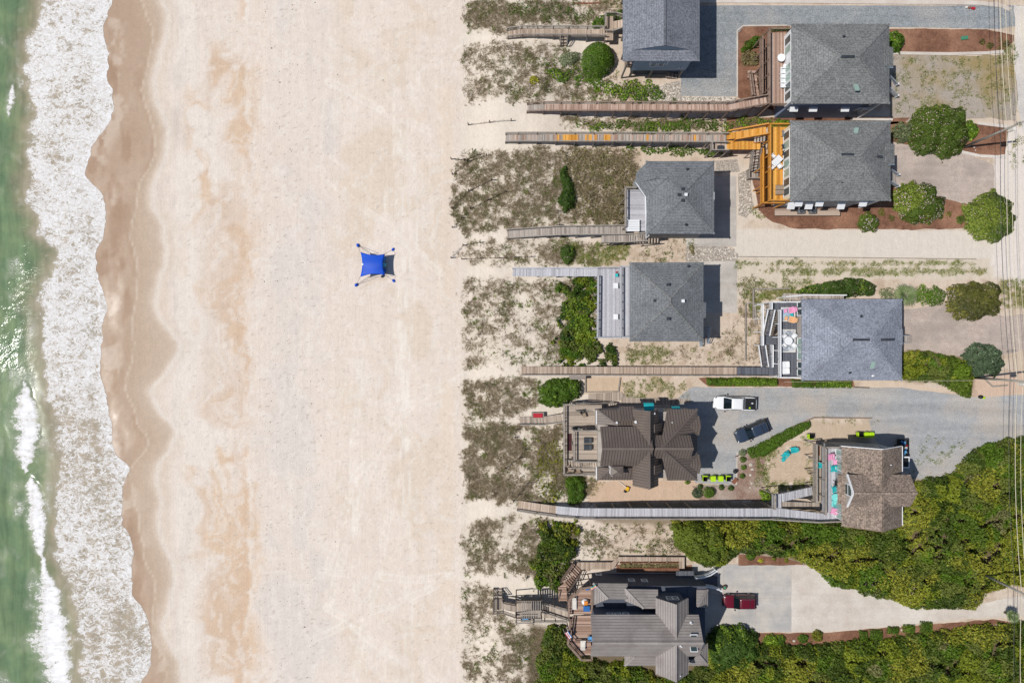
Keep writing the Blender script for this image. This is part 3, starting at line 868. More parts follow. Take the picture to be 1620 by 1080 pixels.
kerb('kerb', [(1165.5,50),(1175,41.5),(1245,41)], .18, .14, 'concrete_warm')
kerb('kerb', [(1166,50.5),(1166,154)], .18, .14, 'concrete_warm')
kerb('timber_edging', [(1165,406),(1300,407),(1430,408.5),(1544,410)], .11, .1, 'wood_grey', 'long weathered timber edging between cream sand lane and grassy track', 'edging')
kerb('timber_edging', [(1163,722),(1186,712),(1262,671),(1288,660),(1378,661)], .16, .14, 'wood_brown', 'brown timber edging along the diagonal hedge by the gravel drive', 'edging')
kerb('timber_edging', [(1101,768.5),(1164,768)], .16, .16, 'wood_grey', 'grey timber edging behind the row of four bins', 'edging')
kerb('timber_edging', [(1166,714),(1165,766)], .14, .14, 'concrete_warm', 'pale edging strip beside the small ball shrubs', 'edging')
kerb('timber_edging', [(1191,505),(1191,458),(1250,456)], .2, .3, 'wood_grey', 'grey timber frame edging the small green lawn by the white-railed deck', 'edging')
kerb('timber_edging', [(1179,570),(1179,480),(1200,480)], .14, .25, 'wood_grey', 'grey low timber rail standing in the sandy yard grass', 'edging')
kerb('timber_edging', [(1196,514),(1193,482)], .3, .2, 'wood_grey', 'short grey timber plank by the white-railed deck stair', 'edging')
kerb('timber_edging', [(1350,612),(1375,613)], .14, .14, 'wood_dark', 'short dark timber edging past the second clipped hedge', 'edging')
kerb('timber_edging', [(1558,600),(1570,611),(1594,609)], .2, .16, 'wood_grey', 'bent grey timber edging near the middle utility pole', 'edging')
kerb('timber_edging', [(1592,556),(1606,554)], .24, .2, 'wood_grey', 'short pale timber beside the round blue-green bush', 'edging')

# ------------------------------------------------------------------ vegetation
GREEN = {   # base, second tone, highlight, highlight share
 'scrub':  ('#6b7a2a', '#45531f', '#939434', .25),
 'olive':  ('#67682f', '#50532f', '#8a8436', .16),
 'bright': ('#5d7b20', '#48641c', '#88a32c', .2),
 'hedge':  ('#56731f', '#47611b', '#7d9a2c', .12),
 'dark':   ('#4d6823', '#3b521e', '#7c9330', .2),
 'oleander': ('#5f7328', '#4a5d22', '#84933a', .2),
 'blue':   ('#586b4c', '#46573f', '#75876a', .12),
 'grey':   ('#7b8560', '#69734f', '#949c78', .15),
 'dry':    ('#8a8058', '#73694a', '#a39a6c', .15),
 'yellow': ('#8a8a24', '#6a6e22', '#b3ae34', .3),
}
def domes(x, y, lump, seed, jit=.9):
    """rounded clumps: returns height 0..1, outward direction, clump id"""
    x0, x1, y0, y1 = x.min() - lump, x.max() + lump, y.min() - lump, y.max() + lump
    nx = max(1, int((x1 - x0) / lump) + 1); ny = max(1, int((y1 - y0) / lump) + 1)
    r = np.random.default_rng(seed)
    cx = x0 + (np.arange(nx)[None, :] + .5 + (r.random((ny, nx)) - .5) * jit) * lump
    cy = y0 + (np.arange(ny)[:, None] + .5 + (r.random((ny, nx)) - .5) * jit) * lump
    ch = .32 + .68 * r.random((ny, nx)); cr = lump * (.75 + .35 * r.random((ny, nx)))
    ci = r.random((ny, nx))
    gxi = np.floor((x - x0) / lump).astype(int); gyi = np.floor((y - y0) / lump).astype(int)
    best = np.full(x.shape, -1.0); ox = np.zeros(x.shape); oy = np.zeros(x.shape); cid = np.zeros(x.shape)
    for dx in (-1, 0, 1):
        for dy in (-1, 0, 1):
            ix = np.clip(gxi + dx, 0, nx - 1); iy = np.clip(gyi + dy, 0, ny - 1)
            ex = (x - cx[iy, ix]) / cr[iy, ix]; ey = (y - cy[iy, ix]) / cr[iy, ix]
            h = ch[iy, ix] * np.sqrt(np.clip(1 - (ex * ex + ey * ey) * .8, 0.02, 1))
            m = h > best
            best = np.where(m, h, best); ox = np.where(m, ex, ox); oy = np.where(m, ey, oy); cid = np.where(m, ci[iy, ix], cid)
    return best, ox, oy, cid

def leaf_mesh(name, P, Nrm, size, colr, r, aspect=.5):
    n = len(P)
    Nrm = Nrm / np.linalg.norm(Nrm, axis=1)[:, None]
    t = np.cross(Nrm, r.normal(size=(n, 3))); t /= np.linalg.norm(t, axis=1)[:, None] + 1e-9
    b = np.cross(Nrm, t)
    s = size[:, None]
    v = np.stack([P - t * s, P + b * s * aspect, P + t * s, P - b * s * aspect], 1).reshape(-1, 3)
    f = np.arange(4 * n).reshape(n, 4)
    return np_mesh(name, v, f, (), np.repeat(colr, 4, 0), smooth_=False)

def canopy(name, poly_w, h, pal, leaf=.2, dens=85, lump=1.6, edge=None, seed=1, z0=None, rough=.25, trim=False, flowers=None, rag=.35, depth=.28, multi=False):
    """leaves through the volume under a lumpy height field over the outline poly_w (metres)"""
    r = np.random.default_rng(seed)
    Pn = np.array([(p[0], p[1]) for p in poly_w])
    x0, y0 = Pn.min(0) - .5; x1, y1 = Pn.max(0) + .5
    n = int((x1 - x0) * (y1 - y0) * dens)
    x = r.uniform(x0, x1, n); y = r.uniform(y0, y1, n)
    d = sdist(Pn, x, y) + (fbm(x * 1.1, y * 1.1, seed, 3) - .5) * 2 * rag
    m = d > 0
    x, y, d = x[m], y[m], d[m]
    if edge is None: edge = max(.4, min(2.2, h * .8))
    prof = np.sqrt(np.clip(1 - (1 - np.clip(d / edge, 0, 1)) ** 2, 0, 1))
    dm, ox, oy, cid = domes(x, y, lump, seed + 1)
    if trim: top = h * prof * (.94 + .06 * dm); ox *= .25; oy *= .25
    else:
        dm2, ox2, oy2, cid2 = domes(x, y, lump * .42, seed + 2)
        top = h * prof * (.22 + .58 * dm + .2 * dm2); ox = ox * .8 + ox2 * .45; oy = oy * .8 + oy2 * .45
    dep = np.abs(r.normal(0, depth, len(x))) * np.minimum(top, 1.2)
    zb = gz(810 + x / S, 540 - y / S) if z0 is None else z0
    z = zb + np.maximum(top - dep, .03)
    # side slope at the outer edge
    g = (1 - np.clip(d / edge, 0, 1))
    e_ = .15
    gxn = (sdist(Pn, x + e_, y) - sdist(Pn, x - e_, y)) / (2 * e_); gyn = (sdist(Pn, x, y + e_) - sdist(Pn, x, y - e_)) / (2 * e_)
    Nn = np.stack([ox * .9 - gxn * g * 1.3, oy * .9 - gyn * g * 1.3, np.full(len(x), .85)], 1) + r.normal(0, rough + .12, (len(x), 3))
    c1, c2, c3, sh = GREEN[pal]
    c1, c2, c3 = (np.array(L(c)) for c in (c1, c2, c3))
    mixf = np.clip(.6 * cid + 1.5 * (fbm(x / 7, y / 7, seed + 3, 3) - .42), 0, 1)[:, None]
    cc = c1 * (1 - mixf) + c2 * mixf
    if multi:
        sp_ = np.array([L(c) for c in ('#6b8a1e', '#506a18', '#8d9626', '#3a521a', '#737b38', '#5e811c', '#8d875c')])
        pk = np.clip((cid * .55 + fbm(x / 4.5, y / 4.5, seed + 6, 3) * .75 - .12) * 7, 0, 6.99).astype(int)
        cc = sp_[pk] * .55 + cc * .45
        hole = (fbm(x / 1.9, y / 1.3, seed + 7, 3) < .33) & (d > 1.3)
        z = np.where(hole, zb + np.maximum(.28 * top - dep, .03), z)
    hi = (r.random(len(x)) < sh * 3.2 * smooth(.5, .7, fbm(x / 5, y / 5, seed + 4, 3)))[:, None]
    cc = np.where(hi, c3, cc) * r.uniform(.72, 1.28, len(x))[:, None]
    P = np.stack([x, y, z], 1); sz = leaf * r.uniform(.65, 1.25, len(x))
    if flowers:
        fc, fn = flowers
        k_ = (dep < .06) & (r.random(len(x)) < fn) & (fbm(x * 1.3, y * 1.3, seed + 5, 2) > .46)
        cc[k_] = np.array(L(fc)); sz[k_] = .085; P[k_, 2] += .05
    return leaf_mesh(name, P, Nn, sz, cc, r)

def ellipse(cx, cy, rx, ry, n=20, rot=0, wob=.13, seed=0):
    rr = random.Random(seed); pts = []
    for i in range(n):
        t = 2 * math.pi * i / n; k_ = 1 + rr.uniform(-wob, wob)
        a_, b_ = rx * k_ * math.cos(t), ry * k_ * math.sin(t)
        pts.append((cx + a_ * math.cos(rot) - b_ * math.sin(rot), cy + a_ * math.sin(rot) + b_ * math.cos(rot)))
    return pts

SEED = [100]
def stems(root, c, zb, h, spread, n=4):
    mb = MB()
    rr = random.Random(SEED[0])
    for i in range(n):
        t = rr.uniform(0, 6.28); d = min(spread, .6 * h + .2) * rr.uniform(.25, .6)
        a_ = Vector((c.x, c.y, zb - .05)); m_ = Vector((c.x + math.cos(t) * d * .5, c.y + math.sin(t) * d * .5, zb + h * .35))
        e_ = Vector((c.x + math.cos(t) * d, c.y + math.sin(t) * d, zb + h * .6))
        mb.cyl(a_, m_, .05 + .02 * h, .04 + .01 * h, 6); mb.cyl(m_, e_, .04 + .01 * h, .02, 5)
    return mb.build('stem', M['bark'], root)

def shrub(name, label, poly, h, pal, cat='shrub', group=None, **kw):
    """poly: outline in photo px (seen at about mid height)"""
    SEED[0] += 11
    cx = sum(p[0] for p in poly) / len(poly); cy = sum(p[1] for p in poly) / len(poly)
    zb = gzs(cx, cy)
    zv = zb + h * kw.pop('zv', .45)
    pw = [W(x, y, zv) for x, y in poly]
    c = W(cx, cy, zv)
    if h >= 2 and not kw.get('trim'): kw.setdefault('rag', .55)
    root = thing(name, label, cat, (c.x, c.y, zb), group)
    me = canopy('foliage', [(p.x, p.y) for p in pw], h, pal, seed=SEED[0], z0=zb if 'lump' not in kw or kw['lump'] < 3 else None, **kw)
    o = mesh_obj('foliage', me, M['leaf'], None)
    o.parent = root; o.location = (-c.x, -c.y, -zb)
    ext = max(max(p.x for p in pw) - min(p.x for p in pw), max(p.y for p in pw) - min(p.y for p in pw))
    stems(root, c, zb, h, ext * .5, 4 if h < 2 else 6)
    return root

def thicket(name, label, poly, h, pal, **kw):
    SEED[0] += 11
    cx = sum(p[0] for p in poly) / len(poly); cy = sum(p[1] for p in poly) / len(poly)
    zv = h * .4
    pw = [W(x, y, zv) for x, y in poly]
    if name == 'scrub_thicket': kw.setdefault('multi', True); kw['rough'] = .55; kw['depth'] = .42; kw['leaf'] = .19; kw['dens'] = 130
    me = canopy(name, [(p.x, p.y) for p in pw], h, pal, seed=SEED[0], z0=None, **kw)
    o = mesh_obj(name, me, M['leaf'], None, 'stuff')
    return tag(o, label, 'scrub')

E = ellipse
# --- big masses of maritime scrub
thicket('scrub_thicket', 'tall wind-shaped scrub spreading below the brown-shingled house to the concrete drive', [(1065,838),(1100,826),(1220,822),(1332,822),(1345,824),(1398,830),(1420,824),(1424,800),(1436,772),(1470,758),(1510,752),(1545,712),(1590,696),(1660,685),(1660,935),(1610,930),(1570,936),(1550,962),(1500,968),(1450,965),(1385,945),(1320,930),(1292,902),(1250,884),(1172,876),(1150,898),(1112,900),(1090,880),(1070,865)], 2.7, 'scrub', leaf=.145, dens=165, lump=2.5, edge=2.0, rag=.6)
thicket('scrub_thicket', 'dense scrub mass between the mulch strip and the bottom of the lot of the taupe metal-roofed house', [(1122,1004),(1190,1003),(1205,1022),(1300,1022),(1365,1012),(1400,1012),(1470,1000),(1570,990),(1660,985),(1660,1130),(1030,1130),(1042,1078),(1120,1058)], 2.4, 'scrub', leaf=.145, dens=165, lump=2.1, edge=1.8, rag=.6)
thicket('scrub_thicket', 'yellow-green dune scrub seaward of and below the taupe metal-roofed house', [(868,985),(895,988),(905,1030),(945,1046),(990,1050),(1038,1062),(1042,1130),(840,1130),(852,1040)], 1.5, 'scrub', leaf=.17, dens=95, lump=1.4, rag=.7)
thicket('scrub_thicket', 'dark green scrub on the dune above the zigzag stair of the taupe-roofed house', [(862,832),(912,824),(914,872),(898,902),(888,938),(850,930),(838,895),(850,860)], 1.7, 'scrub', leaf=.17, dens=105, lump=1.5, rag=1.6)
thicket('scrub_thicket', 'dark scrub beside the lavender deck of the square hip-roofed house', [(884,446),(941,442),(941,528),(968,556),(970,574),(884,576),(874,550),(890,510)], 1.2, 'dark', leaf=.16, dens=90, lump=1.4, rag=2.6)
thicket('scrub_thicket', 'low scrub below the lilac-roofed house reaching the gravel drive', [(1418,562),(1450,551),(1500,560),(1542,572),(1540,632),(1518,624),(1490,606),(1420,601)], 2.0, 'scrub', leaf=.17, dens=110, lump=1.5, rag=.4)
thicket('ground_cover', 'low green creeper on the slope below the round clipped bush', [(868,108),(925,112),(985,128),(1030,130),(1068,160),(1010,162),(960,148),(905,130),(872,128)], .5, 'bright', leaf=.15, dens=60, lump=.9, rag=1.2)
thicket('ground_cover', 'low green cover in the strip between the two upper boardwalks', [(905,196),(1000,192),(1100,190),(1160,188),(1235,190),(1160,204),(1050,206),(930,204)], .45, 'hedge', leaf=.15, dens=52, lump=.9, rag=1.4)
thicket('ground_cover', 'low green cover along the lower edge of the patched boardwalk', [(985,233),(1060,230),(1130,234),(1160,238),(1160,248),(1110,246),(1010,240)], .45, 'hedge', leaf=.15, dens=60, lump=.9, rag=.9)
thicket('ground_cover', 'low scrub spilling over the sand under the long lavender boardwalk', [(1060,822),(1180,824),(1300,826),(1300,836),(1100,838),(1065,836)], 1.0, 'scrub', leaf=.16, dens=90, lump=1.2, rag=.4)
thicket('ground_cover', 'yellowish low scrub climbing the dune beside the brown metal-roofed house boardwalk', [(855,700),(885,690),(892,745),(880,790),(855,795),(850,760)], .5, 'yellow', leaf=.13, dens=26, lump=.9, rag=1.6)
thicket('ground_cover', 'sparse green weeds around the big upper dune behind the garden bush', [(790,5),(880,8),(940,20),(930,34),(850,30),(800,22)], .4, 'hedge', leaf=.13, dens=26, lump=.9, rag=1.4)
thicket('ground_cover', 'patchy olive scrub across the upper dune beside the bay-fronted house', [(880,240),(1000,238),(1005,262),(998,295),(985,350),(900,352),(910,300)], .5, 'dry', leaf=.14, dens=34, lump=1.0, rag=1.6)

# --- single shrubs
shrub('round_bush', 'large ball-clipped dark green bush beside the blue-walled house', E(947,91,27,28,24,wob=.02), 2.9, 'bright', leaf=.11, dens=330, lump=.8, trim=True, edge=2.2, rag=.08, zv=.5)
shrub('flat_shrub', 'flat grey-green spreading shrub beside the ball-clipped bush', [(881,92),(890,83),(905,80),(918,82),(918,92),(908,100),(892,106),(884,102)], .9, 'grey', leaf=.13, dens=150, lump=.9, rag=.15)
shrub('yellow_shrub', 'small yellow-green round shrub alone on the sand', E(846,126,8,7,14,seed=2), .7, 'yellow', leaf=.12, dens=150, lump=.5, rag=.1)
shrub('shrub', 'green shrub against the seaward wall of the blue-walled house', [(932,36),(945,26),(960,20),(985,14),(985,30),(958,40),(940,44)], 1.1, 'bright', leaf=.15, dens=120, lump=.9)
shrub('shrub', 'tall narrow dark shrub on the dune above the bay-fronted house boardwalk', [(884,268),(896,262),(904,285),(912,305),(910,328),(893,336),(884,318),(889,300)], 1.5, 'dark', leaf=.16, dens=130, lump=1.0)
shrub('shrub', 'dark green shrub between the grey and lavender boardwalks', [(888,390),(902,386),(912,396),(910,412),(896,420),(886,408)], 1.2, 'dark', leaf=.15, dens=130, lump=.9)
shrub('shrub', 'glossy bright green shrub beside the boardwalk landing gap', [(850,612),(868,600),(905,597),(922,605),(920,625),(900,640),(870,646),(850,636)], 1.9, 'bright', leaf=.17, dens=140, lump=1.2)
shrub('shrub', 'bright green shrub under the corner of the weathered deck', [(894,758),(912,750),(926,758),(928,785),(915,800),(898,796)], 1.4, 'bright', leaf=.16, dens=130, lump=1.0)
shrub('evergreen_tree', 'rounded evergreen tree crown beside the concrete drive above the curved white steps', [(1066,836),(1100,826),(1138,834),(1158,860),(1160,884),(1130,900),(1100,892),(1072,872)], 4.0, 'scrub', cat='tree', leaf=.18, dens=150, lump=1.6, zv=.6)
shrub('evergreen_tree', 'dark leafy tree at the corner of the concrete drive below the red car', [(1122,1012),(1148,996),(1180,994),(1204,1012),(1206,1042),(1180,1066),(1140,1066),(1124,1046)], 3.4, 'dark', cat='tree', leaf=.19, dens=150, lump=1.5, zv=.6)
# oleanders and friends on the landward lots
shrub('oleander', 'big pale-flowered oleander bush beside the tall wooden pole and mulch bed', E(1490,203,49,44,22,seed=5), 2.7, 'oleander', leaf=.125, dens=270, lump=1.3, flowers=('#e3c3c4', .22), zv=.5)
shrub('oleander', 'flowering oleander at the lower corner of the pinkish gravel drive', E(1457,320,41,34,22,seed=6,rot=.3), 2.4, 'oleander', leaf=.125, dens=270, lump=1.2, flowers=('#e6c7cb', .42), zv=.5)
shrub('oleander', 'round oleander bush under the wires beside the cream sand lane', E(1572,343,43,40,22,seed=7), 2.6, 'oleander', leaf=.125, dens=270, lump=1.2, flowers=('#dcbcc0', .12), zv=.5)
shrub('oleander', 'small flowering oleander in the mulch strip beside the shuttered wall', E(1377,351,18,16,18,seed=8), 1.6, 'oleander', leaf=.12, dens=270, lump=.9, flowers=('#e6ccd0', .4), zv=.4)
shrub('magnolia_shrub', 'glossy shrub with cream blooms against the upper grey-roofed house', E(1421,62,15,18,18,seed=9), 2.6, 'bright', leaf=.2, dens=150, lump=.9, flowers=('#efe6b8', .10), zv=.5)
shrub('magnolia_shrub', 'glossy shrub with pale yellow blooms at the edge of the largest oleander', E(1538,206,13,15,16,seed=10), 1.5, 'bright', leaf=.2, dens=150, lump=.8, flowers=('#ece2a8', .12))
shrub('shrub', 'wispy grey-green shrub beside the largest oleander', E(1428,208,17,17,18,seed=11,wob=.2), 1.1, 'grey', leaf=.17, dens=90, lump=.8)
shrub('shrub', 'lush green shrub in the mulch bed beside the upper wooden deck', [(1172,80),(1180,68),(1195,56),(1210,52),(1206,64),(1192,76),(1180,84)], 1.0, 'hedge', leaf=.15, dens=140, lump=.7)
shrub('shrub', 'dry tan-green shrub beside the small stair of the upper wooden deck', E(1187,92,15,14,18,seed=12,wob=.15), .9, 'dry', leaf=.13, dens=130, lump=.6)
shrub('hedge', 'thin green hedge behind the upper wooden deck', [(1220,43),(1252,42),(1252,48),(1222,49)], .8, 'hedge', cat='hedge', leaf=.14, dens=140, lump=.6, rag=.1)
shrub('hedge', 'green plants tucked against the orange deck of the shuttered house', [(1218,196),(1232,189),(1250,190),(1250,199),(1220,201)], .6, 'bright', cat='hedge', leaf=.15, dens=140, lump=.6, rag=.15)
shrub('wax_myrtle', 'wide dark olive bush under the wires beside the pinkish gravel bay', E(1546,476,44,33,22,seed=13,rot=-.15), 2.9, 'olive', leaf=.16, dens=170, lump=1.3, zv=.5)
shrub('juniper', 'round blue-green bush at the gravel bay beside the middle utility pole', E(1560,570,32,28,20,seed=14), 2.4, 'blue', leaf=.2, dens=150, lump=.9, zv=.5)
shrub('hedge', 'dark evergreen hedge along the grassy track beside the lilac-roofed house', [(1258,460),(1280,452),(1310,445),(1340,439),(1368,440),(1391,452),(1385,466),(1345,470),(1300,469),(1262,468)], 1.8, 'dark', cat='hedge', leaf=.16, dens=150, lump=1.1, rag=.2)
shrub('shrub', 'bright green rounded shrub nearer the fan palm beside the gravel bay', E(1463,466,14,16,16,seed=15), 1.3, 'bright', leaf=.13, dens=170, lump=.7)
shrub('shrub', 'bright green rounded shrub between the fan palm and the wide dark olive bush', E(1482,468,16,17,16,seed=16), 1.4, 'bright', leaf=.13, dens=170, lump=.7)
shrub('shrub', 'grey-green low shrub between the long hedge and the fan palm', E(1408,464,16,10,16,seed=17), .7, 'grey', leaf=.14, dens=100, lump=.7)
shrub('hedge', 'clipped hedge beside the boardwalk end facing the parked pickup', [(1118,598),(1160,597),(1230,598),(1231,611),(1160,611),(1120,610)], 1.1, 'hedge', cat='hedge', leaf=.12, dens=210, lump=.8, trim=True, edge=.5, rag=.1)
shrub('hedge', 'clipped hedge running under the eave of the lilac-roofed house', [(1253,600),(1300,600),(1348,602),(1348,614),(1300,614),(1254,613)], 1.1, 'hedge', cat='hedge', leaf=.12, dens=210, lump=.8, trim=True, edge=.5, rag=.1)
shrub('hedge', 'long diagonal clipped hedge beside the parked dark car', [(1181,712),(1220,692),(1258,672),(1282,665),(1284,676),(1250,696),(1210,722),(1190,725)], 1.0, 'hedge', cat='hedge', leaf=.13, dens=190, lump=.8, trim=True, edge=.6, rag=.15)
for i, (x, y, r_, lab) in enumerate([(1176,727,5.2,'first'), (1177,739,4.6,'second'), (1175,753,4.6,'third')]):
    shrub('ball_shrub', f'small clipped ball shrub in the mulch strip, {lab} from the diagonal hedge', E(x, y, r_, r_, 14, wob=.03, seed=i), .7, 'hedge', group='ball shrubs along the mulch strip', leaf=.07, dens=500, lump=.5, trim=True, edge=.4, rag=.04)
shrub('ball_shrub', 'small clipped ball shrub at the end of the diagonal hedge', E(1176,716,6,6,14,seed=4), .7, 'grey', group='ball shrubs along the mulch strip', leaf=.08, dens=400, lump=.5, trim=True, edge=.4, rag=.05)
for x, y, r_, h, p, lab in [(1108.5,770,4.5,.7,'dark','small dark ball shrub beside the larger egg-shaped clipped bush'), (1122,779,9.5,1.3,'hedge','egg-shaped clipped bush, the largest in the mulch bed behind the bins'), (1104,780,9,.5,'blue','low grey-green spreading shrub beside the egg-shaped clipped bush'), (1142,771,4.6,.7,'dark','small ball shrub behind the middle bins by the grey timber edging'), (1157,772,5,.7,'dark','small ball shrub behind the brown box by the grey timber edging'), (1088,762,4.5,.6,'dark','small ball shrub at the corner under the brown metal roof')]:
    shrub('ball_shrub', lab, E(x, y, r_, r_, 14, wob=.04, seed=int(x)), h, p, leaf=.08, dens=420, lump=.5, trim=h > .5, edge=.5, rag=.05)
for x, y, rx, ry, h, p, lab in [(1189,880,8,7,.9,'bright','bright shrub in the mulch edge above the concrete drive'), (1204,887,4.5,3.5,.4,'yellow','pale tuft nearest the bright shrub above the concrete drive'), (1225,884,4,4,.4,'yellow','pale tuft midway along the mulch edge above the concrete drive'), (1245,886,3.5,3.5,.4,'yellow','pale tuft farthest along the mulch edge above the concrete drive'),
        (1226,1014,19,11,1.1,'bright','spreading bright green shrub in the mulch strip below the concrete drive'), (1272,1011,9,7.5,.9,'bright','round bright shrub beside the pale stone in the mulch strip'), (1295,1007,9,10,1.0,'yellow','round yellow-green shrub in the mulch strip below the concrete drive')]:
    shrub('shrub', lab, E(x, y, rx, ry, 14, seed=int(x)), h, p, leaf=.12, dens=210, lump=.6, rag=.08)
for i, (x, y, rx, ry) in enumerate([(1367,1005,6.5,7.5), (1387,1004,10,8), (1414,997.5,9,6.5), (1439,995,9.5,7), (1466,992,9.5,9)]):
    shrub('box_shrub', 'clipped boxy shrub in the mulch strip, ' + ('narrowest of the five', 'second from the narrowest', 'middle of the five', 'fourth from the narrowest', 'farthest from the house of the five')[i], [(x-rx,y-ry),(x+rx,y-ry*.9),(x+rx,y+ry),(x-rx,y+ry*.9)], .9, 'hedge', group='boxy clipped shrubs along the drive', leaf=.1, dens=280, lump=.6, trim=True, edge=.45, rag=.08)
shrub('shrub', 'shrub beside the stair landing of the long lavender boardwalk', [(1205,778),(1216,772),(1222,782),(1220,794),(1204,795)], 1.2, 'bright', leaf=.15, dens=150, lump=.7)
shrub('shrub', 'reddish leafless low shrub by the corner of the stone bed between the hip-roofed houses', E(1096,396,6,7,14,seed=31), .6, 'dry', leaf=.12, dens=130, lump=.5)
for x, y, lab in [(1555,66,'dark wispy tuft in the long mulch bed, first of three toward the road'), (1567,72,'dark wispy tuft in the long mulch bed, middle of three'), (1593,69,'dark wispy tuft in the long mulch bed, nearest the road'), (1374,337,'wispy tuft above the small flowering oleander'), (1396,336,'wispy tuft between two oleanders in the mulch strip'), (1411,345,'low wispy tuft beside the gravel-drive oleander'), (1502,339,'wispy tuft in mulch between the two larger oleanders'), (1397,1000,'dark tuft beside the boxy shrubs')][:7]:
    shrub('grass_tuft', lab, E(x, y, 6, 6, 12, wob=.2, seed=int(x)), .5, 'olive', cat='plant', leaf=.11, dens=130, lump=.4, rag=.1)
shrub('shrub', 'small bright green mound in mulch near the wire-side oleander', E(1522,347,8,7,14,seed=40), .6, 'bright', leaf=.1, dens=230, lump=.5, rag=.05)

# fan palm
def palm(label, px, py, h, r_):
    zb = 0.0; c = W(px, py, h)
    root = thing('fan_palm', label, 'palm', (c.x, c.y, 0))
    mb = MB()
    for i in range(5): mb.cyl((c.x, c.y, h * .8 * i / 5), (c.x, c.y, h * .8 * (i + 1) / 5), .17 - .012 * i, .155 - .012 * i, 10)
    mb.build('trunk', M['bark'], root)
    rr = random.Random(4)
    for f in range(17):
        mb = MB(); az = f * 2.399 + rr.uniform(-.2, .2); el = rr.uniform(0, 1.25)
        base = Vector((c.x, c.y, h * .8)); d = Vector((math.cos(az) * math.cos(el), math.sin(az) * math.cos(el), math.sin(el)))
        hub = base + d * r_ * .22
        col_ = np.array(L(rr.choice(['#8b9a6a', '#7b8c5a', '#9aa67a', '#6f8050'])))
        mb.k = tuple(col_ * .8); mb.beam(base, hub, .04, .03)
        side = d.cross(Vector((0, 0, 1))).normalized(); up = side.cross(d)
        for j in range(13):
            t = (j - 6) / 6 * 1.45
            dd = (d * math.cos(t) + side * math.sin(t)).normalized()
            L_ = r_ * (.8 - .12 * abs(t)) * rr.uniform(.9, 1.1)
            wv = dd.cross(up).normalized() * .055
            m_ = hub + dd * L_ * .55 + up * .02; e_ = hub + dd * L_ - Vector((0, 0, .16 * L_ + .1))
            mb.k = tuple(col_ * rr.uniform(.8, 1.2))
            mb.add([hub - wv * .3, hub + wv * .3, m_ + wv, m_ - wv, e_], [(0, 1, 2, 3), (3, 2, 4)])
        mb.build('frond', M['leaf'], root)
palm('pale green fan palm between hedge and bright round shrubs', 1435, 467, 2.6, 2.0)
palm('small fan palm at the corner of the sandy lane by the lowest utility pole', 1604, 976, 1.8, 1.1)

# --- dune grass and lawn blades: far past counting
def blades(name, label, n_c, xr, yr, dfun, per, ln, wd, pal, seed, tilt=(.35, 1.15), zoff=0):
    r = np.random.default_rng(seed)
    x = r.uniform(*xr, n_c); y = r.uniform(*yr, n_c)
    m = r.random(n_c) < dfun(x, y)
    x, y = x[m], y[m]
    z = gz(x, y)
    k_ = S * (1 - z / CAM_H)
    wx, wy = (x - 810) * k_, (540 - y) * k_
    n = len(x)
    cols = np.array([L(c) for c in pal])
    sel = np.clip(fbm(x / 26, y / 26, seed + 1, 3) * len(pal) * 1.25 - .12 * len(pal) + r.normal(0, .55, n), 0, len(pal) - .01).astype(int)
    tc = cols[sel] * r.uniform(.75, 1.25, n)[:, None]
    size = r.uniform(.55, 1.3, n)
    B = np.repeat(np.stack([wx, wy, z + zoff], 1), per, 0); N_ = len(B)
    B[:, :2] += r.normal(0, .09, (N_, 2)) * np.repeat(size, per)[:, None]
    az = r.uniform(0, 6.283, N_); ti = r.uniform(*tilt, N_)
    L_ = ln * np.repeat(size, per) * r.uniform(.6, 1.2, N_)
    d = np.stack([np.cos(az) * np.sin(ti) + .12, np.sin(az) * np.sin(ti), np.cos(ti)], 1)
    s = np.stack([-np.sin(az), np.cos(az), np.zeros(N_)], 1) * wd * .5
    v = np.stack([B - s, B + s, B + d * L_[:, None] + np.stack([d[:, 0] * .1, d[:, 1] * .1, -.12 * L_], 1)], 1).reshape(-1, 3)
    me = np_mesh(name, v, np.arange(3 * N_).reshape(N_, 3), (), np.repeat(np.repeat(tc, per, 0), 3, 0), smooth_=False)
    o = mesh_obj(name, me, M['grass_blade'], None, 'stuff')
    return tag(o, label, 'grass')
blades('dune_grass', 'mottled olive and straw dune grass tufts on the pale sand seaward of the houses', 240000, (712, 1245), (-20, 1100), grass_density, 6, .44, .042, ['#6f634d', '#a99a83', '#86795c', '#9b8b74', '#74714a', '#8f8468'], 301)
blades('lawn_grass', 'thin green weedy grass in the yards and along the sand track', 230000, (890, 1630), (30, 800), lawn_density, 5, .15, .045, ['#5c7024', '#6f7c32', '#4f6420', '#8a8446', '#647a2a'], 302, zoff=.03)

def green_density(x, y):
    d = dens_of(DUNE, x, y, 8, 31, 13)
    return d * smooth(.56, .68, fbm(x / 16, y / 16, 333, 4) + .10 * smooth(790, 900, x) - .05)
blades('dune_grass', 'fresh green dune plants dotted among the straw coloured tufts', 60000, (720, 1245), (-20, 1100), green_density, 7, .34, .075, ['#5d6d2a', '#6f7c33', '#4c5c26', '#808a45'], 303)

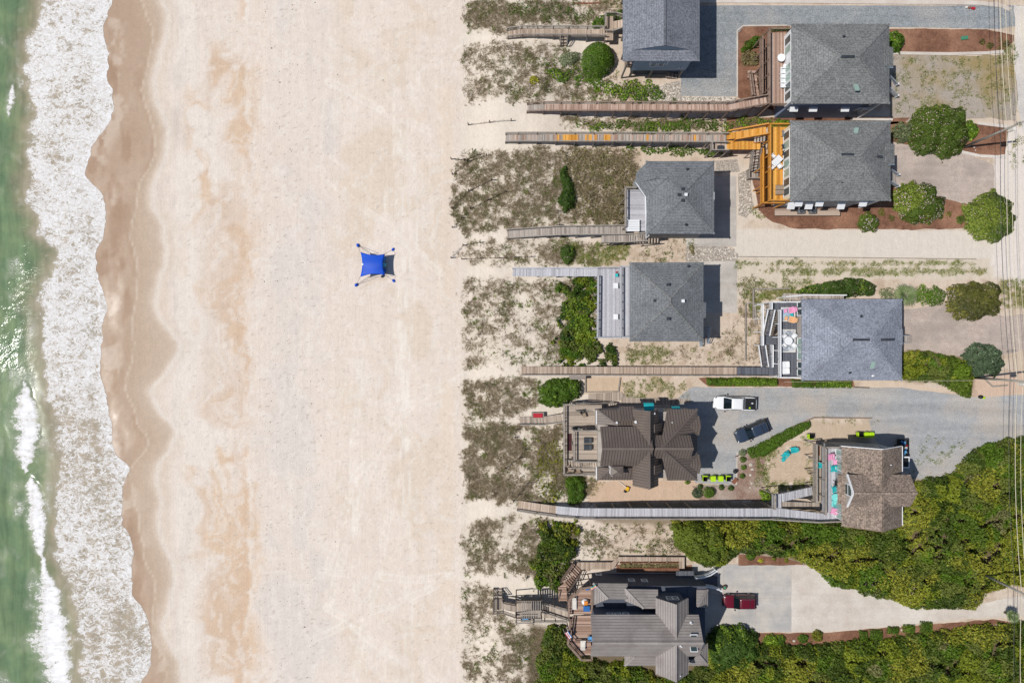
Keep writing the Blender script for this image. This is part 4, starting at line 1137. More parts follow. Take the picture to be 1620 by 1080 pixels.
# ------------------------------------------------------------------ building kit
PAL = {
 'pink':  ['#ae9384', '#a08576', '#b89e8f', '#957b6d', '#bda698'],
 'grey':  ['#a69c93', '#988e86', '#b2a89f', '#8c837b', '#aaa29b'],
 'tan':   ['#b5a291', '#a79483', '#beac9c', '#9b8878', '#b09c8c'],
 'orange': ['#d0953f', '#c48936', '#dba552', '#b87d33', '#d8a055', '#c99148'],
 'lavender': ['#b4b3b8', '#abaaaf', '#bcbbc0', '#a2a1a6', '#b7b6bb'],
 'dark':  ['#62646c', '#5b5d65', '#696b73', '#565860', '#66686f'],
 'weather': ['#a89a8c', '#9b8d80', '#b4a698', '#8f8276', '#ac9f92'],
 'red':   ['#a48877', '#957a6a', '#b09484', '#896e60', '#b39b8c'],
}
def clip_strip(poly, axis, lo, hi):
    def half(P, s, c):
        out = []
        for i in range(len(P)):
            a_, b_ = P[i], P[(i + 1) % len(P)]
            da, db = s * (a_[axis] - c), s * (b_[axis] - c)
            if da >= 0: out.append(a_)
            if (da >= 0) != (db >= 0):
                t = da / (da - db); out.append(a_.lerp(b_, t))
        return out
    P = half(poly, 1, lo)
    return half(P, -1, hi) if len(P) > 2 else []

def boards_poly(mb, poly, axis, pal, w=.16, th=.05, alt=None):
    """boards laid over a convex polygon; axis 0: boards run along y, axis 1: along x"""
    poly = [Vector(p) for p in poly]
    lo = min(p[axis] for p in poly); hi = max(p[axis] for p in poly)
    n = max(1, round((hi - lo) / w)); w = (hi - lo) / n
    for i in range(n):
        P = clip_strip(poly, axis, lo + i * w + .006, lo + (i + 1) * w - .006)
        if len(P) < 3: continue
        c = np.array(L(random.choice(PAL[pal]))) * random.uniform(.88, 1.1)
        if alt and alt(i / n): c = np.array(L(random.choice(PAL['orange'])))
        mb.k = tuple(c)
        mb.slab([p + Vector((0, 0, random.uniform(-.004, .004))) for p in P], th)

def deck(parent, polys, axis, pal, frame='wood_grey', name='deck'):
    mb = MB(); fr = MB()
    for p in polys:
        boards_poly(mb, p, axis, pal)
        fr.slab([Vector(q) - Vector((0, 0, .06)) for q in p], .2)
    d = fr.build(name, M[frame], parent)
    mb.build('deck_boards', M['board'], d, 'stuff')
    return d

POST = {}
def post(parent, x, y, z0, z1, mat, w=.12, name='post'):
    """posts share one unit mesh per material"""
    key = (mat, w)
    if key not in POST:
        m_ = MB().box(-w / 2, w / 2, -w / 2, w / 2, 0, 1)
        me = bpy.data.meshes.new('post'); me.from_pydata(m_.v, [], m_.f); me.materials.append(M[mat]); POST[key] = me
    o = bpy.data.objects.new(name, POST[key]); COL.objects.link(o)
    og = ORIGIN[parent.name]
    o.parent = parent; o.location = (x - og.x, y - og.y, z0 - og.z); o.scale = (1, 1, z1 - z0)
    return o

def railing(parent, pts, mat='wood_grey', h=1.0, spacing=2.0, w=.15, foot='ground', cap=.05, mid=True, name='railing', balusters=False):
    """handrail with low rail; posts are parts of their own"""
    mb = MB()
    pts = [Vector(p) for p in pts]
    up = Vector((0, 0, h))
    for p, q in zip(pts[:-1], pts[1:]):
        mb.beam(p + up, q + up, w, cap)
        mb.beam(p + up - Vector((0, 0, .14)), q + up - Vector((0, 0, .14)), .05, .1)
        if mid:
            mb.beam(p + Vector((0, 0, .15)), q + Vector((0, 0, .15)), .05, .09)
            if not balusters: mb.beam(p + Vector((0, 0, .5)), q + Vector((0, 0, .5)), .04, .08)
        if balusters:
            n = max(2, int((q - p).length / .16))
            for i in range(1, n):
                c = p.lerp(q, i / n); mb.box(c.x - .02, c.x + .02, c.y - .02, c.y + .02, c.z + .12, c.z + h - .1)
        n = max(1, round((q - p).length / spacing))
        for i in range(n + (1 if q == pts[-1] else 0)):
            c = p.lerp(q, i / n)
            z0 = c.z - .2 if foot == 'deck' else gzw(c.x, c.y) - .05
            post(parent, c.x, c.y, z0, c.z + h - .03, mat)
    return mb.build(name, M[mat], parent)

def stair(parent, top, bot, width, pal='grey', mat='wood_grey', rails=True, name='stair', tread=.29):
    """straight flight from top to bottom (centre points)"""
    top = Vector(top); bot = Vector(bot)
    run = Vector((bot.x - top.x, bot.y - top.y, 0)); n = max(2, round(run.length / tread))
    d = run.normalized(); s = Vector((-d.y, d.x, 0)) * width / 2
    mb = MB(); st_ = MB()
    for i in range(n):
        a_ = top.lerp(bot, (i + .08) / n); b_ = top.lerp(bot, (i + .86) / n)
        z = a_.z - .02
        a_ = Vector((a_.x, a_.y, z)); b_ = Vector((b_.x, b_.y, z))
        mb.k = tuple(np.array(L(random.choice(PAL[pal]))) * random.uniform(.9, 1.1))
        mb.slab([a_ - s, a_ + s, b_ + s, b_ - s], .05)
    for k_ in (-1, 1):
        st_.beam(top + s * k_ * .96 - Vector((0, 0, .16)), bot + s * k_ * .96 - Vector((0, 0, .12)), .06, .26)
    o = st_.build(name, M[mat], parent)
    mb.build('tread', M['board'], o, 'stuff')
    if rails:
        rl = MB()
        for k_ in (-1, 1):
            p, q = top + s * k_ * 1.06, bot + s * k_ * 1.06
            rl.beam(p + Vector((0, 0, .95)), q + Vector((0, 0, .95)), .12, .06)
            rl.beam(p + Vector((0, 0, .5)), q + Vector((0, 0, .5)), .05, .08)
            for c in (p, q): post(parent, c.x, c.y, gzw(c.x, c.y) - .05, c.z + .93, mat)
        rl.build('stair_rail', M[mat], parent)
    return o

def seams_on(mb, face, spacing, w=.05, h=.055, courses=False):
    P = [Vector(p) for p in face]
    n = Vector((0, 0, 0))
    for i in range(len(P)):
        a_, b_ = P[i], P[(i + 1) % len(P)]; n += a_.cross(b_)
    if n.length < 1e-6: return
    n.normalize()
    if n.z < 0: n = -n
    if n.z > .9995: return
    e_ = n.cross(Vector((0, 0, 1))).normalized(); d = e_.cross(n).normalized()
    if courses: e_, d = d, e_
    lo = min(p.dot(e_) for p in P); hi = max(p.dot(e_) for p in P)
    t = math.ceil((lo + .05) / spacing) * spacing
    while t < hi - .05:
        hit = []
        for i in range(len(P)):
            a_, b_ = P[i], P[(i + 1) % len(P)]
            da, db = a_.dot(e_) - t, b_.dot(e_) - t
            if (da >= 0) != (db >= 0): hit.append(a_.lerp(b_, da / (da - db)))
        if len(hit) >= 2:
            hit.sort(key=lambda p: p.dot(d))
            if (hit[-1] - hit[0]).length > .15: mb.beam(hit[0] + n * h * .4, hit[-1] + n * h * .4, w, h)
        t += spacing

def roof(parent, faces, mat, seam=None, spacing=.42, ridge=None, ridge_mat=None, name='roof', th=.16, courses=False):
    mb = MB()
    for f in faces: mb.face(f)
    o = mb.build(name, M[mat], parent, weld=True, solid=th)
    if seam:
        sm = MB()
        for f in faces: seams_on(sm, f, spacing, courses=courses)
        sm.build('seam', M[seam], o, 'stuff')
    if ridge:
        for a_, b_ in ridge:
            rm = MB().beam(Vector(a_) + Vector((0, 0, .02)), Vector(b_) + Vector((0, 0, .02)), .28, .06)
            rm.build('ridge_cap', M[ridge_mat or mat], o)
    return o

def hip(x0, x1, y0, y1, ze, zr):
    """hip roof over a rectangle: faces and ridge lines"""
    w, d = x1 - x0, y1 - y0; hd = min(w, d) / 2
    if w >= d:
        ym = (y0 + y1) / 2; a_, b_ = Vector((x0 + hd, ym, zr)), Vector((x1 - hd, ym, zr))
    else:
        xm = (x0 + x1) / 2; a_, b_ = Vector((xm, y0 + hd, zr)), Vector((xm, y1 - hd, zr))
    A, B, C, D = (Vector((x0, y0, ze)), Vector((x1, y0, ze)), Vector((x1, y1, ze)), Vector((x0, y1, ze)))
    if w >= d:
        F = [[A, B, b_, a_], [C, D, a_, b_], [D, A, a_], [B, C, b_]]
        R = [(a_, b_), (A, a_), (D, a_), (B, b_), (C, b_)]
    else:
        F = [[A, B, a_], [C, D, b_], [D, A, a_, b_], [B, C, b_, a_]]
        R = [(a_, b_), (A, a_), (B, a_), (C, b_), (D, b_)]
    return F, R

def win_x(px, py, X0):
    z = CAM_H * (1 - X0 / ((px - 810) * S)); return (540 - py) * S * (1 - z / CAM_H), z
def win_y(px, py, Y0):
    z = CAM_H * (1 - Y0 / ((540 - py) * S)); return (px - 810) * S * (1 - z / CAM_H), z

def window(parent, facing, c, w, h, frame='white', pane='pane', mull=True, name='window'):
    """window (frame) with pane; facing W/E/N/S, c = (x, y, z) on the wall face"""
    x, y, z = c; t = .07; dpt = .05
    sgn = {'W': (-1, 0), 'E': (1, 0), 'N': (0, 1), 'S': (0, -1)}[facing]
    def bx(mb, u0, u1, z0, z1, d0, d1):
        if sgn[0]:
            a_, b_ = sorted((x + sgn[0] * d0, x + sgn[0] * d1)); mb.box(a_, b_, y + u0, y + u1, z + z0, z + z1)
        else:
            a_, b_ = sorted((y + sgn[1] * d0, y + sgn[1] * d1)); mb.box(x + u0, x + u1, a_, b_, z + z0, z + z1)
    mb = MB()
    hw, hh = w / 2, h / 2; t = .1
    bx(mb, -hw, hw, hh - t, hh, .003, dpt + .01); bx(mb, -hw, hw, -hh, -hh + t, .003, dpt + .03)
    bx(mb, -hw, -hw + t, -hh + t, hh - t, .003, dpt); bx(mb, hw - t, hw, -hh + t, hh - t, .003, dpt)
    if mull: bx(mb, -hw + t, hw - t, -.04, .04, .003, dpt - .005)
    o = mb.build(name, M[frame], parent)
    p = MB(); bx(p, -hw + t * .8, hw - t * .8, -hh + t * .8, hh - t * .8, .002, .02)
    p.build('pane', M[pane], o)
    return o

def wall_box(parent, x0, x1, y0, y1, z0, z1, mat, name='wall'):
    return MB().box(x0, x1, y0, y1, z0, z1).build(name, M[mat], parent)

def wrect(px0, py0, px1, py1, z):
    a_, b_ = W(px0, py1, z), W(px1, py0, z); return a_.x, b_.x, a_.y, b_.y

def vent(parent, px, py, z, mat='darkgrey', s=.32):
    """square flue cap on a roof; z = roof height there"""
    c = W(px, py, z + .15)
    mb = MB().box(c.x - s/2, c.x + s/2, c.y - s/2, c.y + s/2, z - .25, z + .22).box(c.x - s*.6, c.x + s*.6, c.y - s*.6, c.y + s*.6, z + .22, z + .28)
    return mb.build('roof_vent', M[mat], parent)
def pipe(parent, px, py, z, mat='white'):
    c = W(px, py, z + .15)
    return MB().cyl((c.x, c.y, z - .3), (c.x, c.y, z + .3), .08, .07, 8).cyl((c.x, c.y, z - .05), (c.x, c.y, z + .04), .2, .12, 8).build('vent_pipe', M[mat], parent)
def ridge_vent(parent, px0, px1, py, z):
    a_, b_ = W(px0, py, z), W(px1, py, z)
    return MB().beam(a_, b_, .3, .12).build('ridge_vent', M['darkgrey'], parent)

def walkway(label, segs, width, pal='grey', mat='wood_grey', rails=(1, -1), spacing=2.4, alt=None, ends=(), name='boardwalk', rail_over=0.0):
    """raised boardwalk: segs = [(px, py, z above ground plane)] centre line"""
    C = [W(*p) for p in segs]
    g0 = gzw(C[0].x, C[0].y)
    root = thing(name, label, 'boardwalk', (C[0].x, C[0].y, g0), 'boardwalks from the houses to the beach')
    mb = MB(); st_ = MB()
    dirs = [(C[i + 1] - C[i]).normalized() for i in range(len(C) - 1)]
    nrm = []
    for i in range(len(C)):
        d = dirs[min(i, len(dirs) - 1)] + dirs[max(i - 1, 0)]
        d = Vector((d.x, d.y, 0)).normalized(); nrm.append(Vector((-d.y, d.x, 0)) * width / 2)
    tot = 0; totl = sum((C[i+1]-C[i]).length for i in range(len(C)-1))
    for i in range(len(C) - 1):
        n = max(2, round((C[i + 1] - C[i]).length / .16))
        for j in range(n):
            t0, t1 = (j + .04) / n, (j + .96) / n
            a_, b_ = C[i].lerp(C[i + 1], t0), C[i].lerp(C[i + 1], t1)
            na, nb = nrm[i].lerp(nrm[i + 1], t0), nrm[i].lerp(nrm[i + 1], t1)
            c = np.array(L(random.choice(PAL[pal]))) * random.uniform(.86, 1.1)
            fr = (tot + (C[i+1]-C[i]).length * t0) / totl
            if alt:
                p_ = alt(fr)
                if p_: c = np.array(L(random.choice(PAL[p_]))) * random.uniform(.9, 1.08)
            mb.k = tuple(c)
            mb.slab([a_ - na, a_ + na, b_ + nb, b_ - nb], .045)
        tot += (C[i+1]-C[i]).length
        for k_ in (-.85, 0, .85):
            st_.beam(C[i] + nrm[i] * k_ - Vector((0, 0, .17)), C[i + 1] + nrm[i + 1] * k_ - Vector((0, 0, .17)), .06, .22)
    fr = st_.build('joist', M[mat], root)
    mb.build('deck_boards', M['board'], root, 'stuff')
    for k_ in rails:
        railing(root, [C[i] + nrm[i] * k_ * 1.03 for i in range(len(C))], mat, .95, spacing, .14)
    for k_ in (1, -1):
        if k_ not in rails:
            for i in range(len(C) - 1):
                n = max(1, round((C[i+1] - C[i]).length / spacing))
                for j in range(n + (i == len(C) - 2)):
                    c = C[i].lerp(C[i+1], j / n) + nrm[i] * k_ * .95
                    if c.z - gzw(c.x, c.y) > .3: post(root, c.x, c.y, gzw(c.x, c.y) - .05, c.z - .06, mat)
    return root

# ------------------------------------------------------------------ houses
ZE = 7.0
DZ = 4.4      # main living decks, on pilings
def house(label, px, py):
    c = W(px, py); return thing('beach_house', label, 'house', (c.x, c.y, 0), 'beach houses behind the dune')

# --- H1: blue-walled house, top
H = house('blue-walled beach house under a grey Dutch-gable shingle roof', 1045, 40)
x0, x1, y0, _ = wrect(985, 20, 1107, 97, ZE); y1 = W(0, -75, ZE).y
xm = (x0 + x1) / 2; zr = ZE + 2.2; dg = 1.25; zg = ZE + dg * (zr - ZE) / ((x1 - x0) / 2)
A, B = Vector((x0, y0, ZE)), Vector((x1, y0, ZE)); C_, D = Vector((x1, y1, ZE)), Vector((x0, y1, ZE))
g1, g2 = Vector((x0 + dg, y0 + dg, zg)), Vector((x1 - dg, y0 + dg, zg)); rp = Vector((xm, y0 + dg - .15, zr)); rq = Vector((xm, y1, zr))
g1b, g2b = g1 + Vector((0, -.15, 0)), g2 + Vector((0, -.15, 0))
r_ = roof(H, [[A, B, g2, g1], [D, A, g1, rp, rq], [B, C_, rq, rp, g2]], 'shingle_blue', ridge=[(rp, rq)])
MB().face([g1 + Vector((.25, .02, .0)), g2 + Vector((-.25, .02, 0)), Vector((xm, y0 + dg + .02, zr - .15))]).build('gable_vent', M['wall_blue'], H)
wx0, wx1, wy0 = x0 + 1.8, x1 - .75, y0 + .55
wall_box(H, wx0, wx1, wy0, y1 - .4, 2.6, ZE - .05, 'wall_blue')
wall_box(H, wx0 + .4, wx1 - .4, wy0 + .5, y1 - .6, -.05, 2.55, 'wall_slate', 'lower_wall')
for px_, py_ in [(1034, 102), (1046, 102)]:
    x, z = win_y(px_, py_, wy0); window(H, 'S', (x, wy0, z), .85, 1.0)
x, z = win_y(1077, 107, wy0); window(H, 'S', (x, wy0, z), .6, .5, mull=False)
for px_ in (1027, 1054):
    x, z = win_y(px_, 103, wy0); MB().box(x - .06, x + .06, wy0 - .04, wy0 - .002, 4.6, ZE - .3).build('trim_board', M['white'], H)
for z_ in (3.3, 5.2):
    deck(H, [[Vector((x0 + .9, wy0 + .2, z_)), Vector((wx0 - .03, wy0 + .2, z_)), Vector((wx0 - .03, y1 - 1, z_)), Vector((x0 + .9, y1 - 1, z_))]], 0, 'pink', name='balcony')
    railing(H, [Vector((wx0 - .1, wy0 + .1, z_)), Vector((x0 + .9, wy0 + .1, z_)), Vector((x0 + .9, y1 - 1, z_))], 'wood_brown', .95, 2.4, .14, foot='deck')
for i in range(5): post(H, x0 + .95, wy0 + .0 + i * 2.6, -.05, ZE - .1, 'wood_grey', .2, 'column')
for x_ in (wx0 + .3, wx0 + 3, wx1 - .3): post(H, x_, wy0 + .15, -.05, 2.6, 'wood_grey', .25, 'column')
a_ = W(1064, 118, .9); stair(H, (a_.x - .9, a_.y + .2, .9), (a_.x + .8, a_.y + .2, .1), 1.0, 'tan', rails=False)

# --- H2 and H3: grey hip-roofed twins
def twin(label, px0, py0, px1, py1, wall, deckpal, rmat, x_ref):
    H = house(label, (px0 + px1) / 2, (py0 + py1) / 2)
    x0, x1, y0, y1 = wrect(px0, py0, px1, py1, ZE)
    F, R = hip(x0, x1, y0, y1, ZE, 9.5)
    ro = roof(H, F, 'shingle_slate', ridge=R)
    # roof extension over the landward entry
    yc = y0 + (y1 - y0) * .58; hw = 1.3; xe = x1 + .5
    P = [Vector((x1 - .9, yc - hw, ZE + .55)), Vector((xe, yc - hw, ZE + .02)), Vector((xe, yc + hw, ZE + .02)), Vector((x1 - .9, yc + hw, ZE + .55))]
    roof(H, [P], 'shingle_slate', name='entry_roof')
    MB().beam((x1 - .6, yc - hw - .03, ZE + .12), (xe, yc - hw - .03, ZE - .1), .06, .22).build('rake_board', M['wall_blue'], H)
    wall_box(H, x0 + .5, x1 - 2.6, y0 + .45, y1 - .45, .05, ZE - .03, wall)
    wall_box(H, x1 - 2.6, x1 - .5, y0 + 2.2, y1 - .45, .05, ZE - .03, wall, 'entry_wall')
    for y_ in (y0 + .5, y0 + 1.3): post(H, x1 - .55, y_, -.05, ZE - .05, 'white', .22, 'column')
    # landward porch with pale rails and steps
    dz = 3.0
    deck(H, [[Vector((x1 - 2.57, y0 + .45, dz)), Vector((x1 - .5, y0 + .45, dz)), Vector((x1 - .5, y0 + 2.17, dz)), Vector((x1 - 2.57, y0 + 2.17, dz))]], 1, 'grey', name='porch')
    railing(H, [Vector((x1 - 2.5, y0 + .5, dz)), Vector((x1 - .55, y0 + .5, dz))], 'white', .95, 1.2, .12, foot='deck')
    ys_ = yc - 1.9
    deck(H, [[Vector((x1 - .48, ys_ - .9, 2.9)), Vector((x1 + 2.2, ys_ - .9, 2.9)), Vector((x1 + 2.2, ys_ + .9, 2.9)), Vector((x1 - .48, ys_ + .9, 2.9))]], 1, 'grey', 'midgrey', 'entry_porch')
    for py_ in (-.8, .8):
        MB().beam((x1 + 1.9, ys_ + py_, 3.8), (x1 + 4.6, ys_ + py_, .9), .14, .12).beam((x1 + 1.9, ys_ + py_, 3.3), (x1 + 4.6, ys_ + py_, .4), .1, .25).build('step_rail', M['white'], H)
        post(H, x1 + 4.6, ys_ + py_, -.05, 1.0, 'white', .22, 'newel_post')
    stair(H, (x1 + 2.2, ys_, 2.9), (x1 + 4.6, ys_, .0), 1.5, 'grey', 'midgrey', False)
    wall_box(H, x0 + .12, x0 + .48, y0 + .47, y1 - .47, DZ + .02, ZE - .06, rmat, 'trim')
    # wide sliding doors and windows towards the sea
    XW = x0 + .12
    n = 7
    for i in range(n):
        yy = y0 + .9 + (y1 - y0 - 1.8) * (i + .5) / n
        if i == 4 and wall == 'wall_navy': 
            continue
        window(H, 'W', (XW, yy, 5.6), (y1 - y0 - 1.8) / n - .1, 2.1, 'white', 'pane_green' if i in (2, 3, 5) else 'pane', mull=False, name='sliding_door')
    return H, (x0, x1, y0, y1)

H, rc = twin('navy-walled house under a grey hip shingle roof with a pinkish wooden deck', 1252, 38, 1407, 164.5, 'wall_navy', 'pink', 'white', 0)
H2 = H; H2rc = rc
yS = rc[2] + .45
for px_ in (1261, 1273, 1286):
    x, z = win_y(px_, 166.5, yS); window(H, 'S', (x, yS, 6.0), .95, .9)
for px_, py_ in [(1252, 173), (1281, 174), (1331, 174)]:
    x, z = win_y(px_, py_, yS)
    window(H, 'S', (x, yS, 4.0), .95, 1.1)
    MB().rbox((x, yS - .28, 4.45), 1.1, .62, .05, rx=.5).build('shutter', M['white'], H)
x, z = win_y(1372, 174, yS + 1.8)
pipe(H, 1336, 57, 8.2, 'darkgrey'); ridge_vent(H, 1331, 1352, 89.6, 9.53)
a_ = W(1355, 138, 8.2); MB().rbox((a_.x, a_.y, 8.18), .55, 1.15, .16, rx=-.45).build('skylight', M['pane_green'], H)
# deck of H2
dz = DZ
deck(H, [[W(1215, 52, dz), W(1247, 52, dz), W(1247, 167, dz), W(1215, 167, dz)]], 0, 'pink', 'wood_brown')
railing(H, [W(1247, 50.5, dz), W(1213.5, 50.5, dz), W(1213.5, 166, dz)], 'wood_brown', 1.0, 1.9, .17)
railing(H, [W(1216, 168, dz), W(1246, 168, dz)], 'wood_brown', 1.0, 1.9, .1)
z2 = 3.0
deck(H, [[W(1202.5, 62, z2), W(1211.5, 62, z2), W(1211.5, 152, z2), W(1202.5, 152, z2)]], 0, 'red', 'wood_brown', 'lower_deck')
railing(H, [W(1202.5, 62, z2), W(1202.5, 152, z2)], 'wood_brown', 1.0, 2.2, .16)
stair(H, W(1195.5, 153, 3.2), W(1191, 118, .5), 1.0, 'red', 'wood_brown')
deck(H, [[W(1183, 112, .5), W(1199, 112, .5), W(1199, 124, .5), W(1183, 124, .5)]], 1, 'red', 'wood_brown', 'landing')
H, rc = twin('blue-grey shuttered house under a grey hip shingle roof with a bright orange deck', 1250, 191, 1409, 318, 'wall_grey', 'orange', 'cream', 0)
H3 = H; yS = rc[2] + .45
for px_, zz in [(1249, 3.7), (1261, 5.6), (1277, 3.7), (1294, 5.6), (1328, 3.7), (1363, 5.6)]:
    x = (px_ + 3 - 810) * S * (1 - zz / CAM_H)
    window(H, 'S', (x, yS, zz - .3), .95, 1.15)
    MB().rbox((x, yS - .42, zz - .05), 1.02, .95, .06, rx=.62).build('shutter', M['white'], H)
for px0_, px1_, zz in ((1331, 1351, 9.5), (1374, 1396, 8.1)):
    ridge_vent(H, px0_, px1_, 244.5 if zz > 9 else 248, zz)
pipe(H, 1332, 289, 7.9, 'darkgrey')
a_ = W(1354, 207, 7.9); MB().rbox((a_.x, a_.y, 7.95), .55, .75, .14, rx=.45).build('skylight', M['pane_green'], H)
deck(H, [[W(1216.5, 201, dz), W(1249, 201, dz), W(1249, 318, dz), W(1216.5, 318, dz)]], 0, 'orange', 'wood_orange')
railing(H, [W(1249, 199.5, dz), W(1214.5, 199.5, dz), W(1214.5, 319, dz), W(1247, 319, dz)], 'wood_orange', 1.0, 1.9, .17)
deck(H, [[W(1203.5, 238, z2), W(1212, 238, z2), W(1212, 322, z2), W(1203.5, 322, z2)]], 0, 'orange', 'wood_orange', 'lower_deck')
railing(H, [W(1203.5, 238, z2), W(1203.5, 323, z2), W(1237, 323, z2)], 'wood_orange', 1.0, 2.1, .16)
deck(H, [[W(1150, 211, 3.1), W(1212, 200.5, dz), W(1212, 213, dz), W(1150, 221, 3.1)]], 0, 'orange', 'wood_orange', 'ramp')
railing(H, [W(1150, 210, 3.1), W(1212, 199, dz)], 'wood_orange', 1.0, 1.9, .17)
railing(H, [W(1161, 223, 3.3), W(1212, 214, dz)], 'wood_orange', .9, 2.4, .15, foot='deck')
deck(H, [[W(1150, 222.5, 3.05), W(1203, 224, 3.05), W(1203, 236.5, 3.05), W(1150, 236.5, 3.05)]], 0, 'orange', 'wood_orange', 'landing')
stair(H, W(1211, 219, 4.3), W(1192, 221.5, 3.2), .8, 'grey', 'wood_orange', False)
stair(H, W(1195, 239, 3.0), W(1191, 271, .4), 1.05, 'grey', 'wood_grey')
deck(H, [[W(1182, 271, .4), W(1200, 271, .4), W(1200, 284, .4), W(1182, 284, .4)]], 0, 'grey', 'wood_grey', 'landing')
railing(H, [W(1182, 270, .4), W(1182, 284, .4), W(1200, 284, .4)], 'wood_grey', .9, 1.5, .13)

# --- H4: hip-roofed house with faceted bay
H = house('grey hip-roofed house with a faceted bay and pale lavender deck', 1075, 312)
x0, x1, y0, y1 = wrect(1022, 255, 1130, 370, ZE)
F, R = hip(x0, x1, y0, y1, ZE, 8.55)
roof(H, F, 'shingle_green', ridge=R)
b = [W(1024, 255.5, ZE + .03), W(1006, 274, ZE + .03), W(1006, 288, ZE + .03), W(1021.5, 311, ZE + .03)]
p1, p2 = W(1037, 281, 7.95), W(1056, 281, 8.02)
roof(H, [[b[0], b[1], p1], [b[1], b[2], p1], [b[2], b[3], p2, p1], [b[0], p1, p2]], 'shingle_green', ridge=[(p1, p2), (b[1], p1), (b[2], p1)], name='bay_roof')
c_ = W(1020, 281, ZE)
MB().prism([(b[0].x + .3, b[0].y - .3), (b[1].x + .45, b[1].y - .1), (b[2].x + .45, b[2].y + .1), (b[3].x + .4, b[3].y + .4), (x0 + 1, b[3].y + .4), (x0 + 1, b[0].y - .3)], 2.5, ZE - .05).build('bay_wall', M['wall_grey'], H)
MB().beam(b[2] - Vector((0, 0, .1)), b[3] - Vector((0, 0, .1)), .14, .2).build('fascia', M['white'], H)
MB().beam(b[3] - Vector((0.03, 0, .1)), W(1023, 370, ZE) - Vector((0.03, 0, .1)), .14, .2).build('fascia', M['white'], H)
wall_box(H, x0 + .5, x1 - .55, y0 + .5, y1 - .5, .05, ZE - .03, 'wall_grey')
for yy in (-3.2, -1.2, .8):
    window(H, 'W', (x0 + .5, (y0 + y1) / 2 + yy - 1, 5.55), 1.5, 2.0, 'white', mull=False, name='sliding_door')
for xx in (1.8, 4.3, 7.2):
    window(H, 'S', (x0 + xx, y0 + .5, 4.8), 1.1, 1.3)
dz = DZ
deck(H, [[W(990, 300, dz), W(1010, 300, dz), W(1026, 316, dz), W(1026, 366, dz), W(990, 366, dz)]], 1, 'lavender', 'wood_grey')
railing(H, [W(1005, 299, dz), W(988, 299, dz), W(988, 360, dz)], 'wood_grey', 1.0, 1.3, .2)
deck(H, [[W(952, 373, 2.5), W(990, 372, 2.6), W(990, 383, 2.6), W(952, 384, 2.5)]], 0, 'grey', 'wood_grey', 'landing')
stair(H, W(1024, 376, DZ), W(990, 378, 2.6), 1.0, 'grey', 'wood_grey')
railing(H, [W(952, 385, 2.5), W(990, 384, 2.6)], 'wood_grey', 1.0, 1.6, .15)
for px_, py_, m_ in ((1080, 299, 'darkgrey'), (1074.5, 308, 'darkgrey'), (1085, 308, 'white'), (1080, 317, 'darkgrey')): vent(H, px_, py_, 8.4, m_)
for px_, py_ in ((1088, 267), (1086, 355)): pipe(H, px_, py_, 7.6, 'darkgrey')
a_, b2_ = W(1131, 310, 5.8), W(1131, 310, 5.8)
wall_box(H, x1 - .6, x1 + .05, W(0, 316, ZE).y, W(0, 304, ZE).y, 5.8, ZE + .05, 'wall_grey', 'chimney_box')

# --- H5: square hip-roofed house
H = house('square hip-roofed grey house with two lavender deck levels', 1055, 478)
x0, x1, y0, y1 = wrect(996, 415, 1113, 540, ZE)
F, R = hip(x0, x1, y0, y1, ZE, 8.9)
roof(H, F, 'shingle_green', ridge=R, ridge_mat='shingle_slate')
wall_box(H, x0 + .5, x1 - .55, y0 + .5, y1 - .5, .05, ZE - .03, 'wall_blue')
for yy in (1.5, 4.2, 6.8, 8.8): window(H, 'W', (x0 + .5, y0 + yy, 5.55), 1.5, 2.0, 'white', mull=False, name='sliding_door')
roof(H, [[W(1108, 478, ZE + .25), W(1117, 478, ZE - .05), W(1117, 503, ZE - .05), W(1108, 503, ZE + .25)]], 'shingle_green', name='porch_roof')
for px_, py_, m_ in ((1057, 450, 'darkgrey'), (1036, 475.5, 'darkgrey'), (1080.5, 476, 'white'), (1057.5, 504, 'darkgrey')): vent(H, px_, py_, 8.3 if px_ > 1050 else 8.0, m_)
for px_, py_ in ((1090, 421), (1086, 462)): pipe(H, px_, py_, 7.4, 'darkgrey')
dz = 3.4
deck(H, [[W(945, 425, dz), W(982, 425, dz), W(982, 533, dz), W(945, 533, dz)]], 0, 'lavender', 'comp_grey', 'lower_deck')
railing(H, [W(945, 437.5, dz), W(944, 534, dz), W(982, 534, dz)], 'comp_grey', 1.0, 1.15, .2)
railing(H, [W(945, 424, dz), W(980, 424, dz)], 'comp_grey', 1.0, 1.7, .12)
dz = DZ
deck(H, [[W(981.5, 423, dz), W(1002, 423, dz), W(1002, 533, dz), W(981.5, 533, dz)]], 0, 'lavender', 'comp_grey', 'upper_deck')
railing(H, [W(1000, 422.5, dz), W(980.5, 422.5, dz), W(980.5, 533.5, dz), W(1000, 533.5, dz)], 'comp_grey', 1.0, 1.15, .2, foot='deck')
stair(H, W(1113, 520, 2.9), W(1113, 545, .05), 1.0, 'grey', 'wall_blue')

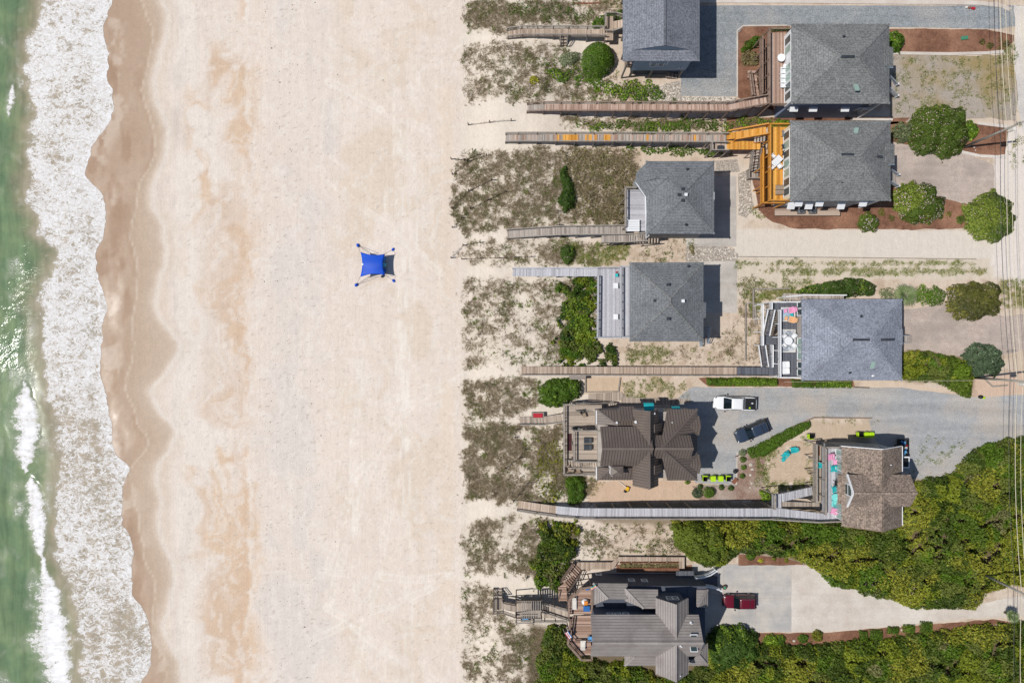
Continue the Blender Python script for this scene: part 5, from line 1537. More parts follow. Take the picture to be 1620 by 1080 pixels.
# --- H6: lilac-roofed house with white-railed dark deck
H = house('lilac-grey hip-roofed house with white-railed charcoal deck', 1345, 536)
x0, x1, y0, y1 = wrect(1268, 473, 1427, 601.5, ZE)
F, R = hip(x0, x1, y0, y1, ZE, 9.4)
roof(H, F, 'shingle_lilac', ridge=R)
wall_box(H, x0 + .5, x1 - .5, y0 + .45, y1 - .45, .05, ZE - .03, 'wall_taupe')
for py_, w_ in ((483, 1.5), (493, 1.5), (540, 1.4), (551.5, 1.4), (563, 1.4), (578, 1.5), (588, 1.5)):
    y, z = win_x(1264.5, py_, x0 + .5); window(H, 'W', (x0 + .5, y, 5.65), w_ * .72, 2.2, 'white', 'pane_green' if 535 < py_ < 570 else 'pane', mull=False, name='sliding_door')
roof(H, [[W(1405, 520.5, 7.75), W(1428.5, 520.5, ZE + .12), W(1428.5, 546, ZE + .12), W(1405, 546, 7.75)]], 'shingle_lilac', name='dormer_roof')
ridge_vent(H, 1349, 1376, 537.3, 9.44); ridge_vent(H, 1390, 1415, 537.3, 8.6)
pipe(H, 1364, 500, 8.3, 'darkgrey'); pipe(H, 1346, 589, 7.5, 'darkgrey'); pipe(H, 1382, 594, 7.3)
a_ = W(1380.5, 577, 7.9); MB().rbox((a_.x, a_.y, 7.88), .55, 1.0, .16, rx=.42).build('skylight', M['pane_green'], H)
for py_ in (530.5, 542): MB().beam(W(1426, py_, 3.4), W(1437, py_, .8), .1, .3).build('step_rail', M['white'], H)
stair(H, W(1425, 536, 2.9), W(1442, 536, .0), 1.0, 'grey', 'midgrey', False)
dz = DZ
deck(H, [[W(1231, 479, dz), W(1270, 479, dz), W(1270, 596, dz), W(1231, 596, dz)], [W(1219, 479, dz), W(1231, 479, dz), W(1231, 490, dz), W(1219, 490, dz)]], 0, 'dark', 'comp_dark')
railing(H, [W(1266, 478.3, dz), W(1217, 478.3, dz), W(1217, 489, dz)], 'white', 1.0, 2.0, .15)
railing(H, [W(1230.5, 491, dz), W(1230.5, 596.5, dz), W(1266, 596.5, dz)], 'white', 1.0, 1.8, .15)
stair(H, W(1220.5, 490, DZ), W(1212, 531, 2.7), 1.0, 'dark', 'comp_dark', False)
for dx in (-5.5, 5.5):
    MB().beam(W(1220.5 + dx, 490, 5.35), W(1212 + dx, 531, 3.65), .15, .08).beam(W(1220.5 + dx, 490, 4.95), W(1212 + dx, 531, 3.2), .08, .08).build('stair_rail', M['white'], H)
deck(H, [[W(1203, 531.5, 2.7), W(1229, 531.5, 2.7), W(1229, 546, 2.7), W(1203, 546, 2.7)]], 1, 'dark', 'comp_dark', 'landing')
railing(H, [W(1203.5, 482, 2.7), W(1203.5, 546, 2.7)], 'white', .95, 2.2, .18)
stair(H, W(1206, 546, 2.7), W(1211, 580, 1.75), 1.0, 'dark', 'comp_dark', False)
for dx in (-6, 5):
    MB().beam(W(1206 + dx, 546, 3.65), W(1211 + dx, 580, 2.65), .14, .07).beam(W(1206 + dx, 546, 3.2), W(1211 + dx, 580, 2.2), .06, .07).build('stair_rail', M['white'], H)
railing(H, [W(1219, 546, 2.7), W(1219, 580, 2.2)], 'white', .95, 1.6, .16)
deck(H, [[W(1217, 546, 2.72), W(1229, 546, 2.72), W(1229, 594, 2.72), W(1217, 594, 2.72)]], 0, 'dark', 'comp_dark', 'lower_deck')
zb_ = 3.2
deck(H, [[W(1240, 464, 2.4), W(1335, 466, 2.4), W(1335, 474, 2.4), W(1240, 474, 2.4)]], 0, 'grey', 'comp_grey', 'side_walk')
railing(H, [W(1240, 470, 2.4), W(1268, 467.5, 2.4), W(1334, 467.5, 2.4)], 'white', .95, 1.5, .14)
stair(H, W(1265, 472, 2.4), W(1238, 473, 1.2), .9, 'grey', 'white', False)

# --- H7: brown standing-seam metal roof
H = house('house with a complex brown standing-seam metal roof and weathered decks', 1028, 705)
q = W
def R7(faces, **kw): return roof(H, faces, 'metal_brown', 'seam_brown', .36, **kw)
yr = q(0, 709.6, 10.0).y; yn = q(0, 674.5, 8.0).y; ys = yr - (yn - yr)
xl = q(949.5, 0, 8.0).x; xr = q(1034, 0, 10.0).x
# long seaward wing (ridge runs to the sea)
R7([[Vector((xl, yn, 8.0)), Vector((xl, yr, 10.0)), Vector((xr, yr, 10.0)), Vector((xr, yn, 8.0))], [Vector((xl, yr, 10.0)), Vector((xl, ys, 8.0)), Vector((xr, ys, 8.0)), Vector((xr, yr, 10.0))]], ridge=[(Vector((xl, yr, 10.0)), Vector((xr, yr, 10.0)))])
# cross gable towards the boardwalk and towards the sand yard
xc = q(1027, 0, 9.6).x; xw_ = q(1000.6, 0, 7.4).x; xe_ = 2 * xc - xw_ - .1
yN = q(0, 647.5, 7.6).y; yS_ = q(0, 769, 7.8).y
for (ya, yb) in ((yr - .1, yN), (yS_, yr + .1)):
    R7([[Vector((xw_, ya, 7.5)), Vector((xc, ya, 9.62)), Vector((xc, yb, 9.62)), Vector((xw_, yb, 7.5))], [Vector((xc, ya, 9.62)), Vector((xe_, ya, 7.5)), Vector((xe_, yb, 7.5)), Vector((xc, yb, 9.62))]], name='cross_gable', ridge=[(Vector((xc, ya, 9.62)), Vector((xc, yb, 9.62)))])
# wider eave steps beside the cross gables
for (p0, p1) in ((q(0, 682, 7.3).y, q(0, 669, 7.3).y), (q(0, 747, 7.3).y, q(0, 733, 7.3).y)):
    x1_ = xe_ + .55
    R7([[Vector((xc + .9, p0, 8.62)), Vector((x1_, p0, 7.12)), Vector((x1_, p1, 7.12)), Vector((xc + .9, p1, 8.62))]], name='eave_step')
# landward wing
xg0 = q(1036, 0, 9.5).x; xg1 = q(1097, 0, 9.4).x
hw = (q(0, 689.3, 8.0).y - q(0, 726, 8.0).y) / 2
y9 = q(0, 709.5, 9.5).y
R7([[Vector((xg0, y9 + hw, 7.95)), Vector((xg0, y9, 9.5)), Vector((xg1, y9, 9.5)), Vector((xg1, y9 + hw, 7.95))], [Vector((xg0, y9, 9.5)), Vector((xg0, y9 - hw, 7.95)), Vector((xg1, y9 - hw, 7.95)), Vector((xg1, y9, 9.5))]], name='landward_roof', ridge=[(Vector((xg0, y9, 9.5)), Vector((xg1, y9, 9.5)))])
MB().face([Vector((xr + .02, yr - 1.1, 8.9)), Vector((xr + .02, yr + 1.1, 8.9)), Vector((xr + .02, yr, 9.86))]).build('gable_louvre', M['wall_slate'], H)
# broad landward hip roof, with a small gable to the drive on each side
zE, zT = 6.3, 9.46
yN2, yS2 = q(0, 647, zE).y, q(0, 759.5, zE).y; yM2 = (yN2 + yS2) / 2
xI2, xO2 = q(1055.5, 0, zE).x, q(1103, 0, zE).x; r1 = Vector((xO2 - 5.4, yM2, zT)); r0 = Vector((xI2 - 1.6, yM2, zT))
aN, bN, aS, bS = Vector((xI2, yN2, zE)), Vector((xO2, yN2, zE)), Vector((xI2, yS2, zE)), Vector((xO2, yS2, zE))
R7([[aN, bN, r1, r0], [aS, r0, r1, bS], [bN, bS, r1]], name='landward_hip', ridge=[(bN, r1), (bS, r1)])
for pyG in (674, 735):
    yg = q(0, pyG, 6.9).y; hw_ = 1.25; xo = q(1109, 0, 6.9).x; xi = q(1086, 0, 6.9).x
    R7([[Vector((xo, yg + hw_, 6.2)), Vector((xo, yg, 7.05)), Vector((xi, yg, 7.05)), Vector((xi + .9, yg + hw_, 6.2))], [Vector((xo, yg, 7.05)), Vector((xo, yg - hw_, 6.2)), Vector((xi + .9, yg - hw_, 6.2)), Vector((xi, yg, 7.05))]], name='porch_gable')
    MB().face([Vector((xo - .1, yg - hw_, 6.15)), Vector((xo - .1, yg + hw_, 6.15)), Vector((xo - .1, yg, 6.9))]).build('gable_end', M['wall_taupe'], H)
# seaward lower roofs with white fascia
for (pyE, pyI, pA) in ((648.5, 673, 642), (759, 741, 731)):
    zE, zI = 6.0, 7.3
    a_, b_ = q(944.5, pyE, zE), q(1002, pyE, zE); c_ = q(977 if pyE < 700 else 965, pyI, zI); d_ = q(1002, pyI, zI); e_ = Vector((a_.x, c_.y + (0.0), zE))
    R7([[a_, b_, d_, c_], [a_, c_, e_]], name='lower_roof', ridge=[(a_, c_)])
    MB().beam(Vector((a_.x - .08, a_.y, zE - .05)), Vector((e_.x - .08, e_.y, zE - .05)), .1, .2).build('fascia', M['white'], H)
a_, b_ = q(979.5, 642.5, 6.6), q(1002.5, 642.5, 6.6); c_, d_ = q(1002.5, 664.5, 8.0), q(979.5, 664.5, 8.0)
R7([[a_, b_, c_, d_]], name='shed_dormer')
# walls
wall_box(H, q(946, 0, 6).x, q(1101, 0, 6).x, q(0, 756, 6).y, q(0, 651, 6).y, .05, 5.9, 'wall_taupe')
wall_box(H, xl + .5, xr - .1, ys + .4, yn - .4, 5.92, 7.9, 'wall_taupe', 'upper_wall')
wall_box(H, xr - .1, xg1 - .4, y9 - hw + .35, y9 + hw - .35, 5.92, 7.9, 'wall_taupe', 'landward_wall')
wall_box(H, xw_ + .4, xe_ - .4, yS_ + .4, yN - .4, 5.93, 7.45, 'wall_taupe', 'gable_wall')
for ye in (yN - .4, yS_ + .4):
    MB().face([Vector((xw_ + .4, ye, 7.4)), Vector((xe_ - .4, ye, 7.4)), Vector((xc, ye, 9.4))]).build('gable_end', M['wall_taupe'], H)
MB().face([Vector((xl + .5, ys + .3, 7.8)), Vector((xl + .5, yn - .3, 7.8)), Vector((xl + .5, yr, 9.75))]).build('gable_end', M['wall_taupe'], H)
for yy in (-1.6, 0, 1.6): window(H, 'W', (xl + .5, yr + yy, 6.5), 1.3, 1.6, 'white', mull=False)
for i, px_ in enumerate((985, 1012, 1045, 1080)):
    x = q(px_, 0, 4).x; window(H, 'N', (x, q(0, 651, 6).y, 3.6), 1.1, 1.4)
# chimney
c_ = q(976, 745, 8.6)
MB().box(c_.x - .75, c_.x + .75, c_.y - .55, c_.y + .55, 6.4, 8.6).build('chimney', M['white'], H)
t_ = Vector((c_.x, c_.y, 9.05)); k4 = [Vector((c_.x + sx * .82, c_.y + sy_ * .62, 8.6)) for sx, sy_ in ((-1, -1), (1, -1), (1, 1), (-1, 1))]
roof(H, [[k4[0], k4[1], t_], [k4[1], k4[2], t_], [k4[2], k4[3], t_], [k4[3], k4[0], t_]], 'metal_brown', name='chimney_cap', th=.06)
for px_, py_, z_ in ((1035.5, 654, 8.4), (1006.5, 667.5, 8.2), (1063, 668, 7.2), (976.5, 669, 7.2), (968.5, 751.5, 6.6)): pipe(H, px_, py_, z_)
for px_, py_, w_, dp in ((1022, 644.5, 1.35, 1.1), (1064, 646, 1.1, .62)):
    c_ = q(px_, py_, 3.3); y_ = q(0, 651, 6).y
    m_ = MB(); n = 8
    for i in range(n):
        t0, t1 = math.pi / 2 * i / n, math.pi / 2 * (i + 1) / n
        for x0_, x1_ in ((c_.x - w_ / 2, c_.x + w_ / 2),):
            m_.face([Vector((x0_, y_ + dp * math.sin(t0), 4.6 + .9 * math.cos(t0))), Vector((x0_, y_ + dp * math.sin(t1), 4.6 + .9 * math.cos(t1))), Vector((x1_, y_ + dp * math.sin(t1), 4.6 + .9 * math.cos(t1))), Vector((x1_, y_ + dp * math.sin(t0), 4.6 + .9 * math.cos(t0)))])
    m_.build('awning', M['teal'], H)
# decks
dz = 2.4
deck(H, [[q(893, 640, dz), q(952, 640, dz), q(952, 748, dz), q(893, 748, dz)]], 1, 'weather', 'wood_grey')
railing(H, [q(944, 748.5, dz), q(891.5, 748.5, dz), q(891.5, 639, dz), q(909, 639, dz)], 'wood_grey', 1.0, 2.0, .22)
zu = 5.0
deck(H, [[q(908, 680.5, zu), q(956, 680.5, zu), q(956, 728, zu), q(908, 728, zu)]], 1, 'weather', 'wood_grey', 'upper_deck')
railing(H, [q(950, 679.8, zu), q(907, 679.8, zu), q(907, 728.5, zu), q(950, 728.5, zu)], 'wood_grey', 1.0, 1.9, .18)
stair(H, q(944, 734, zu), q(899, 732, dz), .95, 'weather', 'wood_grey', True)
stair(H, q(911, 643, dz), q(972, 642.5, .1), 1.0, 'weather', 'wood_grey', True)
MB().box(*[f for f in (q(897.5, 0, dz).x, q(904.5, 0, dz).x)], *[q(0, 712.5, dz).y, q(0, 685.5, dz).y], dz + .004, dz + .02).build('mat', M['maroon'], H)
a_ = thing('plank_path', 'ground-level plank path beside the brown metal-roofed house', 'path', q(1000, 634))
m_ = MB()
boards_poly(m_, [q(931, 622.5, .1), q(983, 620, .1), q(994, 631, .1), q(930, 640, .1)], 0, 'weather'); boards_poly(m_, [q(983, 628, .12), q(1092, 631, .12), q(1092, 638, .12), q(983, 640, .12)], 0, 'weather')
m_.build('deck_boards', M['board'], a_, 'stuff')
m_ = MB(); m_.slab([q(931, 622.5, .04), q(983, 620, .04), q(994, 631, .04), q(930, 640, .04)], .1); m_.build('frame', M['wood_grey'], a_)
m_ = MB()
f_ = thing('sand_box', 'square sand pit framed by timber beside the long tan boardwalk', 'sandpit', q(952, 608))
for p0, p1 in (((926, 596), (926, 620)), ((926, 620), (978, 619)), ((978, 619), (981, 597))):
    m_ = MB().beam(q(*p0) + Vector((0, 0, .1)), q(*p1) + Vector((0, 0, .1)), .15, .25); m_.build('timber', M['wood_grey'], f_)

# --- H8: brown-shingled gable house
H = house('brown-shingled cross-gable house with pale lavender deck', 1385, 770)
x0, x1 = q(1331, 0, ZE).x, q(1427, 0, ZE).x; xm = q(1397, 0, 9.7).x
ya, yb = q(0, 706, ZE).y, q(0, 831, ZE).y
F = [[Vector((x0, yb, ZE)), Vector((xm, yb, 9.7)), Vector((xm, ya, 9.7)), Vector((x0, ya, ZE))], [Vector((xm, yb, 9.7)), Vector((x1, yb, ZE)), Vector((x1, ya, ZE)), Vector((xm, ya, 9.7))]]
roof(H, F, 'shingle_brown', ridge=[(Vector((xm, yb, 9.7)), Vector((xm, ya, 9.7)))])
ym = q(0, 780, 10.0).y; hw = 2.05; xa_, xb_ = 484 * S, 574 * S; ze2 = 8.5
roof(H, [[Vector((xa_, ym + hw, ze2)), Vector((xa_, ym, 10.0)), Vector((xb_, ym, 10.0)), Vector((xb_, ym + hw, ze2))], [Vector((xa_, ym, 10.0)), Vector((xa_, ym - hw, ze2)), Vector((xb_, ym - hw, ze2)), Vector((xb_, ym, 10.0))]], 'shingle_brown', name='cross_roof', ridge=[(Vector((xa_, ym, 10.0)), Vector((xb_, ym, 10.0)))])
for s_ in (1, -1): MB().beam(Vector((xa_ - .06, ym, 9.95)), Vector((xa_ - .06, ym + s_ * hw, ze2 - .08)), .16, .22).build('rake_board', M['white'], H)
wall_box(H, x0 + .45, x1 - .45, yb + .4, ya - .4, .05, ZE - .1, 'wall_grey')
for ye in (ya - .4, yb + .4):
    MB().face([Vector((x0 + .45, ye, ZE - .1)), Vector((x1 - .45, ye, ZE - .1)), Vector((x1 - .45, ye, ZE + .2)), Vector((xm, ye, 9.5)), Vector((x0 + .45, ye, ZE + .2))]).build('gable_end', M['wall_grey'], H)
for ye, s_ in ((ya, 1), (yb, -1)):
    MB().beam(Vector((x0, ye + .05 * s_, ZE - .1)), Vector((xm, ye + .05 * s_, 9.6)), .08, .2).beam(Vector((xm, ye + .05 * s_, 9.6)), Vector((x1, ye + .05 * s_, ZE - .1)), .08, .2).build('rake_board', M['white' if s_ > 0 else 'wood_brown'], H)
for xx, s_ in ((x1 + .06, 1),): MB().beam(Vector((xx, yb, ZE - .1)), Vector((xx, ya, ZE - .1)), .12, .16).build('gutter', M['white'], H)
# seaward dormer wall with tall window
MB().prism([(xa_ + .3, ym - hw + .25), (xb_ - .4, ym - hw + .25), (xb_ - .4, ym + hw - .25), (xa_ + .3, ym + hw - .25)], 6.2, ze2 + .1).build('dormer_wall', M['wall_taupe'], H)
MB().face([Vector((xa_ + .3, ym - hw + .2, ze2)), Vector((xa_ + .3, ym + hw - .2, ze2)), Vector((xa_ + .3, ym, 9.8))]).build('gable_end', M['wall_taupe'], H)
MB().face([Vector((xb_ - .4, ym - hw + .2, ze2)), Vector((xb_ - .4, ym + hw - .2, ze2)), Vector((xb_ - .4, ym, 9.8))]).build('gable_end', M['wall_taupe'], H)
window(H, 'W', (xa_ + .3, ym, 7.9), 1.5, 2.1)
for py_ in (717, 726.5, 738, 795, 806, 815):
    y, z = win_x(1328.5, py_, x0 + .45); window(H, 'W', (x0 + .45, y, 5.55), 1.05, 2.0, 'white', 'pane_green', mull=False, name='sliding_door')
for xx in (1.5, 3.4, 6.3): window(H, 'N', (x0 + xx, ya - .4, 4.8), .9, 1.2)
roof(H, [[q(1325, 751, 5.9), q(1336, 751, 6.5), q(1336, 797, 6.5), q(1325, 797, 5.9)]], 'shingle_brown', name='porch_roof')
for py_ in (753, 791): 
    MB().beam(q(1325, py_, 5.7), q(1337, py_, 5.7), .14, .16).build('bracket', M['wall_taupe'], H)
pipe(H, 1409, 735, 8.6)
dz = DZ
deck(H, [[q(1302, 706.5, dz), q(1333, 706.5, dz), q(1333, 821, dz), q(1302, 823, dz)]], 0, 'lavender', 'comp_grey')
railing(H, [q(1326, 706, dz), q(1301.5, 706, dz), q(1301.5, 811, dz)], 'wood_grey', 1.0, 2.2, .26)
railing(H, [q(1218, 818.5, 4.2), q(1290, 823, 4.35), q(1328, 821.5, dz)], 'wood_grey', 1.0, 2.2, .17)
deck(H, [[q(1287, 703, 2.9), q(1299.5, 703, 2.9), q(1299.5, 794, 2.9), q(1287, 794, 2.9)]], 0, 'weather', 'wood_grey', 'lower_deck')
railing(H, [q(1287, 701, 2.9), q(1287, 793, 2.9)], 'wood_grey', 1.0, 2.2, .28)
deck(H, [[q(1218, 804, 4.2), q(1236, 804, 4.2), q(1236, 819, 4.2), q(1218, 818, 4.2)], [q(1236, 804, 4.2), q(1302, 812, dz), q(1302, 823, dz), q(1290, 822.5, dz), q(1236, 819, 4.2)]], 0, 'lavender', 'comp_grey', 'ramp')
deck(H, [[q(1222, 781, 4.15), q(1236, 781, 4.15), q(1236, 803.5, 4.2), q(1222, 803.5, 4.2)]], 0, 'lavender', 'comp_grey', 'landing')
deck(H, [[q(1236.5, 793, 4.0), q(1297, 795, 3.0), q(1297, 801, 3.0), q(1236.5, 801, 4.0)]], 0, 'weather', 'wood_grey', 'lower_ramp')
stair(H, q(1237, 787, 4.1), q(1285, 776, 1.4), 1.1, 'lavender', 'comp_grey', False)
railing(H, [q(1222, 803, 4.2), q(1222, 781, 4.15)], 'wood_grey', 1.0, 1.8, .26)

# --- H9: taupe metal roof
H = house('large house under a taupe ribbed metal roof with octagonal decks', 1030, 985)
def R9(faces, sp=.45, **kw): return roof(H, faces, 'metal_taupe', 'seam_taupe', .36, courses=True, **kw)
xl, xr = q(937.5, 0, 10.5).x, q(1113, 0, 10.5).x
yr = q(0, 1016.7, 10.5).y; yn = q(0, 971.7, 8.3).y; ys = 2 * yr - yn
R9([[Vector((xl, yn, 8.3)), Vector((xl, yr, 10.5)), Vector((xr, yr, 10.5)), Vector((xr, yn, 8.3))], [Vector((xl, yr, 10.5)), Vector((xl, ys, 8.3)), Vector((xr, ys, 8.3)), Vector((xr, yr, 10.5))]], ridge=[(Vector((xl, yr, 10.5)), Vector((xr, yr, 10.5)))])
xc = q(1069, 0, 10.1).x; xw_ = q(1037, 0, 8.0).x; xe_ = 2 * xc - xw_
yN = q(0, 945, 8.0).y; yS_ = q(0, 1066, 8.2).y
for ya_, yb_ in ((yr - .05, yN), (yS_, yr + .05)):
    R9([[Vector((xw_, ya_, 8.1)), Vector((xc, ya_, 10.2)), Vector((xc, yb_, 10.2)), Vector((xw_, yb_, 8.1))], [Vector((xc, ya_, 10.2)), Vector((xe_, ya_, 8.1)), Vector((xe_, yb_, 8.1)), Vector((xc, yb_, 10.2))]], name='cross_gable', ridge=[(Vector((xc, ya_, 10.2)), Vector((xc, yb_, 10.2)))])
for ye in (yN - .4, yS_ + .4):
    MB().face([Vector((xw_ + .4, ye, 8.0)), Vector((xe_ - .4, ye, 8.0)), Vector((xc, ye, 9.95))]).build('gable_end', M['wall_slate'], H)
wall_box(H, xw_ + .4, xe_ - .4, yS_ + .4, yN - .4, .05, 8.02, 'wall_slate', 'gable_wall')
wall_box(H, xl + .6, xr - .5, ys + .4, yn - .4, .06, 8.2, 'wall_slate')
MB().face([Vector((xl + .6, ys + .4, 8.2)), Vector((xl + .6, yn - .4, 8.2)), Vector((xl + .6, yr, 10.2))]).build('gable_end', M['wall_slate'], H)
MB().face([Vector((xr - .5, ys + .4, 8.2)), Vector((xr - .5, yn - .4, 8.2)), Vector((xr - .5, yr, 10.2))]).build('gable_end', M['wall_slate'], H)
# lower north block with hipped roofs
yLN = q(0, 922, 5.0).y
wall_box(H, q(938, 0, 5).x + .4, q(1118, 0, 5).x, yn - .41, yLN - .4, .05, 4.95, 'wall_slate', 'lower_wall')
z0_, z1_ = 5.0, 6.3
a_, b_ = q(938, 922, z0_), q(993, 922.5, z0_); c_, d_ = q(992, 947, z1_), q(962, 947, z1_); e_ = q(938, 957, z0_)
R9([[a_, b_, c_, d_], [a_, d_, e_]], .42, name='lower_roof', ridge=[(a_, d_)])
a_, b_ = q(988.5, 931, 5.9), q(1041, 932, 5.9); c_, d_ = q(1041, 962, 7.2), q(1018, 962, 7.2); e_ = q(988.5, 953, 5.9)
R9([[a_, b_, c_, d_], [a_, d_, Vector((a_.x, d_.y + .5, 5.9))]], .42, name='lower_roof', ridge=[(a_, d_)])
wall_box(H, a_.x + .3, b_.x, yn - .42, a_.y - .3, 4.9, 5.8, 'wall_slate', 'mid_wall')
a_, b_ = q(1102, 932, 5.2), q(1120, 932, 5.2); c_ = q(1103, 959, 6.4); d_ = q(1120, 962, 5.2)
R9([[a_, b_, c_], [b_, d_, c_]], .42, name='porch_roof', ridge=[(b_, c_)])
a_, b_ = q(1120, 1052, 5.2), q(1120, 1017, 5.2); c_ = q(1106, 1036, 6.4); d_ = q(1086, 1052, 5.2)
R9([[a_, b_, c_], [a_, c_, d_]], .42, name='porch_roof', ridge=[(a_, c_)])
a_, b_ = q(988, 1052.5, 6.2), q(1040, 1052.5, 6.2); c_, d_ = q(1040, 1038, 7.4), q(1004, 1038, 7.4)
R9([[b_, a_, d_, c_], [a_, Vector((a_.x, d_.y, 6.2)), d_]], .42, name='lower_roof', ridge=[(a_, d_)])
wall_box(H, a_.x + .3, b_.x, a_.y + .3, ys + .38, .05, 6.0, 'wall_slate', 'lower_wall')
wall_box(H, xr - .55, q(1119, 0, 5).x - .3, q(0, 1050, 5).y, yLN - .45, .04, 5.0, 'wall_slate', 'garage_wall')
# windows on the walls facing the drive-side yard
for px_, py_ in ((960, 956.5), (972, 956.5), (984, 956.5)):
    x, z = win_y(px_, py_, yn - .4); window(H, 'N', (x, yn - .4, 7.3), .85, .95)
for px_ in (962.5, 974.5, 986.5):
    x = q(px_, 0, 8).x; 
    m_ = MB().box(x - .45, x + .45, yn - .39, yn - .3, 7.9, 8.1); m_.build('window_head', M['white'], H)
for px_ in (1057, 1066.5):
    x, z = win_y(px_, 942.5, yN - .4); window(H, 'N', (x, yN - .4, 7.2), .8, 1.1)
for px_, py_ in ((947, 908), (999, 917.5), (1019.5, 918), (1053, 923.5)):
    yy = yLN - .4
    if px_ > 1040: yy = yN - .4
    x, z = win_y(px_, py_, yy); window(H, 'N', (x, yy, z), .85, 1.0)
for px_, py_, z_, rx in ((1096.5, 1006.5, 9.8, .7), (1097, 1023, 9.8, -.7)):
    c_ = q(px_, py_, z_); MB().rbox((c_.x, c_.y, z_ + .05), .75, .95, .14, rx=rx).build('skylight', M['pane'], H); 
    MB().rbox((c_.x, c_.y, z_ + .02), .92, 1.12, .12, rx=rx).build('skylight_frame', M['white'], H)
for px_, py_, z_ in ((1094, 985.5, 9.0), (1078, 1022, 10.1), (1076, 1068, 9.4)): pipe(H, px_, py_, z_)
# curved white entry steps and rails
dzz = 1.6
deck(H, [[q(1070, 903, dzz), q(1098, 903, dzz), q(1098, 918, dzz), q(1070, 918, dzz)], [q(1078, 922, dzz), q(1106, 922, dzz), q(1106, 931, dzz), q(1078, 931, dzz)]], 0, 'dark', 'comp_dark', 'entry_porch')
railing(H, [q(1071, 915.5, dzz), q(1099, 915.5, dzz)], 'white', .95, 1.2, .14, foot='deck', balusters=True)
railing(H, [q(1077, 927, dzz), q(1107, 927.5, dzz)], 'white', .95, 1.2, .16, foot='deck', balusters=True)
for sgn, pts in ((1, [(1102, 915, 2.5), (1114, 913.5, 2.1), (1125, 909, 1.7), (1134, 903, 1.4)]), (-1, [(1107, 930, 2.5), (1118, 928, 2.1), (1130, 930, 1.7), (1141, 934, 1.2)])):
    m_ = MB()
    for p0, p1 in zip(pts[:-1], pts[1:]):
        m_.beam(q(*p0), q(*p1), .16, .1); m_.beam(q(*p0) - Vector((0, 0, .75)), q(*p1) - Vector((0, 0, .75)), .2, .5)
        for t in (.25, .5, .75):
            c_ = q(*p0).lerp(q(*p1), t); m_.box(c_.x - .02, c_.x + .02, c_.y - .02, c_.y + .02, c_.z - .7, c_.z)
    m_.build('curved_rail', M['white'], H)
    for p in (pts[0], pts[-1]):
        c_ = q(*p); post(H, c_.x, c_.y, -.05, c_.z + .1, 'white', .22, 'newel_post')
m_ = MB()
for i in range(6):
    m_.slab([q(1104 + i * 5, 916 - i * .6, 1.5 - i * .25), q(1110 + i * 5, 915 - i * .8, 1.5 - i * .25), q(1110 + i * 5, 929, 1.5 - i * .25), q(1104 + i * 5, 929, 1.5 - i * .25)], 1.5 - i * .25 + .02)
m_.build('entry_steps', M['comp_dark'], H)
# octagonal decks
dz = 4.2
P = [q(899, 945, dz), q(921, 927, dz), q(936, 925, dz), q(940, 971, dz), q(899, 971, dz)]
deck(H, [P], 1, 'red', 'wood_brown')
railing(H, [q(899, 971, dz), q(898.5, 945, dz), q(921, 926, dz), q(935, 924, dz), q(935, 962, dz)], 'wood_brown', 1.0, 1.5, .26)
P = [q(901, 978, dz), q(908, 973.5, dz), q(940, 973, dz), q(940, 1037, dz), q(919, 1037, dz), q(899, 1013, dz)]
deck(H, [P], 1, 'red', 'wood_brown', 'seaward_deck')
railing(H, [q(901, 977, dz), q(897.5, 1014, dz), q(918.5, 1038, dz), q(935, 1038, dz), q(935, 1016, dz)], 'wood_brown', 1.0, 1.6, .26)
railing(H, [q(909, 974.5, dz + .3), q(906, 1005, dz + .3), q(911, 1011, dz + .3), q(936, 1011, dz + .3)], 'wood_dark', .25, 2.5, .1, foot='deck', mid=False)
deck(H, [[q(883, 929, 2.6), q(896, 920, 2.6), q(897, 950, 2.6), q(884, 950, 2.6)]], 1, 'red', 'wood_brown', 'landing')
stair(H, q(893, 924, 2.7), q(913, 895, .7), 1.5, 'red', 'wood_brown')
stair(H, q(890, 931, 2.2), q(890, 948, 1.4), 1.0, 'red', 'wood_brown')
a_ = thing('boardwalk', 'low wooden boardwalk along the shaded side of the taupe-roofed house', 'boardwalk', q(1000, 890))
m_ = MB()
for P in ([q(913, 889, .7), q(934, 889, .7), q(934, 903, .7), q(905, 903, .7)], [q(934, 889, .7), q(968, 889, .7), q(978, 881, .7), q(978, 888, .7), q(970, 900, .7), q(934, 900, .7)], [q(978, 880.5, .7), q(1083, 881, .7), q(1083, 887, .7), q(978, 887.5, .7)], [q(1074, 887, .7), q(1083, 887, .7), q(1083, 899, .7), q(1074, 899, .7)]):
    boards_poly(m_, P, 0, 'tan')
m_.build('deck_boards', M['board'], a_, 'stuff')
m_ = MB()
for P in ([q(913, 889, .6), q(934, 889, .6), q(934, 903, .6), q(905, 903, .6)], [q(978, 880.5, .6), q(1083, 881, .6), q(1083, 887, .6), q(978, 887.5, .6)]): m_.slab(P, .2)
m_.build('joist', M['wood_grey'], a_)
for px_ in range(915, 1083, 28): post(a_, q(px_, 885, .6).x, q(px_, 888.5, .6).y, -.05, .6, 'wood_grey')

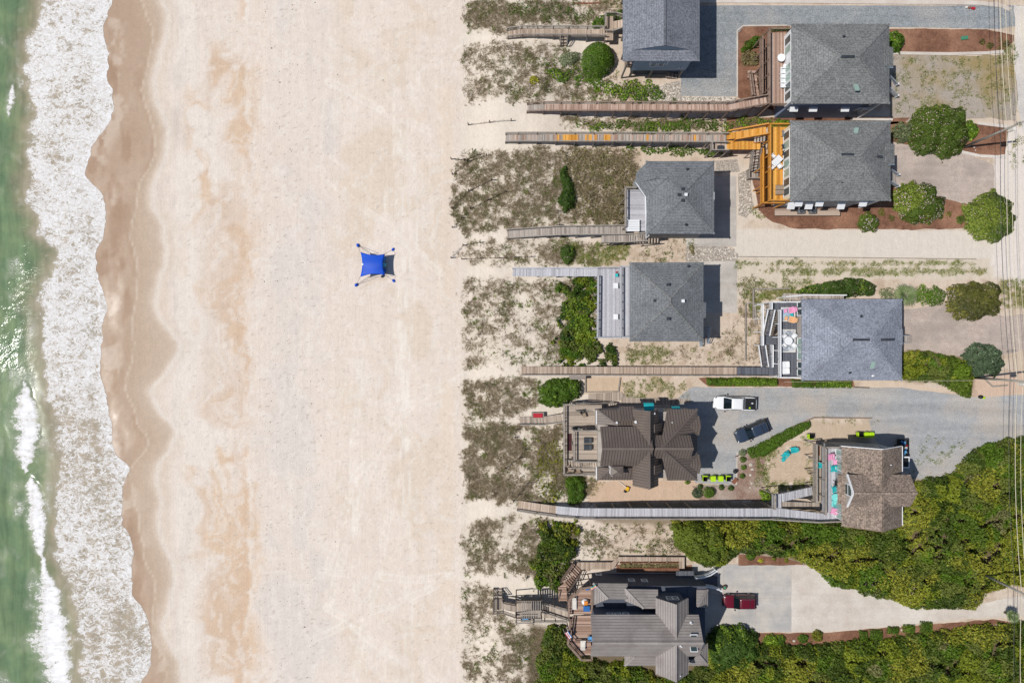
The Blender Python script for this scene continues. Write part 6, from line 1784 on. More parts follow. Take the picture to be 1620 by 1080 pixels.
# ------------------------------------------------------------------ boardwalks to the beach
def g_(px, py, d=.12): return gzs(px, py) + d
walkway('weathered grey boardwalk leading from the beach to the blue-walled house', [(803, 55.5, g_(803, 55)), (826, 52.5, 1.25), (900, 52.5, 1.3), (958, 53.5, 1.5)], 1.1, 'tan', 'wood_grey')
b1 = thing('stair_landing', 'small grey wooden landing with steps up to the blue-walled house', 'landing', q(968, 45))
deck(b1, [[q(957, 26, 1.9), q(970, 26, 1.9), q(970, 64, 1.6), q(957, 64, 1.6)], [q(970, 34, 1.9), q(990, 30, 2.6), q(990, 44, 2.6), q(970, 46, 1.9)]], 0, 'tan', 'wood_grey')
railing(b1, [q(957, 46, 1.7), q(957, 25, 1.9), q(974, 25, 1.9), q(990, 30, 2.6)], 'wood_grey', .95, 1.6, .14)
railing(b1, [q(957, 52, 1.6), q(970, 53, 1.7), q(990, 46, 2.6)], 'wood_grey', .95, 1.6, .14)
b1 = thing('beach_stair', 'short wooden side steps leaving the weathered grey boardwalk', 'stair', q(893, 65))
stair(b1, q(891, 59, 1.3), q(891, 74, .3), .9, 'tan', 'wood_grey')
walkway('long pinkish boardwalk ramping up to the navy-walled house deck', [(834, 172.5, g_(834, 172)), (860, 171.5, 1.5), (1000, 171.5, 2.5), (1150, 172, 3.3), (1166, 168.5, 3.5), (1213, 160, DZ)], 1.12, 'pink', 'wood_brown', alt=lambda f: 'grey' if f < .075 else None)
walkway('boardwalk patched with bright orange boards leading to the orange deck', [(800, 220, g_(800, 220)), (820, 219.5, 1.2), (1000, 219.5, 2.1), (1149, 220.5, 3.05)], 1.15, 'grey', 'wood_grey', alt=lambda f: 'orange' if (.26 < f < .33 or .36 < f < .42 or .45 < f < .485 or abs(f - .645) < .004 or abs(f - .24) < .005 or abs(f - .86) < .004) and random.random() < .9 else ('pink' if random.random() < .3 else None))
b1 = thing('boardwalk_bench', 'pale bench bay with dark seat beside the patched boardwalk', 'bench', q(1137, 233))
deck(b1, [[q(1124, 227, 3.0), q(1150, 227, 3.0), q(1150, 239, 3.0), q(1124, 239, 3.0)]], 0, 'tan', 'wood_grey', 'platform')
railing(b1, [q(1124, 228, 3.0), q(1124, 240, 3.0), q(1150, 240, 3.0)], 'wood_grey', .9, 1.2, .14)
MB().box(q(1136, 0, 3.4).x, q(1145, 0, 3.4).x, q(0, 237, 3.4).y, q(0, 230, 3.4).y, 3.0, 3.42).build('seat', M['darkgrey'], b1)
walkway('grey boardwalk curving to the pale deck of the bay-fronted house', [(803, 371.5, g_(803, 371)), (845, 368.5, 1.3), (887, 366, 2.0), (990, 365, 2.6)], 1.15, 'grey', 'wood_grey')
walkway('pale lavender boardwalk to the square hip-roofed house', [(811, 431, g_(811, 431)), (850, 431, 1.6), (945, 431, 3.38)], 1.05, 'lavender', 'comp_grey', rails=(1,))
walkway('long tan boardwalk ending in charcoal planks at the white-railed stair', [(825, 586, g_(825, 586)), (860, 586, 1.4), (1000, 586.5, 1.5), (1166, 587, 1.65), (1219, 587.5, 1.7)], 1.1, 'tan', 'wood_grey', rails=(-1,), alt=lambda f: 'dark' if f > .865 else None)
b1 = thing('side_bench', 'grey side bench built off the long tan boardwalk', 'bench', q(916, 598))
deck(b1, [[q(901, 594, 1.5), q(927, 594, 1.5), q(927, 600, 1.5), q(901, 600, 1.5)]], 1, 'grey', 'wood_grey', 'seat')
for px_ in (902, 926): post(b1, q(px_, 0, 1.5).x, q(0, 599, 1.5).y, -.05, 1.45, 'wood_grey')
walkway('short weathered boardwalk with red bench to the brown metal-roofed house', [(822, 664.5, g_(822, 664)), (860, 664.5, 1.3), (892, 660, 2.3)], 1.0, 'weather', 'wood_grey', rails=(-1,))
b1 = thing('red_bench', 'red cushioned bench box on the short weathered boardwalk', 'bench', (q(851, 656.5).x, q(851, 656.5).y, gzs(851, 656)))
c_ = q(851, 657, 1.5)
MB().box(c_.x - .85, c_.x + .85, c_.y - .4, c_.y + .4, gzs(851, 656) - .03, 1.4).build('bench_frame', M['wood_grey'], b1)
MB().box(c_.x - .66, c_.x + .66, c_.y - .3, c_.y + .3, 1.405, 1.5).build('cushion', M['red'], b1, bevel=.03)
walkway('very long raised lavender boardwalk from the beach to the brown-shingled house', [(819, 798, g_(819, 798)), (850, 803, 1.5), (880, 807, 1.9), (914, 810, 2.8), (916, 810.5, 2.8), (1000, 810.8, 3.5), (1219, 811, 4.2)], 1.2, 'lavender', 'wood_grey', rails=(-1,), alt=lambda f: 'tan' if f < .155 else None, spacing=2.6)
b1 = thing('beach_stair', 'weathered zigzag beach stair with slatted pergola bench below the octagonal decks', 'stair', (q(830, 963).x, q(830, 963).y, gzs(830, 963)))
zz = 1.9
deck(b1, [[q(781, 947, zz), q(796, 947, zz), q(796, 963, zz), q(781, 965, zz)], [q(796, 951, zz), q(816, 955, zz + .2), q(816, 968, zz + .2), q(796, 963, zz)], [q(816, 949, zz + .3), q(857, 949, zz + .3), q(857, 979, zz + .3), q(816, 979, zz + .3)], [q(857, 952, zz + .3), q(899, 963, 4.1), q(899, 978, 4.1), q(857, 977, zz + .3)]], 0, 'weather', 'wood_dark')
stair(b1, q(788, 946, zz), q(788, 930, gzs(788, 930) + .1), 1.1, 'weather', 'wood_dark')
railing(b1, [q(781, 947, zz), q(781, 966, zz), q(796, 965, zz), q(816, 972, zz + .2)], 'wood_dark', 1.0, 1.6, .15)
railing(b1, [q(796, 949, zz), q(816, 953, zz + .2)], 'wood_dark', 1.0, 1.6, .15)
railing(b1, [q(816, 948, zz + .3), q(857, 948, zz + .3)], 'wood_dark', 1.0, 1.4, .15)
railing(b1, [q(857, 951, zz + .3), q(897, 962, 4.1)], 'wood_grey', 1.0, 1.8, .14)
railing(b1, [q(858, 964, zz + .3), q(899, 978, 4.1)], 'wood_grey', .9, 1.8, .14, foot='deck')
railing(b1, [q(845, 980, zz + .3), q(896, 980, 4.0)], 'wood_grey', .8, 1.8, .16)
for i in range(9):
    x_ = 826 + i * 3.6
    MB().beam(q(x_, 949.5, 4.6), q(x_, 977, 4.6), .12, .16).build('pergola_slat', M['wood_grey'], b1)
for i in range(3):
    y_ = 977 + i * 4
    MB().beam(q(817, y_, 3.3), q(844, y_, 3.3), .14, .12).build('bench_slat', M['wood_grey'], b1)
for p in ((817, 949), (857, 949), (817, 979), (857, 979)):
    c_ = q(*p, 4.5); post(b1, c_.x, c_.y, gzw(c_.x, c_.y) - .05, 4.55, 'wood_dark', .14)
for p in ((818, 976, 4.5), (818, 951, 4.5)): pass
MB().beam(q(816, 949.5, 4.48), q(858, 949.5, 4.48), .1, .18).build('pergola_beam', M['wood_dark'], b1)
MB().beam(q(816, 977, 4.48), q(858, 977, 4.48), .1, .18).build('pergola_beam', M['wood_dark'], b1)
for p in ((817, 987), (844, 987)):
    c_ = q(*p, 3.2); post(b1, c_.x, c_.y, gzw(c_.x, c_.y) - .05, 3.3, 'wood_dark', .12)
MB().box(q(826, 0, 2.5).x, q(836, 0, 2.5).x, q(0, 981.5, 2.5).y, q(0, 978, 2.5).y, 2.3, 2.5).build('blue_cushion', M['sky_blue'], b1)
MB().box(q(824, 0, 2.3).x, q(840, 0, 2.3).x, q(0, 983, 2.3).y, q(0, 977.5, 2.3).y, gzs(832, 980) - .03, 2.298).build('bench_base', M['wood_dark'], b1)

# ------------------------------------------------------------------ furniture: prototypes are copied
PROTO = {}
def put(key, builder, label, cat, name, loc, rz, group=None):
    if key not in PROTO:
        root = thing(name, label, cat)
        builder(root)
        PROTO[key] = root
        o = root
    else:
        o = copy_tree(PROTO[key])
        for k_ in ('label', 'category', 'group'):
            if k_ in o.keys(): del o[k_]
        tag(o, label, cat)
    if group: o['group'] = group
    o.location = loc; o.rotation_euler = (0, 0, rz)
    return o

def b_adirondack(mat):
    def f(r):
        m_ = MB()                                  # faces -x
        for i in range(5): m_.rbox((-.30 + i * .12, 0, .37 - i * .035), .11, .52, .025, ry=.28)
        m_.build('seat', M[mat], r)
        m_ = MB()
        for i in range(5):
            y = (i - 2) * .115; h_ = .86 - .05 * abs(i - 2)
            m_.beam((.2, y, .22), (.2 + h_ * .45, y * 1.15, .22 + h_ * .88), .105, .022)
        m_.build('backrest', M[mat], r)
        for s_ in (-1, 1):
            MB().box(-.42, .38, s_ * .33 - .08, s_ * .33 + .08, .56, .585).build('armrest', M[mat], r)
            MB().box(-.38, -.29, s_ * .29 - .02, s_ * .29 + .02, 0, .56).build('leg', M[mat], r)
            MB().beam((-.32, s_ * .26, .36), (.52, s_ * .26, .02), .03, .12).build('leg', M[mat], r)
    return f
def b_chair(mat):
    def f(r):
        MB().box(-.25, .25, -.25, .25, .42, .47).build('seat', M[mat], r)
        MB().rbox((.27, 0, .72), .05, .5, .5, ry=.18).build('backrest', M[mat], r)
        for s_ in (-1, 1):
            MB().box(-.24, .27, s_ * .27 - .03, s_ * .27 + .03, .62, .66).build('armrest', M[mat], r)
            for x_ in (-.22, .22): MB().box(x_ - .025, x_ + .025, s_ * .26 - .025, s_ * .26 + .025, 0, .62).build('leg', M[mat], r)
    return f
def b_round(mat, rad, h):
    def f(r):
        MB().cyl((0, 0, h - .04), (0, 0, h), rad, rad, 24).build('tabletop', M[mat], r)
        for i in range(4):
            t = math.pi / 4 + i * math.pi / 2
            MB().beam((math.cos(t) * rad * .6, math.sin(t) * rad * .6, h - .04), (math.cos(t) * rad * .75, math.sin(t) * rad * .75, 0), .05, .05).build('leg', M[mat], r)
    return f
def b_square(mat, sx, sy_, h, slats=0):
    def f(r):
        m_ = MB()
        if slats:
            for i in range(slats):
                x_ = -sx / 2 + (i + .5) * sx / slats; m_.box(x_ - sx / slats * .44, x_ + sx / slats * .44, -sy_ / 2, sy_ / 2, h - .04, h)
            m_.box(-sx / 2 + .01, sx / 2 - .01, -sy_ / 2 + .05, -sy_ / 2 + .1, h - .08, h - .041).box(-sx / 2 + .01, sx / 2 - .01, sy_ / 2 - .1, sy_ / 2 - .05, h - .08, h - .041)
        else: m_.box(-sx / 2, sx / 2, -sy_ / 2, sy_ / 2, h - .05, h)
        m_.build('tabletop', M[mat], r)
        for x_ in (-1, 1):
            for y_ in (-1, 1): MB().box(x_ * (sx / 2 - .06) - .03, x_ * (sx / 2 - .06) + .03, y_ * (sy_ / 2 - .06) - .03, y_ * (sy_ / 2 - .06) + .03, 0, h - .05).build('leg', M[mat], r)
    return f
def b_lounger(mat, cush, Ln=1.9, wd=.62):
    def f(r):
        m_ = MB()
        for s_ in (-1, 1): m_.box(-Ln / 2, Ln / 2, s_ * wd / 2 - .025, s_ * wd / 2 + .025, .26, .31)
        m_.build('frame', M[mat], r)
        for x_ in (-.4, .4):
            for s_ in (-1, 1): MB().box(x_ * Ln - .025, x_ * Ln + .025, s_ * wd / 2 - .024, s_ * wd / 2 + .024, 0, .26).build('leg', M[mat], r)
        MB().box(-Ln / 2 + .03, Ln * .18, -wd / 2 + .03, wd / 2 - .03, .29, .37).build('cushion', M[cush], r, bevel=.03)
        MB().rbox((Ln * .31, 0, .44), Ln * .34, wd - .07, .07, ry=-.5).build('backrest', M[cush], r, bevel=.03)
    return f
def b_grill(r):
    MB().box(-.3, .3, -.22, .22, .55, .82).build('firebox', M['black'], r)
    MB().dome((0, 0, .82), .3, .22, .2).build('lid', M['black'], r)
    MB().box(-.55, -.31, -.2, .2, .8, .83).build('side_shelf', M['metal'], r); MB().box(.31, .55, -.2, .2, .8, .83).build('side_shelf', M['metal'], r)
    for x_ in (-.26, .26):
        for y_ in (-.18, .18): MB().box(x_ - .02, x_ + .02, y_ - .02, y_ + .02, 0, .55).build('leg', M['darkgrey'], r)
def b_bin(lid, body, open_=False):
    def f(r):
        m_ = MB(); a_, b_ = .24, .31
        v = [(-a_, -a_, .04), (a_, -a_, .04), (a_, a_, .04), (-a_, a_, .04), (-b_, -b_ - .04, 1.0), (b_, -b_ - .04, 1.0), (b_, b_, 1.0), (-b_, b_, 1.0)]
        m_.add(v, [(3, 2, 1, 0), (0, 1, 5, 4), (1, 2, 6, 5), (2, 3, 7, 6), (3, 0, 4, 7)] + ([] if open_ else [(4, 5, 6, 7)]))
        m_.build('body', M[body], r, solid=.03 if open_ else 0)
        if open_:
            MB().box(-.33, .33, .33, .42, .45, 1.1).build('lid', M[lid], r, bevel=.02)
            MB().box(-.36, .36, .28, .34, .96, 1.02).box(-.36, -.29, -.36, .28, .97, 1.03).build('rim', M[lid], r)
        else: MB().box(-.34, .34, -.38, .34, 1.0, 1.07).box(-.27, .27, -.3, .27, 1.07, 1.1).build('lid', M[lid], r, bevel=.03)
        MB().cyl((-.25, .4, .98), (.25, .4, .98), .025).build('handle', M[body], r)
        for s_ in (-1, 1): MB().cyl((s_ * .26 - .03, .24, .12), (s_ * .26 + .03, .24, .12), .12, .12, 12).build('wheel', M['rubber'], r)
    return f

D2, D3, D6, D8, D9 = DZ, DZ, DZ, DZ, 4.2
PI = math.pi
def at(px, py, z, h=.4):
    c = W(px, py, z + h); return (c.x, c.y, z)
# upper (H2) deck
put('rt_white', b_round('white', .52, .74), 'round white table on the pinkish deck of the navy-walled house', 'table', 'round_table', at(1236, 91.5, D2, .7), 0)
put('st_white', b_round('white', .22, .5), 'small round white side table by the row of white chairs', 'table', 'side_table', at(1241.5, 104, D2, .5), 0)
for y_, lb in ((112, 'beside the small round side table'), (119.5, 'second from the small round side table'), (127, 'third from the small round side table'), (134.5, 'farthest from the small round side table')):
    put('ad_white', b_adirondack('white'), 'white slatted chair on the pinkish deck, ' + lb, 'chair', 'adirondack_chair', at(1239, y_, D2), 0, 'row of white chairs on the pinkish deck')
# orange (H3) deck
put('ch_dark', b_chair('darkgrey'), 'charcoal deck chair on the orange deck nearer the grey slatted bench', 'chair', 'deck_chair', at(1240, 232, D3), .1, 'charcoal chairs on the orange deck')
put('ch_dark', None, 'charcoal deck chair on the orange deck nearer the white dining set', 'chair', 'deck_chair', at(1241, 242.5, D3), -.15, 'charcoal chairs on the orange deck')
put('bench_grey', b_square('midgrey', .62, .85, .42, 4), 'low grey slatted bench at the corner of the orange deck', 'bench', 'slat_bench', at(1241, 211, D3), 0)
put('tbl_white', b_square('white', 1.5, .85, .74, 7), 'rectangular white slatted table set askew on the orange deck', 'table', 'dining_table', at(1229, 254.5, D3, .7), .78)
for i, (x_, y_, a_, lb) in enumerate([(1222.5, 247, .8 + PI, 'seaward at the end by the charcoal chairs'), (1220.5, 264.5, .78 + PI / 2 + PI / 2, 'seaward at the end by the loungers'), (1232.5, 263, .8 - PI / 2, 'tucked in on the house side')]):
    put('ch_white', b_chair('white'), 'white chair at the askew white table, ' + lb, 'chair', 'dining_chair', at(x_, y_, D3), a_, 'white chairs at the askew table')
for y_, lb in ((267.5, 'nearer the charcoal chairs'), (274.5, 'nearer the tan loungers')):
    put('stool_white', b_round('white', .26, .45), 'small round white stool by the cream trim, ' + lb, 'stool', 'stool', at(1243, y_, D3), 0, 'white stools on the orange deck')
for y_, lb in ((296.5, 'nearer the white stools'), (304, 'nearer the deck end rail')):
    put('lounge_tan', b_lounger('wood_dark', 'tan', 1.75, .62), 'tan cushioned lounger on the orange deck, ' + lb, 'lounger', 'sun_lounger', at(1237, y_, D3, .35), 0, 'tan loungers on the orange deck')
# bay-fronted (H4) deck
put('bench_white', b_square('white', 1.55, 1.6, .5, 5), 'large white slatted daybed on the pale deck of the bay-fronted house', 'daybed', 'daybed', at(1002, 357, DZ), PI / 2)
# H5 deck
for y_, lb in ((452, 'nearer the turquoise bag'), (501, 'farther from the turquoise bag')):
    put('sq_white', b_square('white', .62, .7, .5), 'square white side table on the lavender deck, ' + lb, 'table', 'side_table', at(974, y_, 3.4), 0)
t_ = thing('beach_bag', 'turquoise and red beach bag on the lavender deck by the rail', 'bag', at(976, 434, 3.4))
c_ = Vector(at(976, 434, 3.4))
MB().box(c_.x - .18, c_.x + .18, c_.y - .32, c_.y + .15, c_.z, c_.z + .4).build('bag', M['teal'], t_, bevel=.05)
MB().box(c_.x - .12, c_.x + .12, c_.y + .2, c_.y + .42, c_.z, c_.z + .3).build('pouch', M['red'], t_, bevel=.05)
# H6 deck
def rug(label, px0, py0, px1, py1, z, mat):
    x0, x1, y0, y1 = wrect(px0, py0, px1, py1, z)
    o = thing('outdoor_rug', label, 'rug', ((x0 + x1) / 2, (y0 + y1) / 2, z))
    MB().box(x0, x1, y0, y1, z + .008, z + .02).build('field', M[mat], o)
    m_ = MB()
    for b_ in ((x0, x1, y0, y0 + .12), (x0, x1, y1 - .12, y1), (x0, x0 + .12, y0 + .125, y1 - .125), (x1 - .12, x1, y0 + .125, y1 - .125)): m_.box(b_[0], b_[1], b_[2], b_[3], z + .021, z + .026)
    m_.build('border', M['offwhite'], o)
rug('pale blue rug under the pink and peach chairs', 1235.5, 486, 1258, 508.5, D6, 'rug_blue')
rug('grey patterned rug under the round white dining set', 1234, 521, 1258.5, 557, D6, 'rug_grey')
D6r = D6 + .03
put('ad_pink', b_adirondack('pink'), 'pink slatted chair with footstool on the pale blue rug', 'chair', 'adirondack_chair', at(1252, 490.5, D6r), .2)
put('ot_pink', b_square('pink', .42, .5, .36, 4), 'pink footstool on the pale blue rug', 'footstool', 'footstool', at(1243, 491.5, D6r), .2)
put('st_teal', b_square('teal', .42, .5, .45, 4), 'turquoise side table between the pink and peach chairs', 'table', 'side_table', at(1252, 498, D6r), 0)
put('ad_peach', b_adirondack('peach'), 'peach slatted chair with footstool on the pale blue rug', 'chair', 'adirondack_chair', at(1252.5, 505.5, D6r), -.2)
put('ot_peach', b_square('peach', .42, .5, .36, 4), 'peach footstool on the pale blue rug', 'footstool', 'footstool', at(1244, 503.5, D6r), -.25)
put('rt_din', b_round('white', .55, .75), 'round white dining table on the grey patterned rug', 'table', 'round_table', at(1247.5, 539, D6r, .75), 0)
for a_, lb in ((PI / 4, 'house side toward the peach chair'), (3 * PI / 4, 'sea side toward the peach chair'), (5 * PI / 4, 'sea side toward the club chairs'), (7 * PI / 4, 'house side toward the club chairs')):
    l_ = at(1247.5, 539, D6r, .4)
    put('ch_white', None, 'white chair at the round white dining table, ' + lb, 'chair', 'dining_chair', (l_[0] + math.cos(a_) * .88, l_[1] + math.sin(a_) * .88, D6r), a_, 'chairs around the round white table')
for y_, lb in ((576.5, 'nearer the patterned rug'), (586.5, 'nearer the deck end rail')):
    put('swivel', b_lounger('white', 'white', 1.05, .8), 'white padded club chair on the charcoal deck, ' + lb, 'chair', 'club_chair', at(1243, y_, D6), .05, 'white club chairs on the charcoal deck')
t_ = thing('side_bench', 'long grey bench along the white rail of the charcoal deck', 'bench', at(1234, 580, D6))
c_ = Vector(at(1234, 580, D6))
MB().box(c_.x - .2, c_.x + .2, c_.y - 1.15, c_.y + 1.15, D6 + .4, D6 + .46).build('seat', M['midgrey'], t_)
for dy in (-1, 1): MB().box(c_.x - .18, c_.x + .18, c_.y + dy - .05, c_.y + dy + .05, D6, D6 + .4).build('leg', M['midgrey'], t_)
# H7 decks
for y_, lb in ((696.5, 'nearer the black grill'), (707.5, 'nearer the open stair')):
    put('mesh_chair', b_lounger('darkgrey', 'darkgrey', 1.1, .72), 'dark mesh rocking chair on the raised weathered deck, ' + lb, 'chair', 'rocking_chair', at(930, y_, 5.0), PI + PI, 'dark chairs on the raised weathered deck')
put('bistro', b_chair('black'), 'black metal chair on the lower weathered deck by the steps', 'chair', 'bistro_chair', at(921.5, 652, 2.4), 2.4)
put('bistro_t', b_square('tan', .5, .6, .55, 4), 'small brown slatted table beside the black metal chair', 'table', 'side_table', at(924, 656.5, 2.4), .3)
put('ad_brown', b_adirondack('tan'), 'brown slatted chair in the deck corner under the open stair', 'chair', 'adirondack_chair', at(898.5, 741, 2.4), PI + .5)
put('ad_brown', None, 'brown slatted chair beside the deck post below the open stair', 'chair', 'adirondack_chair', at(913.5, 743, 2.4), PI + .1)
put('grill', b_grill, 'black grill against the raised weathered deck', 'grill', 'grill', at(910, 677, 2.4), 0)
# H8 deck and patio
put('ad_pink', None, 'pink slatted chair facing the upper end of the brown-shingled house deck', 'chair', 'adirondack_chair', at(1314.5, 723, D8), PI / 2)
put('rt_pink', b_round('pink', .42, .55), 'round pink table beside the brown-shingled house wall', 'table', 'round_table', at(1322.5, 731.5, D8), 0)
put('ad_teal', b_adirondack('teal'), 'turquoise chair beside the round pink table', 'chair', 'adirondack_chair', at(1319, 741.5, D8), -PI / 2 + PI)
put('grill', None, 'black grill on the lavender deck by the seaward dormer', 'grill', 'grill', at(1322, 763, D8), PI / 2)
put('ad_teal', None, 'turquoise chair beside the round aqua table', 'chair', 'adirondack_chair', at(1321, 774, D8), -PI / 2 + PI + .15)
put('rt_aqua', b_round('aqua', .5, .6), 'round aqua table on the lavender deck', 'table', 'round_table', at(1320.5, 786, D8), 0)
put('ad_aqua', b_adirondack('aqua'), 'pale aqua chair below the round aqua table', 'chair', 'adirondack_chair', at(1320.5, 796, D8), -PI / 2)
put('ad_pink', None, 'pink slatted chair near the boardwalk end of the brown-shingled house deck', 'chair', 'adirondack_chair', at(1319.5, 808.5, D8), -PI / 2 - .35 + PI)
put('ad_teal', None, 'turquoise chair on the paver patio, nearer the deck', 'chair', 'adirondack_chair', at(1255, 711.5, .052), .15)
put('ad_teal', None, 'turquoise chair on the paver patio between two little turquoise tables', 'chair', 'adirondack_chair', at(1241.5, 720.5, .052), .75)
put('st_teal', None, 'little turquoise table between the two turquoise patio chairs', 'table', 'side_table', at(1246.5, 715.5, .052), .7)
put('st_teal', None, 'little turquoise table at the outer side of the turquoise patio chairs', 'table', 'side_table', at(1239, 727, .052), .4)
put('ad_teal', None, 'turquoise chair on the narrow lower deck of the brown-shingled house', 'chair', 'adirondack_chair', at(1294, 735, 2.9), 0)
t_ = thing('door_mat', 'dark brown runner on the narrow lower deck', 'mat', at(1294, 712, 2.9, 0))
c_ = Vector(at(1294, 712, 2.9, 0)); MB().box(c_.x - .25, c_.x + .25, c_.y - .7, c_.y + .7, 2.906, 2.92).build('mat', M['rust'], t_)
# H9 decks
put('bench_w2', b_lounger('white', 'offwhite', 1.75, .6), 'white cushioned bench on the upper octagonal deck', 'bench', 'cushioned_bench', at(908.5, 954, D9), PI / 2)
def b_pod(r):
    MB().dome((0, 0, .12), .5, .45, .5, 16, 5).build('shell', M['white'], r, smooth=True)
    MB().rbox((.05, 0, .62), .5, .55, .12).build('cushion', M['orange'], r, bevel=.04)
    MB().cyl((0, 0, 0), (0, 0, .13), .3, .3, 14).build('base', M['white'], r)
put('pod', b_pod, 'white and orange round chair on the upper octagonal deck', 'chair', 'round_chair', at(926, 952.5, D9), 0)
put('ot_blue', b_square('blue', .85, .7, .42), 'deep blue ottoman beside the white and orange chair', 'ottoman', 'ottoman', at(928, 962.5, D9), 0)
put('st_sky', b_square('blue', .45, .3, .4), 'small blue table at the upper corner of the octagonal deck', 'table', 'side_table', at(929.5, 931.5, D9), 0)
put('ch_sky', b_chair('sky_blue'), 'light blue chair by the wall on the seaward octagonal deck', 'chair', 'deck_chair', at(933, 1009, D9), 0)
put('lounge_sky', b_lounger('white', 'offwhite', 1.35, .6), 'white lounge chair with blue foot on the seaward octagonal deck', 'lounger', 'sun_lounger', at(922.5, 1020, D9), -PI / 2)
put('bench_sm', b_square('offwhite', .75, .3, .4, 3), 'small white slatted table beside the white lounge chair', 'table', 'side_table', at(922.5, 1013, D9), 0)

def flag(label, px, py, z, colors, rot, w=.8, h=.5):
    c_ = W(px, py, z)
    o = thing('flag', label, 'flag', (c_.x, c_.y, z - 1))
    MB().cyl((c_.x, c_.y, z - 1.0), (c_.x + .1, c_.y, z + .3), .02, .02, 6).build('pole', M['white'], o)
    for i, m_ in enumerate(colors):
        n = len(colors); mb = MB(); u0, u1 = i / n * h, (i + 1) / n * h
        d = Vector((math.cos(rot), math.sin(rot), 0)); s_ = Vector((-d.y, d.x, 0))
        P = []
        for k_ in range(7):
            t = k_ / 6; P.append((Vector((c_.x + .1, c_.y, z + .25 + .07 * math.sin(t * 6))) + d * t * w))
        for a_, b_ in zip(P[:-1], P[1:]): mb.slab([a_ + s_ * u0, b_ + s_ * u0, b_ + s_ * u1, a_ + s_ * u1], .012)
        mb.build('stripe', M[m_], o)
flag('striped red, white and blue flag on the seaward octagonal deck rail', 892, 1000, 5.3, ['red', 'white', 'red', 'white', 'blue'], -1.0, .95, .55)
flag('small rainbow wind flag at the upper octagonal deck corner', 934, 931, 5.4, ['pink', 'yellow', 'teal'], .45, .75, .3)

# bins
for i, (x_, op, lb) in enumerate([(1115, True, 'open bin nearest the brown metal roof'), (1128, False, 'lime lidded bin next to the open bin under the roof edge'), (1140, False, 'lime lidded bin next to the open bin by the black cooker'), (1152, True, 'open bin nearest the black kettle cooker')]):
    put('bin_open' if op else 'bin_lime', b_bin('lime', 'black' if op else 'lime', op), 'black wheeled ' + lb if op else 'wheeled ' + lb, 'bin', 'wheeled_bin', at(x_, 756.5, .022, .8), 0, 'four bins on the gravel')
put('kettle', lambda r: (MB().dome((0, 0, .62), .3, .3, .28, 14, 5).build('lid', M['black'], r, smooth=True), MB().dome((0, 0, .62), .3, .3, -.26, 14, 5).build('bowl', M['black'], r, smooth=True), [MB().beam((math.cos(t) * .15, math.sin(t) * .15, .45), (math.cos(t) * .3, math.sin(t) * .3, 0), .03, .03).build('leg', M['metal'], r) for t in (0, 2.1, 4.2)]), 'black kettle cooker on the gravel by the ball shrubs', 'grill', 'kettle_grill', at(1163, 745.5, .022, .6), 0)
put('crate', b_square('brick_red', .85, .55, .35, 4), 'low brown slatted crate on the gravel corner', 'crate', 'crate', at(1162.5, 760.5, .022, .3), .8)
put('bin_open', None, 'black and lime bin standing at the upper end of the brown-shingled house deck', 'bin', 'wheeled_bin', at(1283, 690, .0, .8), PI / 2)
put('bin_open', None, 'open black and lime bin in the row of three by the brown-shingled house', 'bin', 'wheeled_bin', at(1361, 687, .0, .8), PI / 2, 'three bins by the brown-shingled house')
for x_, lb in ((1370, 'middle lime lidded bin of the row of three by the brown-shingled house'), (1378, 'lime lidded bin at the end of the row of three by the brown-shingled house')):
    put('bin_lime', None, lb, 'bin', 'wheeled_bin', at(x_, 687.5, .0, .8), 0, 'three bins by the brown-shingled house')
# service platform and air conditioners below the shuttered wall
pl = thing('wood_platform', 'long brown wooden platform under the shuttered wall', 'platform', W(1277, 337))
deck(pl, [[W(1226, 330, .9), W(1329, 330, .9), W(1329, 341, .9), W(1226, 341, .9)]], 1, 'tan', 'wood_brown')
for px_ in (1228, 1252, 1278, 1304, 1327): post(pl, W(px_, 0, .8).x, W(0, 340, .8).y, 0, .72, 'wood_dark')
def b_hvac(r):
    MB().box(-.4, .4, -.4, .4, 0, .75).build('housing', M['midgrey'], r, bevel=.05)
    m_ = MB()
    for i in range(5): m_.cyl((0, 0, .751 + .004 * i), (0, 0, .76 + .004 * i), .36 - .06 * i, .36 - .06 * i, 20)
    m_.build('grille', M['darkgrey'], r)
    m_ = MB()
    for i in range(4): m_.rbox((0, 0, .79), .6, .07, .012, rz=i * PI / 4)
    m_.build('fan_guard', M['metal'], r)
for px_, lb in ((1268, 'nearer the orange deck'), (1286.5, 'farther from the orange deck')):
    put('hvac', b_hvac, 'grey air conditioner on the long wooden platform, ' + lb, 'air conditioner', 'air_conditioner', at(px_, 333, .9, .6), 0, 'air conditioners on the platform')
